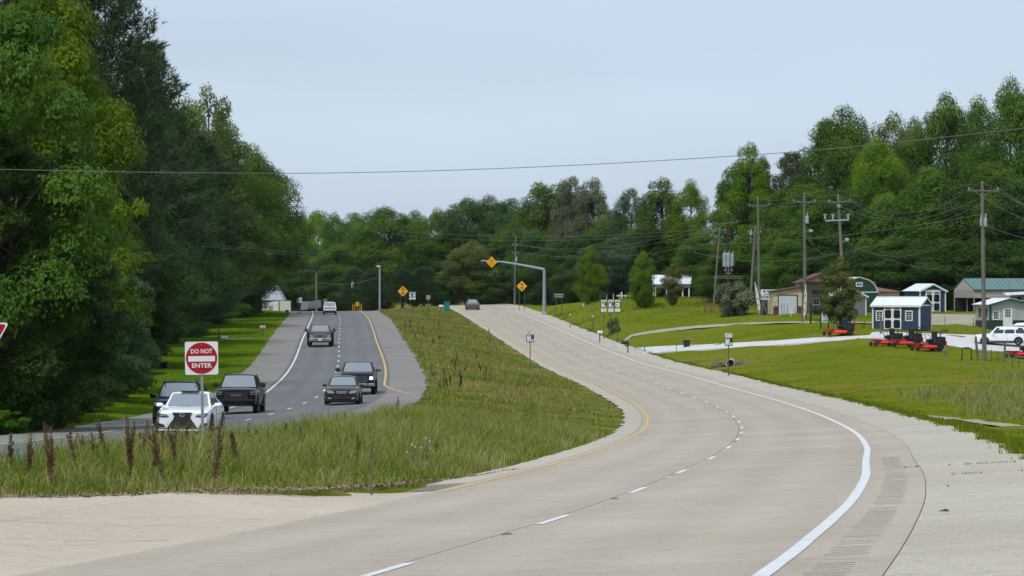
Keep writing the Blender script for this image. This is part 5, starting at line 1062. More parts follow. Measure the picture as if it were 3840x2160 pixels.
for xx, y in ((xl+.05, 6.4), (xc(3635), 3.5), (xc(3653), .06), (xc(3760), .06), (xc(3860), .06)): MB().box((xx, y, (ye)/2-.1), (.12, .12, ye)).build('post', GALV, cp)
# glazed office with green skirting
D = 331.0; X = xpx(3760, D); gh = empty('glazed_office', (X, D, hz(X, D)), R_(9), 'glazed office with green skirting, white door and white roof', 'building'); zc = lambda y: zpx(y, D)-gh.location.z; xc = lambda x: xpx(x, D)-X
xa, xb, xm = xc(3710), xc(3890), xc(3783); za, zpk = zc(1141), zc(1121); sk = zc(1202); d = 5.0
for y in (0, d): 
    MB().poly([(xa, y, sk), (xb, y, sk), (xb, y, za), (xm, y, zpk), (xa, y, za)]).build('glazed_wall', POLYC, gh); MB().poly([(xa, y, 0), (xb, y, 0), (xb, y, sk-.002), (xa, y, sk-.002)]).build('skirting', GREENW, gh)
for xx in (xa, xb): MB().poly([(xx, 0, sk), (xx, d, sk), (xx, d, za), (xx, 0, za)]).build('glazed_wall', POLYC, gh); MB().poly([(xx, 0, 0), (xx, d, 0), (xx, d, sk-.002), (xx, 0, sk-.002)]).build('skirting', GREENW, gh)
MB().box((xa+.05, -.03, za/2), (.22, .08, za)).build('corner_post', GREENW, gh); MB().box((0, -.03, sk), (xb-xa, .06, .06)).build('sill_rail', GREENW, gh)
for xx in np.linspace(xa+.9, xb-.5, 5): MB().box((xx, -.02, (sk+za)/2), (.05, .05, za-sk)).build('mullion', M_('pale_frame', (.5, .52, .52), .6), gh)
MB().box(((xa+xb)/2, -.025, za-.25), (xb-xa-.3, .05, .06)).build('transom', M_('pale_frame', (.5, .52, .52), .6), gh)
dr = MB().box((xc(3779), -.05, zc(1158)/2+.02), (1.0, .08, zc(1158)), bev=.01).build('door', TRIMW, gh)
for i in range(3):
    for j in range(3): MB().box((xc(3779)-.2+i*.2, -.095, zc(1188)+.1+j*.28), (.15, .012, .23)).build('pane', WINGL, dr)
window(gh, (xc(3735), 0, zc(1182)), .55, .75, 3, 3); 
for s, xe in ((-1, xa-.3), (1, xb+.3)):
    roof_panels(gh, (xe, -.45, za-.06), (xe, d+.4, za-.06), (xm, d+.4, zpk+.05), (xm, -.45, zpk+.05), 9, WHROOF); MB().bar((xe, -.46, za-.12), (xm, -.46, zpk-.02), .05, .14).build('rake_board', GREENW, gh)
# side windows of the office seen on its left flank
for y in (1.2, 3.4): MB().box((xa-.02, y, (sk+za)/2-.05), (.04, .7, .95)).build('side_window', WINGL, gh)
# grey building at the right picture edge
D = 356.0; X = xpx(3850, D); gb = empty('grey_workshop', (X, D, hz(X, D)), R_(-6), 'grey workshop with white roof at the right picture edge', 'building'); zc = lambda y: zpx(y, D)-gb.location.z; xc = lambda x: xpx(x, D)-X
MB().box((1.2, 3, zc(1106)/2), (5.4, 6, zc(1106))).build('wall', GREYS, gb); MB().add([(xc(3772), -.6, zc(1108)), (4.5, -.6, zc(1097)), (4.5, 6, zc(1090)), (xc(3772), 6, zc(1101)), (xc(3772), -.6, zc(1105)), (4.5, -.6, zc(1094)), (4.5, 6, zc(1087)), (xc(3772), 6, zc(1098))], [[0, 3, 2, 1], [4, 5, 6, 7], [0, 1, 5, 4], [1, 2, 6, 5], [2, 3, 7, 6], [3, 0, 4, 7]]).build('roof', WHROOF, gb)
for xx in (xc(3822), xc(3850)): MB().prism([(-.25, -.3), (.35, -.3), (.22, .3), (-.22, .3)], .02, c=(xx, -.02, zc(1124))).build('window', DARKIN, gb)
# white roofed pavilion beyond the lawn
D = 462.0; X = xpx(2525, D); pv = empty('white_roofed_pavilion', (X, D, hz(X, D)), 0, 'open pavilion with white metal roof among the trees', 'building'); zc = lambda y: zpx(y, D)-pv.location.z; xc = lambda x: xpx(x, D)-X
roof_panels(pv, (xc(2445), 0, zc(1067)), (xc(2592), 0, zc(1065)), (xc(2602), 4.5, zc(1031)), (xc(2450), 4.5, zc(1031)), 16, WHROOF); MB().box((0, .1, zc(1073)), (xc(2585)-xc(2455), .15, .5)).build('fascia', M_('slate_fascia', (.10, .13, .16), .6), pv)
for px in (2450, 2458, 2500, 2560, 2584): MB().box((xc(px), .2, zc(1073)/2), (.18, .18, zc(1073))).build('post', TRIMW, pv)
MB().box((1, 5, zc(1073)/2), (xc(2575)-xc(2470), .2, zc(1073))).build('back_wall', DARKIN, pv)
# ---- left background: white painted wall, grey roof, leaning fence panels
D = 486.0; X = xpx(1020, D); wl = empty('grey_roofed_barn', (X, D+6, hz(X, D+6)), 0, 'weathered barn with steep grey roof behind the white wall', 'building'); zc = lambda y: zpx(y, D+6)-wl.location.z; xc = lambda x: xpx(x, D+6)-X
GREYROOF = M_('weathered_roof', (.30, .31, .33), .7, noise=.25, nscale=1.2)
MB().add([(xc(965), 0, zc(1126)), (xc(1064), 0, zc(1126)), (xc(1036), 3.5, zc(1068)), (xc(1018), 3.5, zc(1068)), (xc(965), 7, zc(1126)), (xc(1064), 7, zc(1126))], [[0, 1, 2, 3], [1, 5, 2], [0, 3, 4], [3, 2, 5, 4]]).build('roof', GREYROOF, wl); MB().box((xc(1014), 3.5, zc(1126)/2), (xc(1060)-xc(968), 6.6, zc(1126))).build('wall', M_('rust_boards', (.12, .06, .05), .9, noise=.3), wl)
WPW = M_('white_painted_boards', (.66, .66, .66), .8, noise=.08, nscale=2); r = empty('white_painted_wall', (X, D, hz(X, D)), 0, 'long white wall with red hand painted writing and drawing', 'wall'); zc = lambda y: zpx(y, D)-r.location.z; xc = lambda x: xpx(x, D)-X
MB().add([(xc(967), 0, -.3), (xc(1046), 0, -.3), (xc(1046), 0, zc(1128)), (xc(967), 0, zc(1139)), (xc(967), .3, -.3), (xc(1046), .3, -.3), (xc(1046), .3, zc(1128)), (xc(967), .3, zc(1139))], [[0, 1, 2, 3], [4, 7, 6, 5], [3, 2, 6, 7], [1, 5, 6, 2], [0, 3, 7, 4]]).build('panel', WPW, r)
MB().box(((xc(1049)+xc(1091))/2, .1, zc(1128)/2-.15), (xc(1091)-xc(1049), .3, zc(1128)+.3)).build('panel', M_('cream_boards', (.56, .54, .48), .8, noise=.1), r); 
for px in (1046.5, 1091): MB().box((xc(px), -.02, zc(1127)/2-.15), (.14, .1, zc(1127)+.3)).build('batten', WOODG, r)
RPA = M_('red_paint', (.42, .03, .05), .7)
for i, (a, b, c, d_) in enumerate(((997, 1146, 1003, 1142), (1003, 1142, 1000, 1152), (1000, 1152, 1004, 1160), (1004, 1160, 1000, 1163), (1007, 1150, 1009, 1162), (1011, 1144, 1012, 1160), (1013, 1158, 1016, 1148), (1017, 1142, 1018, 1160), (1003, 1163, 1018, 1161), (1006, 1165, 1014, 1165))): MB().bar((xc(a), -.02, zc(b)), (xc(c), -.02, zc(d_)), .11, .02).build('brush_stroke', RPA, r)
CORR = M_('corrugated_white', (.60, .62, .63), .6, noise=.15, nscale=1)
for nm, lab, q, mt in (('leaning_fence_panel', 'white corrugated panel leaning beside the crest', [(1127, 1162), (1156, 1160), (1160, 1130), (1131, 1131)], CORR), ('leaning_fence_panel', 'beige plywood panel leaning beside the crest', [(1160, 1157), (1205, 1153), (1203, 1124), (1158, 1130)], M_('plywood', (.36, .31, .27), .8, noise=.2))):
    D2 = 478.0; P = [(xpx(a, D2), D2-(.5 if i < 2 else 0), zpx(b, D2)) for i, (a, b) in enumerate(q)]; c = Vector(P[0]); r = empty(nm, (c.x, c.y, hz(c.x, c.y)), 0, lab, 'fence panel', 'leaning panels at the crest'); P = [Vector(v)-r.location for v in P]
    MB().add([tuple(v) for v in P]+[tuple(v+Vector((0, .08, 0))) for v in P], [[0, 1, 2, 3], [4, 7, 6, 5], [0, 4, 5, 1], [1, 5, 6, 2], [2, 6, 7, 3], [3, 7, 4, 0]]).build('sheet', mt, r)
    for t in ((.15, .3, .45, .6, .75, .9) if mt is CORR else ()): MB().bar(P[0]*(1-t)+P[3]*t+Vector((0, -.02, 0)), P[1]*(1-t)+P[2]*t+Vector((0, -.02, 0)), .05, .03).build('corrugation', mt, r)
    for t in (0.0, 1.0): MB().bar(P[0]*(1-t)+P[1]*t+Vector((0, .1, -.4)), P[3]*(1-t)+P[2]*t+Vector((0, .1, .05)), .09).build('stud', WOODD, r)
# ---- commercial signs, flags, fences, gate
D = 366.0; X = xpx(2878, D); r = empty('roofing_sign', (X, D, hz(X, D)), 0, 'white roofing company sign board left of the tan barn', 'sign board'); zc = lambda y: zpx(y, D)-r.location.z
W_ = 66*D/F_PX; cx = xpx(2886, D)-X; b = MB().box((cx, 0, (zc(1086)+zc(1124))/2), (W_, .05, zc(1086)-zc(1124)), bev=.01).build('board', SWHITE, r)
BLU = M_('sign_blue', (.03, .09, .25), .5); l0 = xpx(2855, D)-X+.12
MB().prism([(l0, zc(1096)), (l0+.14, zc(1089)), (l0+.24, zc(1093)), (l0+.34, zc(1089)), (l0+.46, zc(1096)), (l0+.36, zc(1096)), (l0+.24, zc(1094)), (l0+.12, zc(1096))], .01, c=(0, -.045, 0)).build('roof_logo', SBLACK, b); MB().prism([(l0+.17, zc(1089)), (l0+.24, zc(1087)), (l0+.31, zc(1089)), (l0+.24, zc(1091))], .01, c=(0, -.05, 0)).build('roof_logo', M_('sign_orange', (.6, .25, .03), .5), b)
text_mesh('McCONN', .30, BLU, 'lettering', b, (l0+1.12, -.04, zc(1092)), width=1.15, bold=.008); text_mesh('-ROOFIN', .22, BLU, 'lettering', b, (l0+.72, -.04, zc(1104)), width=1.25, bold=.004); bb = MB().box((cx, -.03, zc(1114)), (W_-.06, .012, .27)).build('phone_band', BLU, b); text_mesh('225-307-9', .24, SWHITE, 'lettering', bb, (l0+.66, -.045, zc(1114)), width=1.3, bold=.006)
for dx in (-.8, .8): MB().box((cx+dx, .08, zc(1090)/2), (.1, .1, zc(1090))).build('post', WOODG, r)
def flag(label, D, top, bot, wid, rz=0, mat=None, pole2=None):
    X = xpx(bot[0], D); r = empty('feather_flag', (X, D, hz(X, D)), 0, label, 'flag', 'feather flags by the gravel drive'); P = lambda a: Vector((xpx(a[0], D)-X, 0, zpx(a[1], D)-r.location.z)); t, b = P(top), P(bot); m = MB(); n = 9; ax = (t-b); sd = Vector((ax.z, 0, -ax.x)).normalized(); rows = []
    for i in range(n):
        s = i/(n-1); c = b+ax*(.12+.88*s)+sd*math.sin(s*3)*.05; w = wid*(.35+.65*math.sin(min(1, s*1.15)*math.pi)**.5 if s < .92 else .3); rows.append([c-sd*w/2+Vector((0, .05*math.sin(i*2), 0)), c+Vector((0, -.04, 0)), c+sd*w/2+Vector((0, .05*math.cos(i*2), 0))])
    m.grid(rows); f = m.build('cloth', mat or M_('flag_white', (.62, .60, .60), .8, noise=.2), r)
    for i in range(0, n-1, 2): c = b+ax*(.18+.8*i/n); MB().box((c.x, -.07, c.z), (wid*.5, .012, .10)).build('printed_mark', M_('flag_red', (.36, .06, .07), .7), f)
    MB().path([b-ax*.02, b+ax*.5+sd*.02, t], .02, 6).build('pole', SALU, r)
flag('leaning feather flag left of the roofing sign', 352, (2830, 1058), (2851, 1190), .34); 
D = 350.0; X = xpx(2879, D); b0 = Vector((X, D, hz(X, D))); m = MB().path([(0, 0, 0), (xpx(2860, D)-X, 0, zpx(1125, D)-b0.z), (xpx(2845, D)-X, 0, zpx(1080, D)-b0.z), (xpx(2836, D)-X, 0, zpx(1068, D)-b0.z)], .03, 6).build('bare_flag_pole', SALU, loc=b0); tag(m, 'bare curved flag pole beside the roofing sign', 'pole')
flag('upright feather flag in front of the porch pole', 325, (3021, 1066), (3015, 1212), .30)
D = 322.0; X = xpx(3095, D); r = empty('yard_sign', (X, D, hz(X, D)), 0, 'pale blue printed yard sign between dark posts', 'sign board'); zc = lambda y: zpx(y, D)-r.location.z; k = D/F_PX
b = MB().box((0, 0, (zc(1166)+zc(1210))/2), (20*k, .04, 44*k), bev=.01).build('board', M_('sign_pale_blue', (.42, .55, .60), .5), r)
for i, (dx, z0, w, h, mt) in enumerate(((0, 1170, 16, 3, 'd'), (1, 1178, 13, 5, 'd'), (-4, 1190, 6, 7, 'w'), (5, 1186, 7, 10, 'w'), (0, 1202, 15, 4, 'd'), (2, 1195, 6, 4, 'd'))): MB().box((dx*k, -.025, zc(z0)), (w*k, .01, h*k)).build('printed_block', SWHITE if mt == 'w' else M_('print_teal', (.08, .22, .28), .5), b)
for dx in (-17, 11): MB().box((dx*k, .05, zc(1166)/2), (.13, .13, zc(1160)+.1)).build('post', WOODD, r)
f = MB(); f.grid([[(-10*k-.1, 0, zc(1208)), (-10*k+.1, .05, zc(1208))], [(-9*k-.15, .04, zc(1175)), (-9*k+.12, -.02, zc(1175))], [(-8*k-.1, 0, zc(1148)), (-8*k+.15, .03, zc(1143))], [(-3*k, .02, zc(1139)), (-3*k+.1, 0, zc(1142))]]); f.build('pennant', SWHITE, r)
# fence posts
def fpost(label, px, D, y0, w=.13, mat=WOODG, lean_=0, name='fence_post', group=None, yb=None):
    p = on(px, D); h = zpx(y0, D)-p.z; m = MB(); m.tube((0, 0, -.2), (h*math.tan(R_(lean_)), 0, h), w/2, w/2*.9, 8); o = m.build(name, mat, loc=p); tag(o, label, 'fence post', group); return o
fg = 'wooden fence posts in the yard'; tg = 'metal fence posts along the right lawn'; bp = 'thin stakes before the roller door'
for a in (('thick fence post right of the roller door', 3008, 338, 1148, .2), ('dark gate post left of the yard sign', 3040, 335, 1137, .22, WOODD), ('fence post right of the orange-red mower', 3204, 312, 1178, .14), ('fence post in front of the navy shed', 3303, 303, 1185, .2), ('leaning post at the foot of the right pole', 3668, 262, 1262, .22, WOODG, -6), ('wooden fence post right of the right pole', 3768, 258, 1286, .19), ('short leaning stump near the navy shed', 3236, 318, 1206, .12, WOODG, 14), ('fence post right of the yard sign behind the mower', 3125, 312, 1200, .12)): fpost(*a, group=fg)
for i, (px, D, y0) in enumerate(((3693, 258, 1300), (3718, 256, 1310), (3742, 254, 1315), (3796, 250, 1325), (3821, 246, 1335), (3846, 242, 1345), (3543, 330, 1186), (3650, 335, 1190), (3430, 316, 1200), (3652, 266, 1310), (3628, 300, 1200))):
    if i < 9: fpost(('first wire fence post right of the right pole', 'second wire fence post right of the right pole', 'third wire fence post right of the right pole', 'fourth wire fence post, right of the wooden one', 'fifth wire fence post, near the right edge', 'last wire fence post at the right edge', 'thin post in front of the gravel yard', 'thin post at the corner of the glazed office', 'thin post before the right window of the navy shed')[i], px, D, y0, .06, GREENPOST, group=tg)
for i, (px, y0) in enumerate(((2908, 1133), (2931, 1137), (2940, 1140), (2953, 1145), (2967, 1151), (2982, 1153), (2995, 1155))): fpost('thin stake before the roller door, number %s from the left' % ('one', 'two', 'three', 'four', 'five', 'six', 'seven')[i], px, 352, y0, .06, (GREENPOST, TRIMW)[i == 4], group=bp)
for i, py in enumerate((1318, 1332, 1346)):
    pts = []
    for px, D, y0 in ((3668, 262, 1262), (3718, 256, 1310), (3768, 258, 1286), (3821, 246, 1335), (3900, 236, 1345)): p = on(px, D); pts.append((p.x, p.y, p.z+.9-.3*i))
    o = MB().path(pts, .008, 4).build('fence_wire', GALV); tag(o, ('top', 'middle', 'bottom')[i]+' strand of the wire fence at the right edge', 'wire', 'strands of the right wire fence')
D = 392.0; p = on(2661, D); r = empty('brown_field_gate', p, R_(4), 'brown wooden field gate left of the big rounded bush', 'gate'); RW = M_('reddish_wood', (.16, .085, .05), .9)
for z in (.25, .5, .75, 1.0, 1.2): MB().box((0, 0, z), (1.15, .05, .09)).build('rail', RW, r)
for x in (-.58, .15, .58): MB().box((x, 0, .65), (.1, .1, 1.5)).build('post', RW, r)
# white board fence with tall post on the crest, white boxes
D = 452.0; p = on(2335, D); r = empty('white_board_fence', p, 0, 'white board fence with a tall post behind the route signs', 'fence')
for px in (2250, 2275, 2300, 2322, 2345, 2360, 2373): MB().box((xpx(px, D)-p.x, 0, .45), (.10, .10, 1.0 if px % 2 else 1.15)).build('post', TRIMW, r)
MB().box((xpx(2331, D)-p.x, 0, zpx(1095, D)/1-p.z-(zpx(1095, D)-p.z)/2), (.2, .2, zpx(1095, D)-p.z)).build('tall_post', TRIMW, r)
for z in (.75,): MB().box((xpx(2342, D)-p.x, -.1, z), (xpx(2373, D)-xpx(2310, D), .04, .12)).build('rail', TRIMW, r)
for i, (px, w, h) in enumerate(((2190, .42, .75), (2200, .22, .5))):
    p = on(px, 460); r = empty('white_post_box', p, 0, ('larger', 'smaller')[i]+' white gabled box left of the route signs', 'box', 'white boxes on the lawn crest'); z0 = zpx(1139, 460)-p.z; MB().prism([(-w/2, z0-.5), (w/2, z0-.5), (w/2, z0+h*.6), (0, z0+h), (-w/2, z0+h*.6)], .3).build('box', TRIMW, r)
# garden figure, sawhorse, rock
D = 272.0; p = on(3541, D); fgm = M_('patina_stone', (.12, .17, .16), .8, noise=.4, nscale=12); r = empty('garden_figure', p, R_(20), 'small grey-green garden figure on the lawn beside the mowers', 'garden ornament'); k = D/F_PX
MB().lathe([(0, 0), (.17, 0), (.19, .05), (.13, .1), (.12, .2)], 12).build('base', fgm, r); MB().lathe([(.12, .18), (.17, .3), (.15, .42), (.09, .5), (0, .52)], 12).build('torso', fgm, r); MB().lathe([(0, .44), (.07, .48), (.09, .56), (.06, .64), (0, .66)], 10, c=(.03, -.03, 0)).build('head', fgm, r); MB().path([(.12, 0, .42), (.2, -.08, .32), (.1, -.16, .28)], [.05, .045, .035], 6).build('arm', fgm, r)
D = 262.0; p = on(3625, D); r = empty('sawhorse', p, R_(3), 'dark trestle frame standing on the lawn left of the right pole', 'trestle'); zz = zpx(1306, D)-p.z
MB().box((0, 0, zz), (.85, .09, .08), bev=.01).build('beam', WOODD, r)
for s in (-1, 1):
    for t in (-1, 1): MB().bar((s*.36, t*.02, zz), (s*.40, t*.18, -.05), .05).build('leg', WOODD, r)
MB().box((0, 0, zz+.06), (.4, .12, .06), bev=.02).build('cap', WOODD, r)
p = at(3800, 1552); m = bmesh.new(); bmesh.ops.create_icosphere(m, subdivisions=3, radius=.28)
for v in m.verts: v.co *= 1+.18*math.sin(v.co.x*9+1)*math.cos(v.co.y*8)+.12*math.sin(v.co.z*13); v.co.z *= .75
me = bpy.data.meshes.new('rock'); m.to_mesh(me); m.free(); me.materials.append(M_('orange_rock', (.42, .25, .16), .9, noise=.3, nscale=6, bump=.5, bscale=12)); o = link('orange_rock', me, None, (p.x, p.y, p.z+.08)); tag(o, 'orange-brown rock in the weeds at the right edge', 'rock')
# ------------------------------------------------------------------ utility poles and wires
POLE = M_('pole_wood', (.15, .135, .115), .9, noise=.3, nscale=3, stretch=(1, 1, .12)); POLEG = M_('pole_wood_green', (.12, .125, .10), .9, noise=.3, nscale=3, stretch=(1, 1, .12)); CAN = M_('transformer_grey', (.34, .40, .44), .45, .2); INS = M_('insulator', (.42, .45, .47), .4); WIRE = M_('wire', (.13, .15, .15), .6)
TOPS = {}
def upole(key, label, D, top, base_px, r0=.17, mat=POLE, arms=(), cans=(), extra=None, name='utility_pole'):
    X = xpx(base_px, D); z0 = hz(X, D); r = empty(name, (X, D, z0), 0, label, 'utility pole', 'wooden utility poles'); t = Vector((xpx(top[0], D)-X, 0, zpx(top[1], D)-z0))
    MB().tube((0, 0, -.3), t, r0, r0*.68, 12).build('pole', mat, r); ax = t.normalized(); L = t.length; T = {}
    def P(f): return t*f
    for i, (py, x0, x1, dz) in enumerate(arms):
        f = (zpx(py, D)-z0)/t.z; c = P(f); a = Vector((xpx(x0, D)-X, -.12, zpx(py+dz, D)-z0)); b = Vector((xpx(x1, D)-X, -.12, zpx(py-dz, D)-z0)); arm = MB().bar(a, b, .10, .12).build('crossarm', POLE, r)
        for q in (a, b):
            MB().bar(q*.55+(a+b)*.225+Vector((0, 0, 0)), c+Vector((0, -.1, -.55)), .03, .02).build('brace', GALV, arm)
        for j, q in enumerate((a+(b-a)*.04, a+(b-a)*.5, b-(b-a)*.04)):
            if j != 1: MB().lathe([(0, .26), (.05, .25), (.06, .20), (.035, .17), (.065, .13), (.035, .10), (.03, 0)], 8).build('insulator', INS, arm, loc=q)
            T[(i, j)] = r.location+q+Vector((0, 0, .26))
    MB().lathe([(0, .3), (.055, .28), (.06, .2), (.035, .15), (.03, 0)], 8).build('insulator', INS, r, loc=t); T['top'] = r.location+t+Vector((0, 0, .28)); T['mid'] = r.location+P(.72)
    for (px, py0, py1, w) in cans:
        h = (py1-py0)*D/F_PX; c = Vector((xpx(px, D)-X, -.1, zpx(py1, D)-z0)); ww = w*D/F_PX/2; cn = MB().lathe([(0, 0), (ww*.92, 0), (ww, h*.08), (ww, h*.85), (ww*.95, h*.92), (0, h)], 14).build('transformer', CAN, r, loc=c, smooth=False); MB().lathe([(0, .32), (.05, .3), (.06, .1), (.04, 0)], 8).build('bushing', INS, cn, loc=(ww*.3, 0, h*.98))
    if extra: extra(r, P, X, z0, D)
    TOPS[key] = T; return r
def e_right(r, P, X, z0, D): MB().box((P(.42).x+.25, -.1, P(.42).z), (.3, .06, .05)).build('bracket', GALV, r); MB().path([P(.98)+Vector((0, .1, 0)), (P(.5).x+2.2, 2, P(.5).z), (4.4, 4, 0)], .012, 4).build('guy_wire', WIRE, r)
upole('R', 'tall utility pole with crossarm and transformer at the right', 265, (3683, 694), 3692, .20, POLE, ((715, 3628, 3745, 0),), ((3694, 815, 850, 14), (3678, 820, 848, 8)), e_right)
def e_A(r, P, X, z0, D): 
    c = Vector((xpx(3040, D)-X, -.2, zpx(866, D)-z0)); MB().bar(P((zpx(866, D)-z0)/P(1).z), c, .05).build('lamp_arm', GALV, r); MB().box(c, (.42, .3, .3), bev=.06).build('lamp_head', CAN, r)
upole('A', 'utility pole with transformer can before the tan barn', 345, (3016, 734), 3019, .20, POLEG, ((757, 2973, 3060, 0),), ((3026, 808, 838, 13),), e_A)
def e_B(r, P, X, z0, D):
    f = (zpx(826, D)-z0)/P(1).z; c = P(f); a = Vector((xpx(3095, D)-X, -.1, zpx(828, D)-z0)); b = Vector((xpx(3183, D)-X, -.1, zpx(824, D)-z0)); s = MB().bar(a, b, .12, .14).build('switch_arm', CAN, r)
    for px in (3094, 3123, 3180): q = Vector((xpx(px, D)-X, -.1, zpx(826, D)-z0)); MB().box(q+Vector((0, 0, .32)), (.16, .14, .5), bev=.03).build('switch_post', CAN, s); MB().box(q+Vector((0, 0, .60)), (.42, .16, .08), bev=.02).build('switch_cap', CAN, s)
    c = Vector((xpx(3175, D)-X, -.2, zpx(899, D)-z0)); MB().bar(P((zpx(912, D)-z0)/P(1).z), c, .05).build('lamp_arm', GALV, r); MB().box(c, (.4, .3, .34), bev=.06).build('lamp_head', CAN, r); MB().box(P(.93)+Vector((0, -.2, 0)), (.34, .2, .34), bev=.05).build('bracket', GALV, r)
upole('B', 'leaning utility pole with switch arm beside the magnolia', 330, (3143, 740), 3172, .20, POLE, ((757, 3105, 3190, 2),), (), e_B)
upole('C', 'utility pole behind the leaning feather flag', 378, (2842, 752), 2848, .20, POLEG, ((771, 2806, 2888, 2),), ())
def e_D(r, P, X, z0, D):
    c = Vector((0, -.3, zpx(1012, D)-z0)); m = MB(); q = [c+Vector((0, 0, .65)), c+Vector((.55, 0, 0)), c+Vector((0, 0, -.65)), c+Vector((-.55, 0, 0))]
    for i in range(4): m.bar(q[i], q[(i+1) % 4], .07)
    m.bar(q[3], q[1], .06); m.bar(q[0], q[2], .06); m.build('diamond_frame', GALV, r); 
    for dz in (0, -.25): MB().bar((-1.9, -.2, zpx(1036, D)-z0+dz), (1.7, -.2, zpx(1036, D)-z0+dz), .06).build('cross_rail', GALV, r)
upole('D', 'dark pole carrying a bank of large grey transformers', 420, (2730, 800), 2731, .22, WOODD, ((837, 2682, 2768, 4), (862, 2666, 2722, -3)), ((2717, 947, 1000, 15), (2731, 945, 1000, 16), (2746, 950, 998, 14)), e_D)
upole('E', 'grey leaning pole left of the transformer bank', 425, (2699, 862), 2676, .17, POLE, ((891, 2685, 2712, 0),), ())
upole('F', 'pole crowded with switches behind the middle poles', 408, (2832, 858), 2812, .19, POLE, ((873, 2806, 2855, 0), (898, 2814, 2850, 0), (910, 2812, 2842, 0)), ((2816, 868, 882, 10),))
upole('G', 'far pole with two crossarms above the crest', 620, (1507, 940), 1508, .20, POLE, ((952, 1487, 1528, 0), (977, 1495, 1520, 0)), ())
upole('H', 'far pole with small transformer right of the overhead diamond', 545, (1934, 893), 1930, .20, POLEG, ((920, 1922, 1942, 0), (950, 1922, 1942, 0)), ((1937, 966, 981, 9),))
upole('I', 'bare grey pole at the left crest', 560, (1186, 1029), 1187, .20, POLE, (), ())
# grey camera pole
D = 520.0; p = on(1424, D); r = empty('camera_pole', p, 0, 'plain grey steel pole with a small camera at the left crest', 'pole'); zt = zpx(1000, D)-p.z; MB().tube((0, 0, -.2), (0, 0, zt), .17, .13, 12).build('pole', STEELB, r); MB().box((-.2, -.1, zt+.05), (.55, .3, .2), bev=.05).build('camera', SWHITE, r); MB().box((0, 0, .1), (.6, .6, .25), bev=.03).build('base_plate', GALV, r)
# hanging signals
D = 560.0
def signal(label, px, py, h, body, lens):
    r = empty('traffic_signal', (xpx(px, D), D, zpx(py, D)), 0, label, 'traffic light', 'signals hanging at the crest'); MB().box((0, 0, 0), (.36, .3, h), bev=.04).build('housing', body, r); MB().bar((0, 0, h/2), (0, 0, h/2+.5), .04).build('hanger', SYEL if lens else GALV, r)
    for k in (1, 0, -1):
        m = lens if (lens and k == -1) else SBLACK; l = MB().lathe([(0, .02), (.13, 0)], 14, M=Matrix.Rotation(R_(90), 4, 'X')).build('lens', m, r, loc=(0, -.17, k*h*.31)); MB().lathe([(.14, 0), (.15, .2), (.14, .2), (.13, 0)], 12, M=Matrix.Rotation(R_(90), 4, 'X')).build('visor', body, l)
GRL = M_('lit_green', (.0, .6, .5), .3, emit=(.05, 1, .8), estr=3)
signal('dark signal showing green below the left trees', 1052, 1096, 1.05, M_('signal_teal', (.0, .07, .07), .5), GRL)
signal('white signal box hanging over the left carriageway', 1322, 1070, .95, SWHITE, None)
# wires -----------------------------------------------------------------------
def wire(label, a, b, sag, r=.013, n=16, group='overhead wires'):
    a, b = Vector(a), Vector(b); pts = []
    for i in range(n+1):
        t = i/n; p = a*(1-t)+b*t; p.z -= sag*4*t*(1-t); pts.append(p)
    o = bpy.data.objects.new('overhead_wire', MB().path([p-a for p in pts], r, 4).mesh('overhead_wire', WIRE)); COL.objects.link(o); o.location = a; tag(o, label, 'wire', group); return o
def px3(px, py, D): return Vector((xpx(px, D), D, zpx(py, D)))
D = 95.0; pts = [(-420, 622), (0, 635), (520, 646), (1043, 651), (1380, 647), (1714, 638), (2050, 625), (2385, 608), (2981, 571), (3420, 528), (3840, 481), (4300, 425)]
xs = np.linspace(-420, 4300, 60); ys = np.interp(xs, [a for a, b in pts], [b for a, b in pts]); ys = np.convolve(np.pad(ys, 4, mode='reflect', reflect_type='odd'), np.hanning(9)/np.hanning(9).sum(), 'valid'); a0 = px3(xs[0], ys[0], D)
o = bpy.data.objects.new('overhead_wire', MB().path([px3(x, y, D)-a0 for x, y in zip(xs, ys)], .010, 5).mesh('overhead_wire', WIRE)); COL.objects.link(o); o.location = a0; tag(o, 'long single wire crossing the whole sky', 'wire', 'overhead wires')
T = TOPS
wire('upper wire from right pole top to leaning pole', T['R']['top'], T['B'][(0, 2)], 2.0); wire('wire from left arm end of right pole to leaning pole', T['R'][(0, 0)], T['B'][(0, 2)]+Vector((0, 0, -.1)), 2.2); wire('wire from right arm end of right pole to leaning pole', T['R'][(0, 2)], T['B'][(0, 0)], 2.4); wire('low neutral wire between right pole and leaning pole', T['R']['mid']+Vector((0, 0, .8)), T['B']['mid']+Vector((0, 0, -.6)), 2.2)
wire('top wire between leaning pole and transformer can pole', T['B']['top'], T['A']['top'], .25); wire('left arm wire between leaning pole and transformer can pole', T['B'][(0, 0)], T['A'][(0, 0)], .35); wire('right arm wire between leaning pole and transformer can pole', T['B'][(0, 2)], T['A'][(0, 2)], .35); wire('hanging slack loop between the two yard poles', T['A']['mid'], T['B']['mid']+Vector((0, 0, -1.4)), 1.6)
wire('top wire between transformer can pole and pole behind flag', T['A']['top'], T['C']['top'], .5); wire('left arm wire between transformer can pole and pole behind flag', T['A'][(0, 0)], T['C'][(0, 0)], .6); wire('right arm wire between transformer can pole and pole behind flag', T['A'][(0, 2)], T['C'][(0, 2)], .6); wire('low wire between transformer can pole and pole behind flag', T['A']['mid']+Vector((0, 0, 1.2)), T['C']['mid']+Vector((0, 0, .6)), .6)
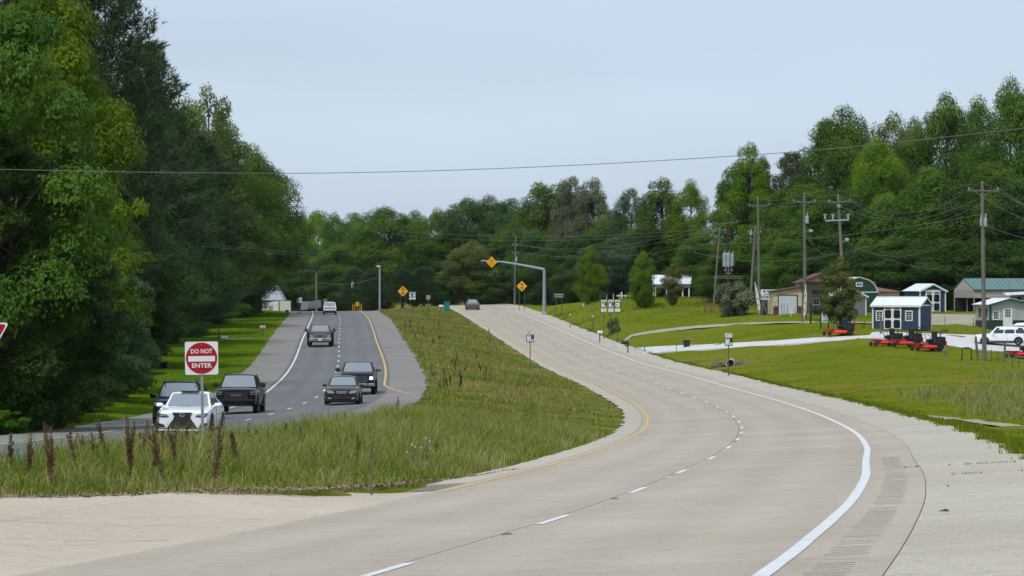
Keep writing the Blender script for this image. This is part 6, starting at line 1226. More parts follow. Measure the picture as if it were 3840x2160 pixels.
wire('wire from pole behind flag to transformer bank, left arm', T['C'][(0, 0)], T['D'][(0, 2)], .6); wire('wire from pole behind flag to transformer bank, right arm', T['C'][(0, 2)], T['D'][(0, 2)]+Vector((0, 0, -.1)), .7); wire('wire from switch pole to transformer bank', T['F'][(0, 0)], T['D'][(1, 2)], .9)
wire('top wire leaving right pole past the picture edge', T['R']['top'], px3(4200, 830, 235), 1.0); wire('arm wire leaving right pole past the picture edge', T['R'][(0, 2)], px3(4200, 850, 235), 1.0); wire('lower arm wire leaving right pole past the picture edge', T['R'][(0, 0)], px3(4200, 880, 235), 1.2); wire('neutral wire leaving right pole past the picture edge', T['R']['mid']+Vector((0, 0, .8)), px3(4200, 900, 235), .8)
wire('wire from transformer bank left to far transformer pole, upper', T['D'][(0, 0)], T['H'][(0, 0)], 2.0, .016); wire('wire from transformer bank left to far transformer pole, lower', T['D'][(1, 0)], T['H'][(0, 2)], 2.2, .016); wire('wire from transformer bank left to far transformer pole, lowest', T['D']['mid'], T['H'][(1, 2)], 1.6, .016)
wire('upper wire from far transformer pole to far crossarm pole', T['H'][(0, 0)], T['G'][(0, 2)], 1.2, .018); wire('lower wire from far transformer pole to far crossarm pole', T['H'][(1, 0)], T['G'][(1, 2)], 1.0, .018)
wire('wire from far crossarm pole left across the road, upper', T['G'][(0, 0)], px3(1020, 915, 560), 1.0, .018); wire('wire from far crossarm pole left across the road, lower', T['G'][(1, 0)], px3(1120, 1015, 560), .8, .03); wire('signal span wire between bare pole and camera pole', px3(1187, 1057, 560), px3(1425, 1035, 540), .9, .025)
wire('thin high wire over the crest trees, upper', px3(1500, 868, 520), px3(2700, 855, 430), 1.0, .014); wire('thin high wire over the crest trees, lower', px3(1500, 884, 520), px3(2700, 868, 430), 1.0, .014); wire('thin wire over the left lawn before the trees, upper', px3(760, 912, 250), px3(1500, 948, 560), .6, .008); wire('thin wire over the left lawn before the trees, lower', px3(760, 922, 250), px3(1495, 958, 560), .6, .008)
wire('service wire from leaning pole lamp down to the right', px3(3180, 902, 330), px3(3560, 1010, 350), .8); wire('long faint wire behind the yard poles, upper', px3(2600, 915, 425), px3(3700, 800, 300), .8, .018); wire('long faint wire behind the yard poles, lower', px3(2600, 945, 425), px3(3690, 760, 300), 3.0, .018)
# ------------------------------------------------------------------ vegetation
def leaf_mat(name, dark, light, trans=.35, warm=None):
    m = bpy.data.materials.new(name); m.use_nodes = True; nt = m.node_tree; nt.nodes.clear()
    out = nt.nodes.new('ShaderNodeOutputMaterial'); d = nt.nodes.new('ShaderNodeBsdfPrincipled'); t = nt.nodes.new('ShaderNodeBsdfTranslucent'); x = nt.nodes.new('ShaderNodeMixShader')
    d.inputs['Roughness'].default_value = .55; d.inputs['Specular IOR Level'].default_value = .15
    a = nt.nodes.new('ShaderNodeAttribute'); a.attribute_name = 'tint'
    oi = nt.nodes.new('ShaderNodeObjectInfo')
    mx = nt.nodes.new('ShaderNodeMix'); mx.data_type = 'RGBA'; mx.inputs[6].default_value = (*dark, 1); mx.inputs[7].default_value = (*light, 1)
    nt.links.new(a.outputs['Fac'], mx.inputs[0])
    hs = nt.nodes.new('ShaderNodeHueSaturation'); r1 = nt.nodes.new('ShaderNodeMapRange'); r1.inputs[3].default_value = .487; r1.inputs[4].default_value = .515
    r2 = nt.nodes.new('ShaderNodeMapRange'); r2.inputs[3].default_value = .8; r2.inputs[4].default_value = 1.2
    nt.links.new(oi.outputs['Random'], r1.inputs[0]); nt.links.new(oi.outputs['Random'], r2.inputs[0])
    nt.links.new(r1.outputs[0], hs.inputs['Hue']); nt.links.new(r2.outputs[0], hs.inputs['Value']); nt.links.new(mx.outputs[2], hs.inputs['Color'])
    nt.links.new(hs.outputs[0], d.inputs['Base Color'])
    h2 = nt.nodes.new('ShaderNodeHueSaturation'); h2.inputs['Value'].default_value = 1.25; h2.inputs['Hue'].default_value = .485; nt.links.new(hs.outputs[0], h2.inputs['Color']); nt.links.new(h2.outputs[0], t.inputs[0])
    x.inputs[0].default_value = trans; nt.links.new(d.outputs[0], x.inputs[1]); nt.links.new(t.outputs[0], x.inputs[2]); nt.links.new(x.outputs[0], out.inputs[0])
    MATS[name] = m; return m
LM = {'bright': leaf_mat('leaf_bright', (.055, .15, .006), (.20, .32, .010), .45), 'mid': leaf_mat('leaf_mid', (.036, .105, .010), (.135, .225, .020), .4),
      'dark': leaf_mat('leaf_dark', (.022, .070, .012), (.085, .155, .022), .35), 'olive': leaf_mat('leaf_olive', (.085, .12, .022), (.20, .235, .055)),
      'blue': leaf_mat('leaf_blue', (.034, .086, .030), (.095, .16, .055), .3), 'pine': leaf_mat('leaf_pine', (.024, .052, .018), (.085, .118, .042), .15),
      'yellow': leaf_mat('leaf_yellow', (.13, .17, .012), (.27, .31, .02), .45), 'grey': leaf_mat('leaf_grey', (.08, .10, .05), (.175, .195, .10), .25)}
BARK = M_('bark', (.055, .045, .035), .95, noise=.4, nscale=3, stretch=(1, 1, .25), bump=.6, bscale=8)
BARKP = M_('bark_pine', (.07, .045, .032), .95, noise=.4, nscale=3, stretch=(1, 1, .25))
BARKL = M_('bark_pale', (.16, .14, .115), .95, noise=.35, nscale=3, stretch=(1, 1, .25))
def leaves(C, Nrm, size, rng, aspect=.6, fold=.25):
    """rhombic folded leaves at C with normals N"""
    n = len(C); r = rng.normal(size=(n, 3)); u = np.cross(Nrm, r); u /= np.linalg.norm(u, axis=1)[:, None]+1e-9; v = np.cross(Nrm, u)
    s = size*rng.uniform(.65, 1.35, n)[:, None]
    V = np.empty((n, 4, 3)); V[:, 0] = C-u*s*.5; V[:, 1] = C+v*s*aspect*.5-Nrm*s*fold*.5; V[:, 2] = C+u*s*.5-Nrm*s*fold; V[:, 3] = C-v*s*aspect*.5-Nrm*s*fold*.5
    return V.reshape(-1, 3), np.arange(4*n).reshape(-1, 4)
def crown_proto(seed, H=16.0, w=5.0, z0=.12, ncl=75, nl=420, leaf=.30, peak=.45, cs=(.9, 1.7), flat=.75, hollow=.45, limbs=10, under=.28):
    rng = np.random.default_rng(seed); C = []; Nn = []; T = []
    cen = []
    for i in range(ncl):
        for _ in range(30):
            t = rng.uniform(0, 1)
            pr = math.sin(math.pi*min(1, max(.02, (t**(math.log(.5)/math.log(peak))))))**.62
            a = rng.uniform(0, 2*math.pi); r = w*pr*rng.uniform(hollow, 1.0)**.7*(1+.22*math.sin(3*a+seed)+.15*math.sin(5*a+seed*2+t*7))
            p = np.array([r*math.cos(a), r*math.sin(a), H*(z0+(1-z0)*t)])
            if all(np.linalg.norm(p-q[0]) > .55 for q in cen): break
        rc = rng.uniform(*cs)*(.75+.5*pr); cen.append((p, rc))
        k = int(nl*(rc/(.5*(cs[0]+cs[1])))**2); d = rng.normal(size=(int(k*1.6), 3)); d /= np.linalg.norm(d, axis=1)[:, None]; d = d[(d[:, 2] > -.35) | (rng.uniform(size=len(d)) < under)][:k]; k = len(d)
        rad = rc*rng.uniform(.5, 1.0, k)**.6*(1+.25*np.sin(d[:, 0]*7+i)*np.sin(d[:, 1]*6+d[:, 2]*5))
        pos = p+d*rad[:, None]*np.array([1, 1, flat]); ax = np.array([0, 0, H*.5])
        out = p-np.array([0, 0, p[2]]); out = out/(np.linalg.norm(out)+.1)
        nn = d*.8+out*.25+np.array([0, 0, .75])+rng.normal(0, .36, (k, 3)); nn /= np.linalg.norm(nn, axis=1)[:, None]
        C.append(pos); Nn.append(nn); ct = rng.uniform(0, .8)*(.6+.5*p[2]/H); T.append(np.clip(ct+rng.normal(.08, .10, k), 0, 1))  # clump tint, random and paler higher up, paints lit sprays against shadow
    C = np.concatenate(C); Nn = np.concatenate(Nn); T = np.concatenate(T)
    V, Q = leaves(C, Nn, leaf, rng)
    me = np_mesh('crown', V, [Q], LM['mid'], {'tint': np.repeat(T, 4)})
    # trunk and limbs
    mb = MB(); tx = lambda z: (math.sin(z*.35+seed)*.18*w/5, math.cos(z*.27+seed)*.18*w/5)
    zs = np.linspace(-.3, H*.86, 9); mb.path([(tx(z)[0], tx(z)[1], z) for z in zs], [max(.05, .024*H*(1-.88*max(0, z)/(H*.9))) for z in zs], 8)
    order = rng.permutation(len(cen))[:limbs*2]
    for j in order:
        p, rc = cen[j]; zb = max(H*.1, min(p[2]-np.linalg.norm(p[:2])*.7, H*.75)); b = np.array([*tx(zb), zb]); mid = (b+p)/2+np.array([0, 0, -.06*H*.3])+rng.normal(0, .25, 3)
        r0 = .0075*H*rng.uniform(.7, 1.2); mb.path([b, mid, p, p+(p-mid)*.25], [r0, r0*.65, r0*.35, r0*.12], 5)
    tm = mb.mesh('trunk', BARK); tm.polygons.foreach_set('use_smooth', [True]*len(tm.polygons))
    return me, tm, float(np.percentile(V[:, 2], 99.6)), float(np.percentile(np.hypot(V[:, 0], V[:, 1]), 96))
def pine_proto(seed, H=22.0, w=4.6, z0=.22, nb=95, per=34):
    rng = np.random.default_rng(seed); mb = MB(); zs = np.linspace(-.3, H*.97, 9)
    mb.path([(math.sin(z*.2+seed)*.15, math.cos(z*.16+seed)*.15, z) for z in zs], [max(.03, .28*(1-.93*max(0, z)/H)) for z in zs], 8)
    B = []; D = []; T = []
    for i in range(nb):
        t = ((i+rng.uniform(0, 1))/nb)**.8; z = H*(z0+(1-z0)*t); L = w*(1.06-t**2.2)**.6*rng.uniform(.55, 1.08)*(.65+.35*min(1, t*4)); a = i*2.4+rng.uniform(-.4, .4)
        dirv = np.array([math.cos(a), math.sin(a), .0]); p0 = np.array([0, 0, z-L*.12]); up = .05+.45*t
        pts = [p0+dirv*L*s+np.array([0, 0, L*(up*s-.18*math.sin(s*3.1)*(1-t)+.1*s*s)]) for s in (0, .35, .7, 1)]
        mb.path(pts, [.06*(1.1-t), .04*(1.1-t), .025*(1.1-t), .01], 4)
        k = int(per*(.35+L/w)); s = rng.uniform(.3, 1.03, k)**.75; q = np.stack([np.interp(s, (0, .35, .7, 1), [p[c] for p in pts]) for c in range(3)], 1)
        side = np.array([-dirv[1], dirv[0], 0]); sp = L*.30*rng.normal(0, 1, k)*np.sin(np.clip(s, 0, 1)*2.4+.3)*.75
        q = q+side*sp[:, None]+rng.normal(0, .14, (k, 3))+np.array([0, 0, .12]); B.append(q)
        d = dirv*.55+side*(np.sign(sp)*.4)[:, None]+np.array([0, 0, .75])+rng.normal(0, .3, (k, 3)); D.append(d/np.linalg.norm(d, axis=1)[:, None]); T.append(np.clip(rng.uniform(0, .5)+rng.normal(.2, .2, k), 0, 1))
    B = np.concatenate(B); D = np.concatenate(D); T = np.concatenate(T); n = len(B); m = 9
    Bn = np.repeat(B, m, 0); Dn = np.repeat(D, m, 0); N = n*m
    d = Dn*.75+RNG.normal(0, .55, (N, 3)); d /= np.linalg.norm(d, axis=1)[:, None]
    L = RNG.uniform(.24, .42, N)[:, None]; r = RNG.normal(size=(N, 3)); u = np.cross(d, r); u /= np.linalg.norm(u, axis=1)[:, None]
    V = np.empty((N, 3, 3)); b0 = Bn+Dn*RNG.uniform(-.12, .12, N)[:, None]; V[:, 0] = b0-u*.024; V[:, 1] = b0+u*.024; V[:, 2] = b0+d*L
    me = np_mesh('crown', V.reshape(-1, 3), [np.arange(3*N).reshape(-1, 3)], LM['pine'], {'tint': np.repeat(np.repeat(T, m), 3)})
    tm = mb.mesh('trunk', BARKP); tm.polygons.foreach_set('use_smooth', [True]*len(tm.polygons))
    return me, tm, float(V.reshape(-1, 3)[:, 2].max())-.2, w
def shrub_proto(seed, H=2.4, w=1.6, ncl=26, nl=300, leaf=.15, **k): return crown_proto(seed, H, w, .05, ncl, nl, leaf, .45, (.3, .62), .8, .2, 6)
BL = [crown_proto(3, 16, 5.0, .10, 120, 480, .20), crown_proto(5, 16, 4.6, .06, 115, 480, .20, .4), crown_proto(8, 17, 4.2, .12, 115, 460, .20, .55), crown_proto(13, 16, 5.6, .16, 105, 560, .205, .5, (.9, 1.9)),
      crown_proto(21, 15, 4.4, .02, 110, 480, .19, .36), crown_proto(34, 18, 3.4, .05, 110, 440, .20, .5, (.7, 1.4))]
HIGH = crown_proto(71, 16, 5.0, .40, 85, 300, .27, .5, (.8, 1.6))
FINE = [crown_proto(55, 16, 5.0, .05, 78, 640, .20, .45, (.7, 1.5), flat=.6, hollow=.62, under=.1), crown_proto(57, 16, 4.8, .03, 82, 640, .20, .40, (.6, 1.4), flat=.6, hollow=.62, under=.1), crown_proto(59, 16, 5.2, .06, 70, 680, .21, .5, (.8, 1.8), flat=.6, hollow=.62, under=.1)]
AIRY = [crown_proto(61, 16, 4.2, .30, 46, 230, .26, .6, (.7, 1.4), limbs=14)]
PN = [pine_proto(2, nb=200, per=46), pine_proto(9, nb=200, per=46), pine_proto(17, 22, 4.2, .12, nb=200, per=42)]
SH = [shrub_proto(4), shrub_proto(6, 2.0, 1.8), shrub_proto(12, 3.0, 1.5)]
TREES = []
def tree(kind, px, D, ytop, width, mat, label, cat='tree', group=None, name='broadleaf_tree', base=None, bark=None, rz=None, sink=.2, H=None):
    """px column, distance, pixel row of the top, crown width in metres"""
    me, tm, h0, w0 = kind
    p = on(px, D); 
    if H is None: H = (CZ-(ytop-YH_)*D/F_PX)-p.z
    e = empty(name, (p.x, p.y, p.z-sink), random.uniform(0, 6.28) if rz is None else rz, label, cat, group)
    sx = width/(2*w0); sz = (H+sink)/h0
    for nm, m in (('crown', me), ('trunk', tm)):
        o = link(nm, m, e); o.scale = (sx, sx, sz)
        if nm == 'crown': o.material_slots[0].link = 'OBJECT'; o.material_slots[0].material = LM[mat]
        elif bark: o.material_slots[0].link = 'OBJECT'; o.material_slots[0].material = bark
    TREES.append(e); return e
def wood(rows, group):
    for i, (k, px, D, yt, w, mat, lab) in enumerate(rows):
        if group.endswith('left wood'): D, w = leftD(px, D, w)
        nm = 'pine_tree' if any(k is q for q in PN) else ('shrub' if any(k is q for q in SH) else 'broadleaf_tree')
        tree(k, px, D, yt, w, mat, lab, 'shrub' if nm == 'shrub' else 'tree', group, nm)
def leftD(px, D, w, sh=70):
    n = max(D, float(np.interp(px+sh, [0, 200, 350, 450, 500, 600, 700, 800, 900, 1000, 1100, 1200], [116, 130, 160, 192, 232, 290, 335, 378, 420, 455, 480, 500]))); return n, w*n/D
# --- wood along the left carriageway
wood([
    (FINE[0], -70, 122, -60, 9.0, 'mid', 'tall green tree cut by the upper left corner of the picture'),
    (FINE[2], 130, 136, -5, 8.6, 'bright', 'yellow-green leafy tree left of the dark pines'),
    (FINE[0], 275, 146, 195, 6.0, 'bright', 'bright tree just left of the dark pine, under the yellow-green one'),
    (FINE[1], 25, 121, 500, 8.2, 'dark', 'dark leafy tree behind the red sign corner'),
    (FINE[2], 270, 133, 440, 5.0, 'bright', 'lime green tree bulging out halfway up the left wood'),
    (FINE[1], 345, 148, 610, 6.2, 'mid', 'green tree below the wire beside the dark pine'),
    (FINE[0], 90, 118, 840, 7.2, 'dark', 'low dark tree over the left verge'),
    (FINE[1], 330, 136, 905, 6.4, 'blue', 'blue-green low tree above the white sedan'),
    (FINE[0], 215, 121, 1150, 5.4, 'dark', 'dark bushy tree at the wood edge left of the white sedan'),
    (FINE[1], 455, 158, 1080, 5.2, 'dark', 'shady low tree behind the black sport utility vehicle'),
    (PN[0], 130, 178, -200, 9.5, 'pine', 'leftmost tall dark pine showing above the yellow-green tree'),
    (PN[1], 395, 178, -130, 9.2, 'pine', 'tallest dark pine at the top of the left wood'),
    (PN[2], 545, 192, 150, 7.6, 'pine', 'dark pine on the right flank of the tallest pine'),
    (PN[0], 500, 188, 420, 10.0, 'pine', 'spreading pine in the middle of the left wood'),
    (PN[1], 690, 214, 480, 10.5, 'pine', 'pine with long low branches reaching towards the road'),
    (PN[2], 640, 205, 780, 9.0, 'pine', 'low dark pine above the do not enter sign'),
    (AIRY[0], 775, 255, 330, 5.0, 'olive', 'thin pale olive tree standing above the left skyline'),
    (BL[1], 705, 262, 400, 7.5, 'olive', 'olive tree just right of the pines on the skyline'),
    (BL[0], 830, 262, 455, 8.5, 'mid', 'green tree on the sloping left skyline'),
    (BL[2], 905, 290, 545, 8.0, 'mid', 'green tree on the skyline with a lone top twig'),
    (BL[3], 975, 330, 610, 9.5, 'mid', 'broad green tree on the lower left skyline'),
    (HIGH, 955, 385, 632, 8.6, 'dark', 'dark feathery tree ending the left skyline'),
    (HIGH, 962, 402, 800, 10.8, 'dark', 'dark tree hanging over the left shoulder near the white wall'),
    (HIGH, 925, 360, 830, 8.5, 'dark', 'shady tree behind the pink mailbox'),
    (FINE[1], 770, 262, 690, 8.0, 'mid', 'leafy tree in the middle of the left wood right of the pines'),
    (BL[4], 880, 300, 800, 8.4, 'mid', 'fresh green tree over the left lawn'),
    (BL[4], 610, 218, 960, 6.6, 'dark', 'dark tree with bare arching branch over the lawn'),
    (BL[4], 740, 262, 960, 7.6, 'dark', 'dark tree at the back edge of the left lawn'),
    (BL[4], 860, 330, 1010, 8.0, 'dark', 'dark low tree at the far end of the left lawn'),
    (BL[4], 900, 440, 1000, 7.0, 'dark', 'low dark tree next to the white painted wall'),
    (BL[1], 560, 300, 300, 13, 'dark', 'dark tree deep in the left wood behind the pines'),
    (BL[0], 250, 240, 100, 14, 'dark', 'dark tree deep in the left wood behind the yellow-green tree'),
    (BL[0], 60, 200, 300, 12, 'dark', 'dark tree filling the back of the wood at the left edge'),
    (BL[1], 430, 250, 700, 13, 'dark', 'dark low tree filling the back of the left wood'),
    (BL[1], 700, 330, 700, 13, 'dark', 'dark tree filling the wood behind the left lawn'),
], 'trees of the left wood')
# undergrowth along the left verge
us = [(0, 545, 176, 1180, 3.4, 'dark'), (1, 600, 205, 1190, 4.2, 'dark'), (2, 480, 162, 1260, 3.0, 'dark'), (0, 420, 141, 1330, 3.6, 'mid'), (1, 360, 136, 1400, 3.0, 'mid'), (0, 468, 152, 1440, 1.3, 'bright'),
      (1, 330, 128, 1480, 2.4, 'bright'), (2, 250, 122, 1400, 2.6, 'dark'), (0, 170, 118, 1500, 2.4, 'mid'), (1, 60, 114, 1480, 2.6, 'dark'), (0, 400, 134, 1520, 1.6, 'bright'), (2, 20, 112, 1540, 1.8, 'mid'), (1, 230, 117, 1540, 1.7, 'bright'),
      (2, 660, 232, 1170, 3.8, 'dark'), (0, 760, 285, 1150, 4.6, 'dark'), (1, 860, 345, 1130, 5, 'dark'), (0, 690, 262, 1180, 4.0, 'dark'), (1, 905, 415, 1130, 4.5, 'dark'), (2, 110, 116, 1400, 2.8, 'dark')]
ulab = ['dark undergrowth bush at the corner of the left lawn', 'wide dark bush beside the left lawn', 'dark bush above the black sport utility vehicle roof', 'green bush left of the black sport utility vehicle', 'leafy bush at the wood edge left of the drain box', 'slender bright sapling left of the black sport utility vehicle',
        'bright low bush beside the left shoulder', 'dark bush under the trees left of the bright sapling', 'green bush on the verge under the left trees', 'dark verge bush near the left picture edge', 'bright small bush nearest the white sedan', 'small green bush at the left picture edge', 'bright small bush half way along the left verge',
        'dark bush behind the white mailbox on the left', 'dark bush at the back of the left lawn', 'dark bush below the fresh green tree', 'dark bush at the middle of the left lawn edge', 'dark bush left of the white painted wall', 'tall dark bush under the dark left trees']
for (k, px, D, yt, w, mt), lab in zip(us, ulab): D, w = leftD(px, D, w, 30); tree(SH[k], px, D, yt, w, mt, lab, 'shrub', 'undergrowth bushes along the left wood', 'undergrowth_shrub', sink=.1)
# --- trees beyond the crest, left to right
cn = [(BL[0], 1110, 610, 828, 12, 'mid', 'first tree right of the left wood'), (BL[3], 1190, 660, 800, 13, 'bright', 'light green tree on the skyline right of the left wood'), (BL[1], 1255, 630, 812, 10, 'mid', 'green skyline tree above the wooden pole at the crest'), (BL[2], 1330, 690, 806, 12, 'mid', 'dark skyline tree left of the broad domed crown'),
      (BL[3], 1455, 600, 786, 17, 'mid', 'broad domed tree above the grey camera pole'), (BL[0], 1555, 620, 800, 11, 'mid', 'tree on the right flank of the broad domed tree'), (BL[1], 1640, 640, 795, 11, 'mid', 'skyline tree at the notch left of the overhead arm'), (BL[3], 1745, 600, 752, 13, 'dark', 'dark tree above the overhead arm tip'), (BL[0], 1835, 640, 745, 14, 'dark', 'dark wide skyline tree above the overhead sign'),
      (BL[2], 1920, 610, 752, 11, 'dark', 'dark tree with open branches on the skyline'), (BL[4], 2020, 560, 695, 12, 'mid', 'tall green tree above the signal ahead sign'), (BL[5], 2110, 560, 690, 9, 'mid', 'tall tree with thin top left of the grey-leaved pair'), (BL[2], 2150, 545, 672, 8, 'grey', 'airy grey-leaved tree left of the twin top'), (BL[5], 2225, 545, 680, 7.5, 'grey', 'airy grey-leaved tree with sky gaps'),
      (BL[2], 2370, 520, 716, 8, 'blue', 'bluish dark tree standing clear on the skyline'), (BL[5], 2482, 505, 680, 8.5, 'mid', 'light green tall tree left of the vine covered trees'), (BL[1], 2590, 500, 690, 9, 'bright', 'light green tree beside the vine covered trees'), (BL[0], 2300, 530, 800, 12, 'mid', 'green tree in the dip of the skyline'),
      # front row at the crest
      (PN[2], 1395, 560, 1012, 7, 'blue', 'young bluish pine behind the grey camera pole'), (PN[1], 1330, 565, 1005, 7, 'blue', 'young bluish pine right of the white sport utility vehicle'), (PN[0], 1510, 555, 1008, 7, 'blue', 'young bluish pine behind the left signal ahead sign'), (PN[2], 1590, 555, 1000, 8, 'blue', 'young bluish pine behind the blank sign back'), (BL[4], 1240, 580, 1000, 10, 'dark', 'dark low tree behind the white fence panels'), (BL[4], 1130, 585, 980, 10, 'dark', 'dark low tree behind the grey roof'),
      (BL[3], 1765, 560, 908, 9.5, 'olive', 'yellowish round tree behind the overhead arm'), (BL[4], 1690, 565, 1000, 9, 'mid', 'mid green tree behind the teal bin'), (BL[4], 1830, 560, 1010, 9, 'mid', 'green tree behind the grey sedan'), (BL[4], 1930, 560, 980, 9, 'dark', 'dark tree behind the transformer pole at the crest'), (BL[1], 2005, 550, 880, 10, 'dark', 'dark tree behind the right signal ahead sign'), (BL[4], 2095, 540, 900, 11, 'dark', 'dark tree behind the arm post'), (BL[4], 2170, 520, 960, 9, 'dark', 'dark tree behind the green guide sign'),
      (BL[0], 1260, 600, 920, 12, 'mid', 'mid green tree rising behind the white sport utility vehicle'), (BL[1], 1400, 610, 900, 13, 'dark', 'dark tree below the broad domed tree'), (BL[0], 1560, 610, 900, 13, 'dark', 'dark tree below the notch in the skyline'), (BL[2], 1650, 600, 880, 11, 'mid', 'green tree left of the yellowish round tree'), (BL[0], 1860, 600, 860, 12, 'mid', 'mid green tree right of the overhead sign'), (BL[1], 1150, 620, 900, 12, 'bright', 'light tree over the grey roof'),
      (BL[0], 2300, 490, 905, 13, 'blue', 'wide grey-green tree behind the row of white posts'), (BL[1], 2215, 452, 930, 4.4, 'bright', 'bright green young tree left of the route signs'), (BL[1], 2412, 428, 948, 4.0, 'bright', 'bright young tree left of the white roofed pavilion'), (BL[4], 2300, 500, 1000, 10, 'dark', 'dark trees below the wide grey-green tree'), (BL[4], 2420, 500, 850, 12, 'dark', 'dark tree behind the bright young tree'), (BL[4], 2530, 505, 840, 12, 'dark', 'dark tree behind the white roofed pavilion'),
      (BL[2], 2522, 425, 992, 3.0, 'olive', 'small olive tree in front of the white roofed pavilion'), (BL[4], 2672, 445, 1000, 6, 'mid', 'green bushy tree right of the white roofed pavilion'), (BL[4], 2640, 470, 880, 11, 'mid', 'green tree left of the transformer bank')]
wood(cn, 'trees beyond the crest')
rt = [(BL[5], 2745, 450, 640, 7.5, 'mid', 'left stem of the vine covered trees'), (BL[5], 2810, 440, 552, 6.5, 'bright', 'tallest vine covered tree, bright green'), (BL[5], 2860, 445, 600, 5.0, 'mid', 'vine covered tree right of the tallest one'), (PN[2], 2965, 450, 566, 8.0, 'grey', 'brownish rounded conifer right of the vine covered trees'), (BL[4], 2930, 435, 720, 9, 'mid', 'green tree below the brownish conifer'), (BL[4], 2820, 430, 850, 8, 'mid', 'viny green tree behind the middle utility poles'), (BL[4], 2720, 430, 920, 8, 'mid', 'viny green tree behind the transformer bank'),
      (BL[0], 3165, 440, 420, 14, 'mid', 'big tree leading the right skyline'), (BL[3], 3140, 452, 490, 15, 'dark', 'dark tree under the leading right skyline tree'), (BL[1], 3350, 450, 448, 12, 'olive', 'olive tree in the first dip of the right skyline'), (BL[0], 3430, 455, 462, 10, 'olive', 'olive tree in the second dip of the right skyline'), (BL[3], 3300, 420, 535, 11, 'bright', 'round lighter tree in front of the right skyline'), (BL[0], 3550, 440, 375, 14, 'mid', 'green tree on the high right skyline'), (BL[1], 3670, 450, 390, 12, 'mid', 'green tree between the two highest right trees'), (BL[0], 3790, 420, 318, 12, 'mid', 'highest tree of the right skyline near the picture edge'), (BL[3], 3900, 420, 300, 14, 'mid', 'tall tree cut by the right picture edge'),
      (BL[4], 3040, 420, 700, 11, 'mid', 'green tree behind the pole with the transformer can'), (BL[4], 3180, 415, 720, 12, 'dark', 'dark tree behind the leaning pole'), (BL[4], 3330, 410, 740, 12, 'mid', 'green tree over the navy sheds'), (BL[4], 3470, 412, 640, 12, 'mid', 'bright sided tree between sheds and right pole'), (BL[4], 3600, 410, 680, 12, 'dark', 'dark tree over the long green roof'), (BL[4], 3740, 405, 620, 12, 'mid', 'green tree behind the right pole'), (BL[4], 3860, 400, 660, 12, 'dark', 'dark tree at the right edge over the long roof'),
      (BL[4], 2960, 415, 900, 9, 'mid', 'green tree behind the roofing sign'), (BL[4], 3080, 412, 930, 10, 'dark', 'dark tree behind the tan barn gable'), (BL[4], 3230, 405, 930, 11, 'dark', 'dark tree behind the red roof'), (BL[4], 3390, 402, 900, 12, 'dark', 'dark tree behind the rear navy shed'), (BL[4], 3530, 400, 900, 12, 'dark', 'dark tree left of the long green roof'), (BL[4], 3680, 402, 900, 12, 'dark', 'dark tree just behind the long green roof'), (BL[4], 3820, 398, 920, 12, 'dark', 'dark tree behind the right end of the long roof'),
      (BL[0], 3230, 440, 640, 12, 'dark', 'dark tree deep behind the round lighter tree'), (BL[0], 3430, 440, 560, 12, 'dark', 'dark tree deep in the right wood'), (BL[0], 3640, 440, 520, 12, 'dark', 'dark tree deep in the right wood by the pole top'), (BL[0], 3020, 440, 640, 10, 'dark', 'dark tree deep behind the brownish conifer')]
wood(rt, 'trees of the right wood')
# yard shrubs and trees
tree(SH[1], 2748, 385, 1060, 6.2, 'grey', 'big grey-green rounded bush beside the brown gate', 'bush', None, 'rounded_bush', sink=.15)
tree(crown_proto(77, 8, 2.3, .10, 75, 240, .19, .30, (.35, .7)), 3150, 316, 965, 4.0, 'olive', 'olive magnolia tree beside the leaning pole and blue sign', 'tree', None, 'magnolia_tree', H=None)
tree(SH[0], 2880, 372, 1120, 2.2, 'grey', 'dry brownish bush at the foot of the roofing sign', 'bush', None, 'rounded_bush')
tree(SH[2], 3790, 190, 1440, 2.6, 'mid', 'weedy green bush in the gully at the right edge', 'bush', None, 'gully_bush')
tree(SH[1], 3800, 146, 1525, 1.8, 'mid', 'low green weeds beside the orange rock', 'bush', None, 'gully_bush')
tree(SH[0], 2302, 374, 1192, 1.5, 'olive', 'bluish low bush behind the three route signs', 'bush', None, 'rounded_bush')
# ------------------------------------------------------------------ grass (nobody could count it)
def grass_mat(name, cols):
    m = bpy.data.materials.new(name); m.use_nodes = True; nt = m.node_tree; nt.nodes.clear()
    out = nt.nodes.new('ShaderNodeOutputMaterial'); d = nt.nodes.new('ShaderNodeBsdfDiffuse'); t = nt.nodes.new('ShaderNodeBsdfTranslucent'); x = nt.nodes.new('ShaderNodeMixShader'); x.inputs[0].default_value = .35
    a = nt.nodes.new('ShaderNodeAttribute'); a.attribute_name = 'tint'; r = nt.nodes.new('ShaderNodeValToRGB')
    r.color_ramp.elements[0].color = (*cols[0], 1); r.color_ramp.elements[1].color = (*cols[-1], 1)
    for i, c in enumerate(cols[1:-1]): e = r.color_ramp.elements.new((i+1)/(len(cols)-1)); e.color = (*c, 1)
    nt.links.new(a.outputs['Fac'], r.inputs[0]); nt.links.new(r.outputs[0], d.inputs[0]); nt.links.new(r.outputs[0], t.inputs[0])
    nt.links.new(d.outputs[0], x.inputs[1]); nt.links.new(t.outputs[0], x.inputs[2]); nt.links.new(x.outputs[0], out.inputs[0]); return m
GM = grass_mat('grass_blades', [(.09, .15, .016), (.165, .225, .03), (.26, .285, .07), (.36, .325, .125), (.42, .34, .18)])
GML = grass_mat('lawn_blades', [(.088, .142, .007), (.145, .188, .012), (.215, .24, .034), (.29, .265, .06), (.35, .29, .11)])
GMG = grass_mat('verge_blades', [(.05, .11, .006), (.085, .155, .010), (.14, .195, .03), (.25, .235, .07), (.32, .27, .11)])
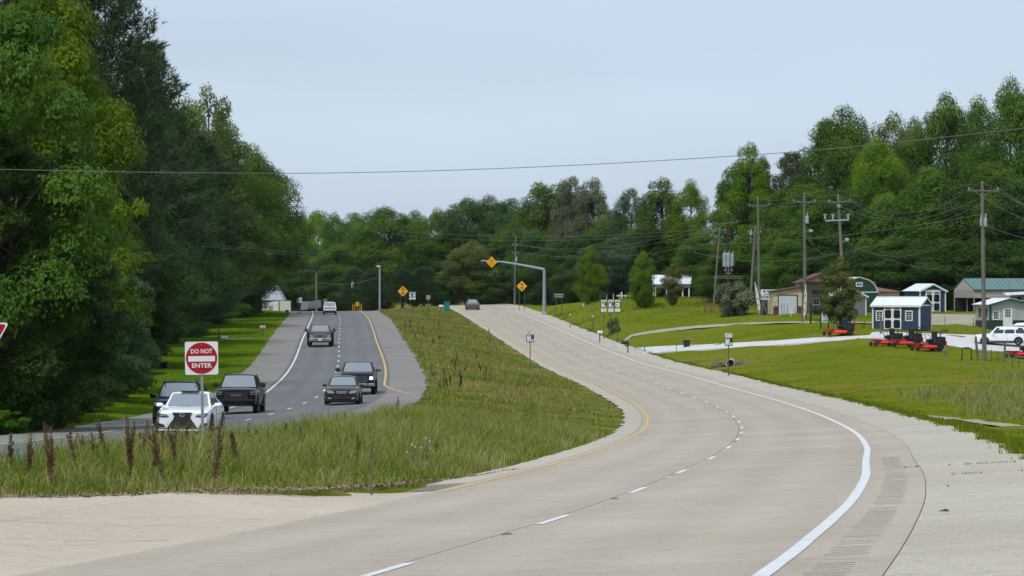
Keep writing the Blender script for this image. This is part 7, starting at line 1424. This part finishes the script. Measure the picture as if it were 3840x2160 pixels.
GMF = grass_mat('far_blades', [(.075, .125, .010), (.13, .18, .020), (.205, .225, .042), (.30, .27, .085), (.38, .31, .15)])
def blades(name, x, y, h, w, tint, label, dz=-.02, gm=None):
    n = len(x); z = hz(x, y)+dz; a = RNG.uniform(0, 2*math.pi, n); b = RNG.uniform(0, 2*math.pi, n); lean = RNG.uniform(.1, 1.0, n)*h
    dx, dy = np.cos(a)*w/2, np.sin(a)*w/2; lx, ly = np.cos(b)*lean, np.sin(b)*lean
    V = np.empty((n, 5, 3)); P = np.stack([x, y, z], 1); e = np.stack([dx, dy, np.zeros(n)], 1); l = np.stack([lx, ly, np.zeros(n)], 1)
    V[:, 0] = P-e; V[:, 1] = P+e; V[:, 2] = P+e*.8+l*.3+np.stack([0*h, 0*h, h*.6], 1); V[:, 3] = P-e*.8+l*.3+np.stack([0*h, 0*h, h*.6], 1); V[:, 4] = P+l+np.stack([0*h, 0*h, h*(1-.25*lean/np.maximum(h, .01))], 1)
    i = np.arange(n)[:, None]*5
    me = np_mesh(name, V.reshape(-1, 3), [i+np.array([[0, 1, 2, 3]]), i+np.array([[3, 2, 4]])], gm or GM, {'tint': np.repeat(np.clip(tint, 0, 1), 5)})
    o = link(name, me); tag(o, label, 'grass', kind='stuff'); return o
def fbm(x, y, s, seed=0):
    v = 0; a = 1.0
    for k in range(4):
        v = v+a*np.sin(x*s*(1.0+.13*k)+1.7*np.sin(y*s*.7+seed+k)+seed*1.3)*np.cos(y*s*1.1+1.3*np.sin(x*s*.8+k*2+seed)); a *= .55; s *= 2.1
    return v
def in_median(x, y):
    return (lat('R', x, y) < np.where(y < 64, R_YL-.5, R_LE-.05)+.25*np.sin(y*.9)*.6) & (lat('L', x, y) > L_RE+.05+.15*np.sin(y*1.3)) & ((y > 66) | (y > FRY(x)-.25+.25*np.sin(x*2.3)*np.sin(x*.9+1)))
def sample(n, x0, x1, y0, y1, pw=1.0):
    t = RNG.uniform(0, 1, n); y = y0*(y1/y0)**(t**pw); return RNG.uniform(x0, x1, n), y
def frustum(x, y, m=1.12): return np.abs(x) < (y*.16*m+2)
# near median: tall grass
x, y = sample(330000, -26, 12, 44, 130, 1.15); k = in_median(x, y) & frustum(x, y); x, y = x[k], y[k]
front = np.clip((y-FRY(x))/9, 0, 1); nR = np.clip((R_YL-.5-lat('R', x, y))/3.4, 0, 1); f = fbm(x, y, .55); f2 = fbm(x, y, 2.3, 4); ed = np.minimum(front, nR)
h = (.16+.50*ed**.7*(1+.28*f+.2*f2))*RNG.uniform(.55, 1.3, len(x)); tint = .33+.18*f+.22*f2+RNG.normal(0, .18, len(x))+.15*(1-ed)
blades('median_grass', x, y, np.clip(h, .06, 1.1), RNG.uniform(.012, .026, len(x)), tint, 'tall uncut grass covering the near median')
# further median and crest
x, y = sample(210000, -34, 14, 125, 600, .8); k = in_median(x, y) & frustum(x, y); x, y = x[k], y[k]; f = fbm(x, y, .22)
nR = np.clip((R_LE-lat('R', x, y))/3.0, .25, 1)
h = (.22+.12*f)*RNG.uniform(.5, 1.4, len(x))*nR+.08; tint = .54+.26*f+RNG.normal(0, .15, len(x))
blades('far_median_grass', x, y, np.clip(h, .06, .7), RNG.uniform(.03, .07, len(x))*(y/220)**.6, tint, 'rough yellowish grass on the far median', gm=GMF)
# left verge
x, y = sample(170000, -60, -15, 95, 480, .9); uL = lat('L', x, y); k = (uL < L_LE-.05+.12*np.sin(y*1.1)) & (uL > -26) & frustum(x, y); x, y, uL = x[k], y[k], uL[k]; f = fbm(x, y, .3, 2)
mown = np.clip((y-255)/20, 0, 1); h = (.30+.12*f)*(1-mown*.72)*RNG.uniform(.5, 1.3, len(x)); h *= np.clip((-L_LE*-1-uL)/1.2-5.2, .35, 1)
tint = .26+.14*f*(1-mown)+RNG.normal(0, .12, len(x))
blades('left_verge_grass', x, y, np.clip(h, .05, .6), RNG.uniform(.02, .05, len(x))*(y/150)**.6, tint, 'green grass on the left verge and lawn', gm=GMG)
# right lawn (mown, longer at the pavement edge)
def inside(poly, x, y):
    c = np.zeros(len(x), bool); n = len(poly)
    for i in range(n):
        x0, y0 = poly[i]; x1, y1 = poly[(i+1) % n]
        c ^= ((y0 > y) != (y1 > y)) & (x < (x1-x0)*(y-y0)/(y1-y0+1e-12)+x0)
    return c
def pxpoly(far, near): return [(p.x, p.y) for p in [at(*q, 60) for q in far]]+[(p.x, p.y) for p in [at(*q, 60) for q in near[::-1]]]
PAVED = [pxpoly(DW_FAR, DW_NEAR), GD_POLY]
x, y = sample(230000, 6, 80, 90, 470, .85); uR = lat('R', x, y); k = (uR > R_RE+.0+.15*np.sin(y*.8)*np.sin(y*.31)) & frustum(x, y)
for q in PAVED: k &= ~inside(q, x, y)
x, y, uR = x[k], y[k], uR[k]; f = fbm(x, y, .12, 5); edge = np.clip(1-(uR-R_RE)/2.0, 0, 1)
up = np.clip((y-385)/25, 0, 1)*(x < 32)
h = (.04+.02*f+.05*edge+.2*up)*RNG.uniform(.5, 1.5, len(x)); tint = .27+.2*f+RNG.normal(0, .10, len(x))+.2*up
blades('right_lawn_grass', x, y, np.clip(h, .03, .5), RNG.uniform(.03, .07, len(x))*(y/150)**.5, tint, 'mown grass of the right hand lawns', gm=GML)
# ragged grass overlapping the edge of the right shoulder
n = 26000; y = 60*(420/60)**RNG.uniform(0, 1, n); u = R_RE+RNG.normal(.12, .16, n)+.18*np.sin(y*.8)*np.sin(y*.31)+.1*np.sin(y*2.3); q = road('R', y, u); k = fbm(q[:, 0]*3, q[:, 1], .6, 3) > -.5; q = q[k]; y = y[k]
blades('shoulder_edge_grass', q[:, 0], q[:, 1], RNG.uniform(.05, .16, len(y)), RNG.uniform(.015, .04, len(y))*(y/120)**.6, RNG.normal(.22, .14, len(y)), 'ragged grass along the edge of the right shoulder', dz=.04, gm=GML)
# weedy gully at the right picture edge
c = [at(3560, 1490), at(3700, 1500), at(3800, 1560), at(3840, 1480), at(3830, 1420)]
xs, ys = [], []
for p in c:
    n = 1500; xs.append(RNG.normal(p.x, .9, n)); ys.append(RNG.normal(p.y, 5, n))
x, y = np.concatenate(xs), np.concatenate(ys)
blades('gully_weeds', x, y, RNG.uniform(.2, .75, len(x)), RNG.uniform(.02, .05, len(x)), RNG.normal(.55, .2, len(x)), 'dry weeds in the gully by the right picture edge')
# tufts in the shoulder joints
xs, ys = [], []
for jy in np.arange(-14+6.1*6, 60, 6.1):
    if random.random() < .6:
        for _ in range(random.randint(150, 500)):
            u = random.uniform(R_JT-.3, R_RE)
            if fbm(np.array([u*3]), np.array([jy]), 1.3)[0] > .25: q = road('R', jy, u); xs.append(q[0]); ys.append(q[1])
if xs:
    x, y = np.array(xs), np.array(ys); blades('joint_tufts', x, y, RNG.uniform(.015, .05, len(x)), RNG.uniform(.006, .015, len(x)), RNG.normal(.25, .1, len(x)), 'thin grass tufts growing in the shoulder joints', dz=.07)
# litter along the front edge of the median
n = 2600; x = RNG.uniform(-12, 2.5, n); x = x[lat('R', x, FRY(x)) < R_YL-.5]; n = len(x); y = FRY(x)+.28+.25*np.sin(x*2.1)+.12*np.sin(x*5.3)+RNG.normal(-.12, .22, n); z = hz(x, y)+.075
a = RNG.uniform(0, 6.28, n); L = RNG.uniform(.01, .07, n); Wd = RNG.uniform(.006, .02, n); d = np.stack([np.cos(a)*L, np.sin(a)*L, RNG.uniform(-.02, .02, n)], 1); e = np.stack([-np.sin(a)*Wd, np.cos(a)*Wd, RNG.uniform(0, .02, n)], 1); P = np.stack([x, y, z], 1)
V = np.stack([P-d-e, P+d-e, P+d+e, P-d+e], 1).reshape(-1, 3)
me = np_mesh('dry_litter', V, [np.arange(4*n).reshape(-1, 4)], M_('litter', (.26, .19, .135), .95, noise=.5, nscale=30)); tag(link('dry_litter', me), 'dry brown litter along the edge of the median grass', 'litter', kind='stuff')
# ------------------------------------------------------------------ tall weeds standing in the median
DOCK = M_('dock_rust', (.115, .055, .024), .9, noise=.4, nscale=20); STEM = M_('weed_stem', (.10, .10, .035), .9); THISTLE = M_('thistle_dry', (.16, .11, .075), .9, noise=.3, nscale=30); FLUFF = M_('thistle_fluff', (.5, .42, .38), .95)
def dock_proto(seed, H):
    rng = random.Random(seed); m = MB(); m.path([(0, 0, 0), (rng.uniform(-.03, .03), rng.uniform(-.03, .03), H*.5), (rng.uniform(-.08, .08), rng.uniform(-.05, .05), H)], [.009, .007, .003], 5); st = m.mesh('stem', STEM); m = MB()
    for b in range(rng.randint(3, 7)):
        a = rng.uniform(0, 6.28); z0 = H*rng.uniform(.2, .6); L = H*rng.uniform(.22, .45); dx, dy = math.cos(a)*L*.2, math.sin(a)*L*.2
        if b == 0: z0, L, dx, dy = H*.45, H*.55, 0, 0
        n = int(L*620)
        for i in range(n):
            t = rng.random(); w = .022*(1-.6*t); c = Vector((dx*t+rng.gauss(0, w), dy*t+rng.gauss(0, w), z0+L*t)); s = rng.uniform(.006, .013); q = [c+Vector((rng.gauss(0, s), rng.gauss(0, s), rng.gauss(0, s))) for _ in range(3)]; m.add(q, [[0, 1, 2]])
    return st, m.mesh('seed_head', DOCK)
DK = [dock_proto(i, .9+.1*(i % 4)) for i in range(7)]
rng = random.Random(5)
spots = [(30, 1590), (90, 1600), (180, 1580), (195, 1620), (215, 1600), (250, 1610), (300, 1590), (320, 1600), (375, 1600), (420, 1570), (500, 1580), (520, 1590), (545, 1560), (570, 1540), (580, 1590), (600, 1600), (625, 1600), (640, 1610), (660, 1590), (680, 1600), (690, 1590), (735, 1610), (780, 1590), (810, 1600), (830, 1580), (900, 1580)]
def near_tip(px, py):
    """weed whose tip shows at a pixel: search the distance where its height fits"""
    for D in np.arange(52, 130, 1.0):
        p = on(px, D); h = zpx(py, D)-p.z
        if .55 < h < 1.25 and in_median(np.array([p.x]), np.array([p.y]))[0]: yield p, h
cnt = 0
def dock_label(p):
    px = CX_+p.x*F_PX/p.y; b = 'rust brown seeding dock stalk '
    if p.y > 330: return b+'on the far median slope near the crest'
    if p.y > 230: return b+'on the upper median slope beside the junction sign'
    if p.y > 140: return b+'half way up the median'
    if p.y > 85: return b+'in the median where the concrete road curves'
    return b+('near the left picture edge' if px < 330 else 'in the clump left of the do not enter post' if px < 750 else 'just right of the do not enter post' if px < 1100 else 'in the front right of the median')
def add_dock(p, h):
    global cnt
    st, sd = DK[cnt % len(DK)]; e = empty('dock_weed', (p.x, p.y, p.z-.03), rng.uniform(0, 6.28), dock_label(p), 'weed', 'rust brown dock stalks in the median'); s = h/1.05
    for nm, me in (('stem', st), ('seed_head', sd)): o = link(nm, me, e); nm == 'seed_head' and tag(o, kind='stuff'); o.scale = (s*rng.uniform(.9, 1.5),)*2+(s,)
    e.rotation_euler[0] = rng.uniform(-.2, .2); e.rotation_euler[1] = rng.uniform(-.24, .24); cnt += 1
for px, py in spots:
    c = list(near_tip(px+rng.uniform(-10, 10), py))
    if c: add_dock(*rng.choice(c))
more = [(1270+rng.uniform(-40, 330), 1480+rng.uniform(-5, 130), 1) for _ in range(24)]+[(1700+rng.uniform(-110, 130), 1410+rng.uniform(-60, 60), 1) for _ in range(26)]+[(1560+rng.uniform(-60, 100), 1195+rng.uniform(-10, 110), 1) for _ in range(26)]+[(1850+rng.uniform(-110, 60), 1260+rng.uniform(-60, 60), 1) for _ in range(16)]+[(900+rng.uniform(-900, 900), 1740+rng.uniform(-60, 50), 1) for _ in range(16)]+[(430+rng.uniform(-430, 560), 1690+rng.uniform(-25, 70), .8) for _ in range(46)]+[(610+rng.gauss(0, 110), 1715+rng.uniform(-20, 30), .72) for _ in range(34)]+[(1350+rng.uniform(-300, 300), 1640+rng.uniform(-30, 60), .7) for _ in range(40)]
for px, py, _ in more:
    p = at(px, py, 50, 600)
    if in_median(np.array([p.x]), np.array([p.y]))[0]: add_dock(p, rng.uniform(.5, 1.05)*_)
def thistle(label, px, D, h, white=False, name='thistle'):
    p = on(px, D); e = empty(name, (p.x, p.y, p.z-.02), rng.uniform(0, 6), label, 'weed', 'dry thistles in the grass'); m = MB(); heads = []
    m.path([(0, 0, 0), (.02, 0, h*.5), (0, .02, h)], [.012, .01, .006], 5); heads.append((0, .02, h))
    for i in range(5): a = i*1.3; z = h*(.45+.09*i); q = (math.cos(a)*.14, math.sin(a)*.14, z+.16); m.path([(.01, 0, z), (q[0]*.6, q[1]*.6, z+.06), q], [.007, .006, .004], 4); heads.append(q)
    m.build('stem', THISTLE, e); l = MB()
    for i in range(16):
        a = i*2.4; z = h*(.08+.05*i); r = .16*(1-.045*i); l.add([(0, 0, z), (math.cos(a+.25)*r*.6, math.sin(a+.25)*r*.6, z+.05), (math.cos(a)*r, math.sin(a)*r, z-.03), (math.cos(a-.25)*r*.6, math.sin(a-.25)*r*.6, z+.05)], [[0, 1, 2, 3]])
    l.build('leaf', M_('thistle_leaf', (.11, .10, .06), .9), e, fixn=False)
    for k, q in enumerate(heads): MB().lathe([(0, -.02), (.016, -.014), (.02, .01), (.014, .026), (0, .03)], 8).build('flower_head', FLUFF if (white and k % 2 == 0) else THISTLE, e, loc=q)
thistle('tallest dry thistle in the front of the median', 1395, 60, 1.15); thistle('thistle with white fluff in the middle of the median', 1600, 72, .8, True); thistle('pale fluffy thistle left of the white tufted one', 1548, 70, .7, True); thistle('dry thistle just right of the do not enter post', 805, 58, 1.0); thistle('brown thistle beside the curve of the concrete road', 1765, 100, .9)
thistle('tall pale thistle in the weeds below the right lawn', 3622, 150, 1.15, True); thistle('brown branching thistle near the orange rock', 3700, 148, 1.0); thistle('short pale thistle left in the gully weeds', 3478, 155, .85, True)
D = 320.0; p = on(1728, 205); o = MB().tube((0, 0, -.1), (0, 0, .75), .09, .08, 8).build('old_stump_post', WOODD, loc=p); tag(o, 'short dark stub post in the median grass', 'post')
# ------------------------------------------------------------------ thin haze in the air
_ax, _bx, _ay, _by, _az, _bz = -2700, 2700, -700, 4700, CZ-14, CZ+40
_hv = [(_ax, _ay, _az), (_bx, _ay, _az), (_bx, _by, _az), (_ax, _by, _az), (_ax, _ay, _bz), (_bx, _ay, _bz), (_bx, _by, _bz), (_ax, _by, _bz)]
hm = bpy.data.materials.new('air_haze'); hm.use_nodes = True; hn = hm.node_tree; hn.nodes.clear()
ho = hn.nodes.new('ShaderNodeOutputMaterial'); hp = hn.nodes.new('ShaderNodeVolumePrincipled'); hp.inputs['Color'].default_value = (.86, .93, 1, 1); hp.inputs['Density'].default_value = .000026; hp.inputs['Anisotropy'].default_value = .2
hn.links.new(hp.outputs[0], ho.inputs['Volume'])
hz_o = MB().add(_hv, [[3, 2, 1, 0], [4, 5, 6, 7], [0, 1, 5, 4], [1, 2, 6, 5], [2, 3, 7, 6], [3, 0, 4, 7]]).build('haze', hm); tag(hz_o, 'thin pale haze in the air', 'haze', kind='stuff')
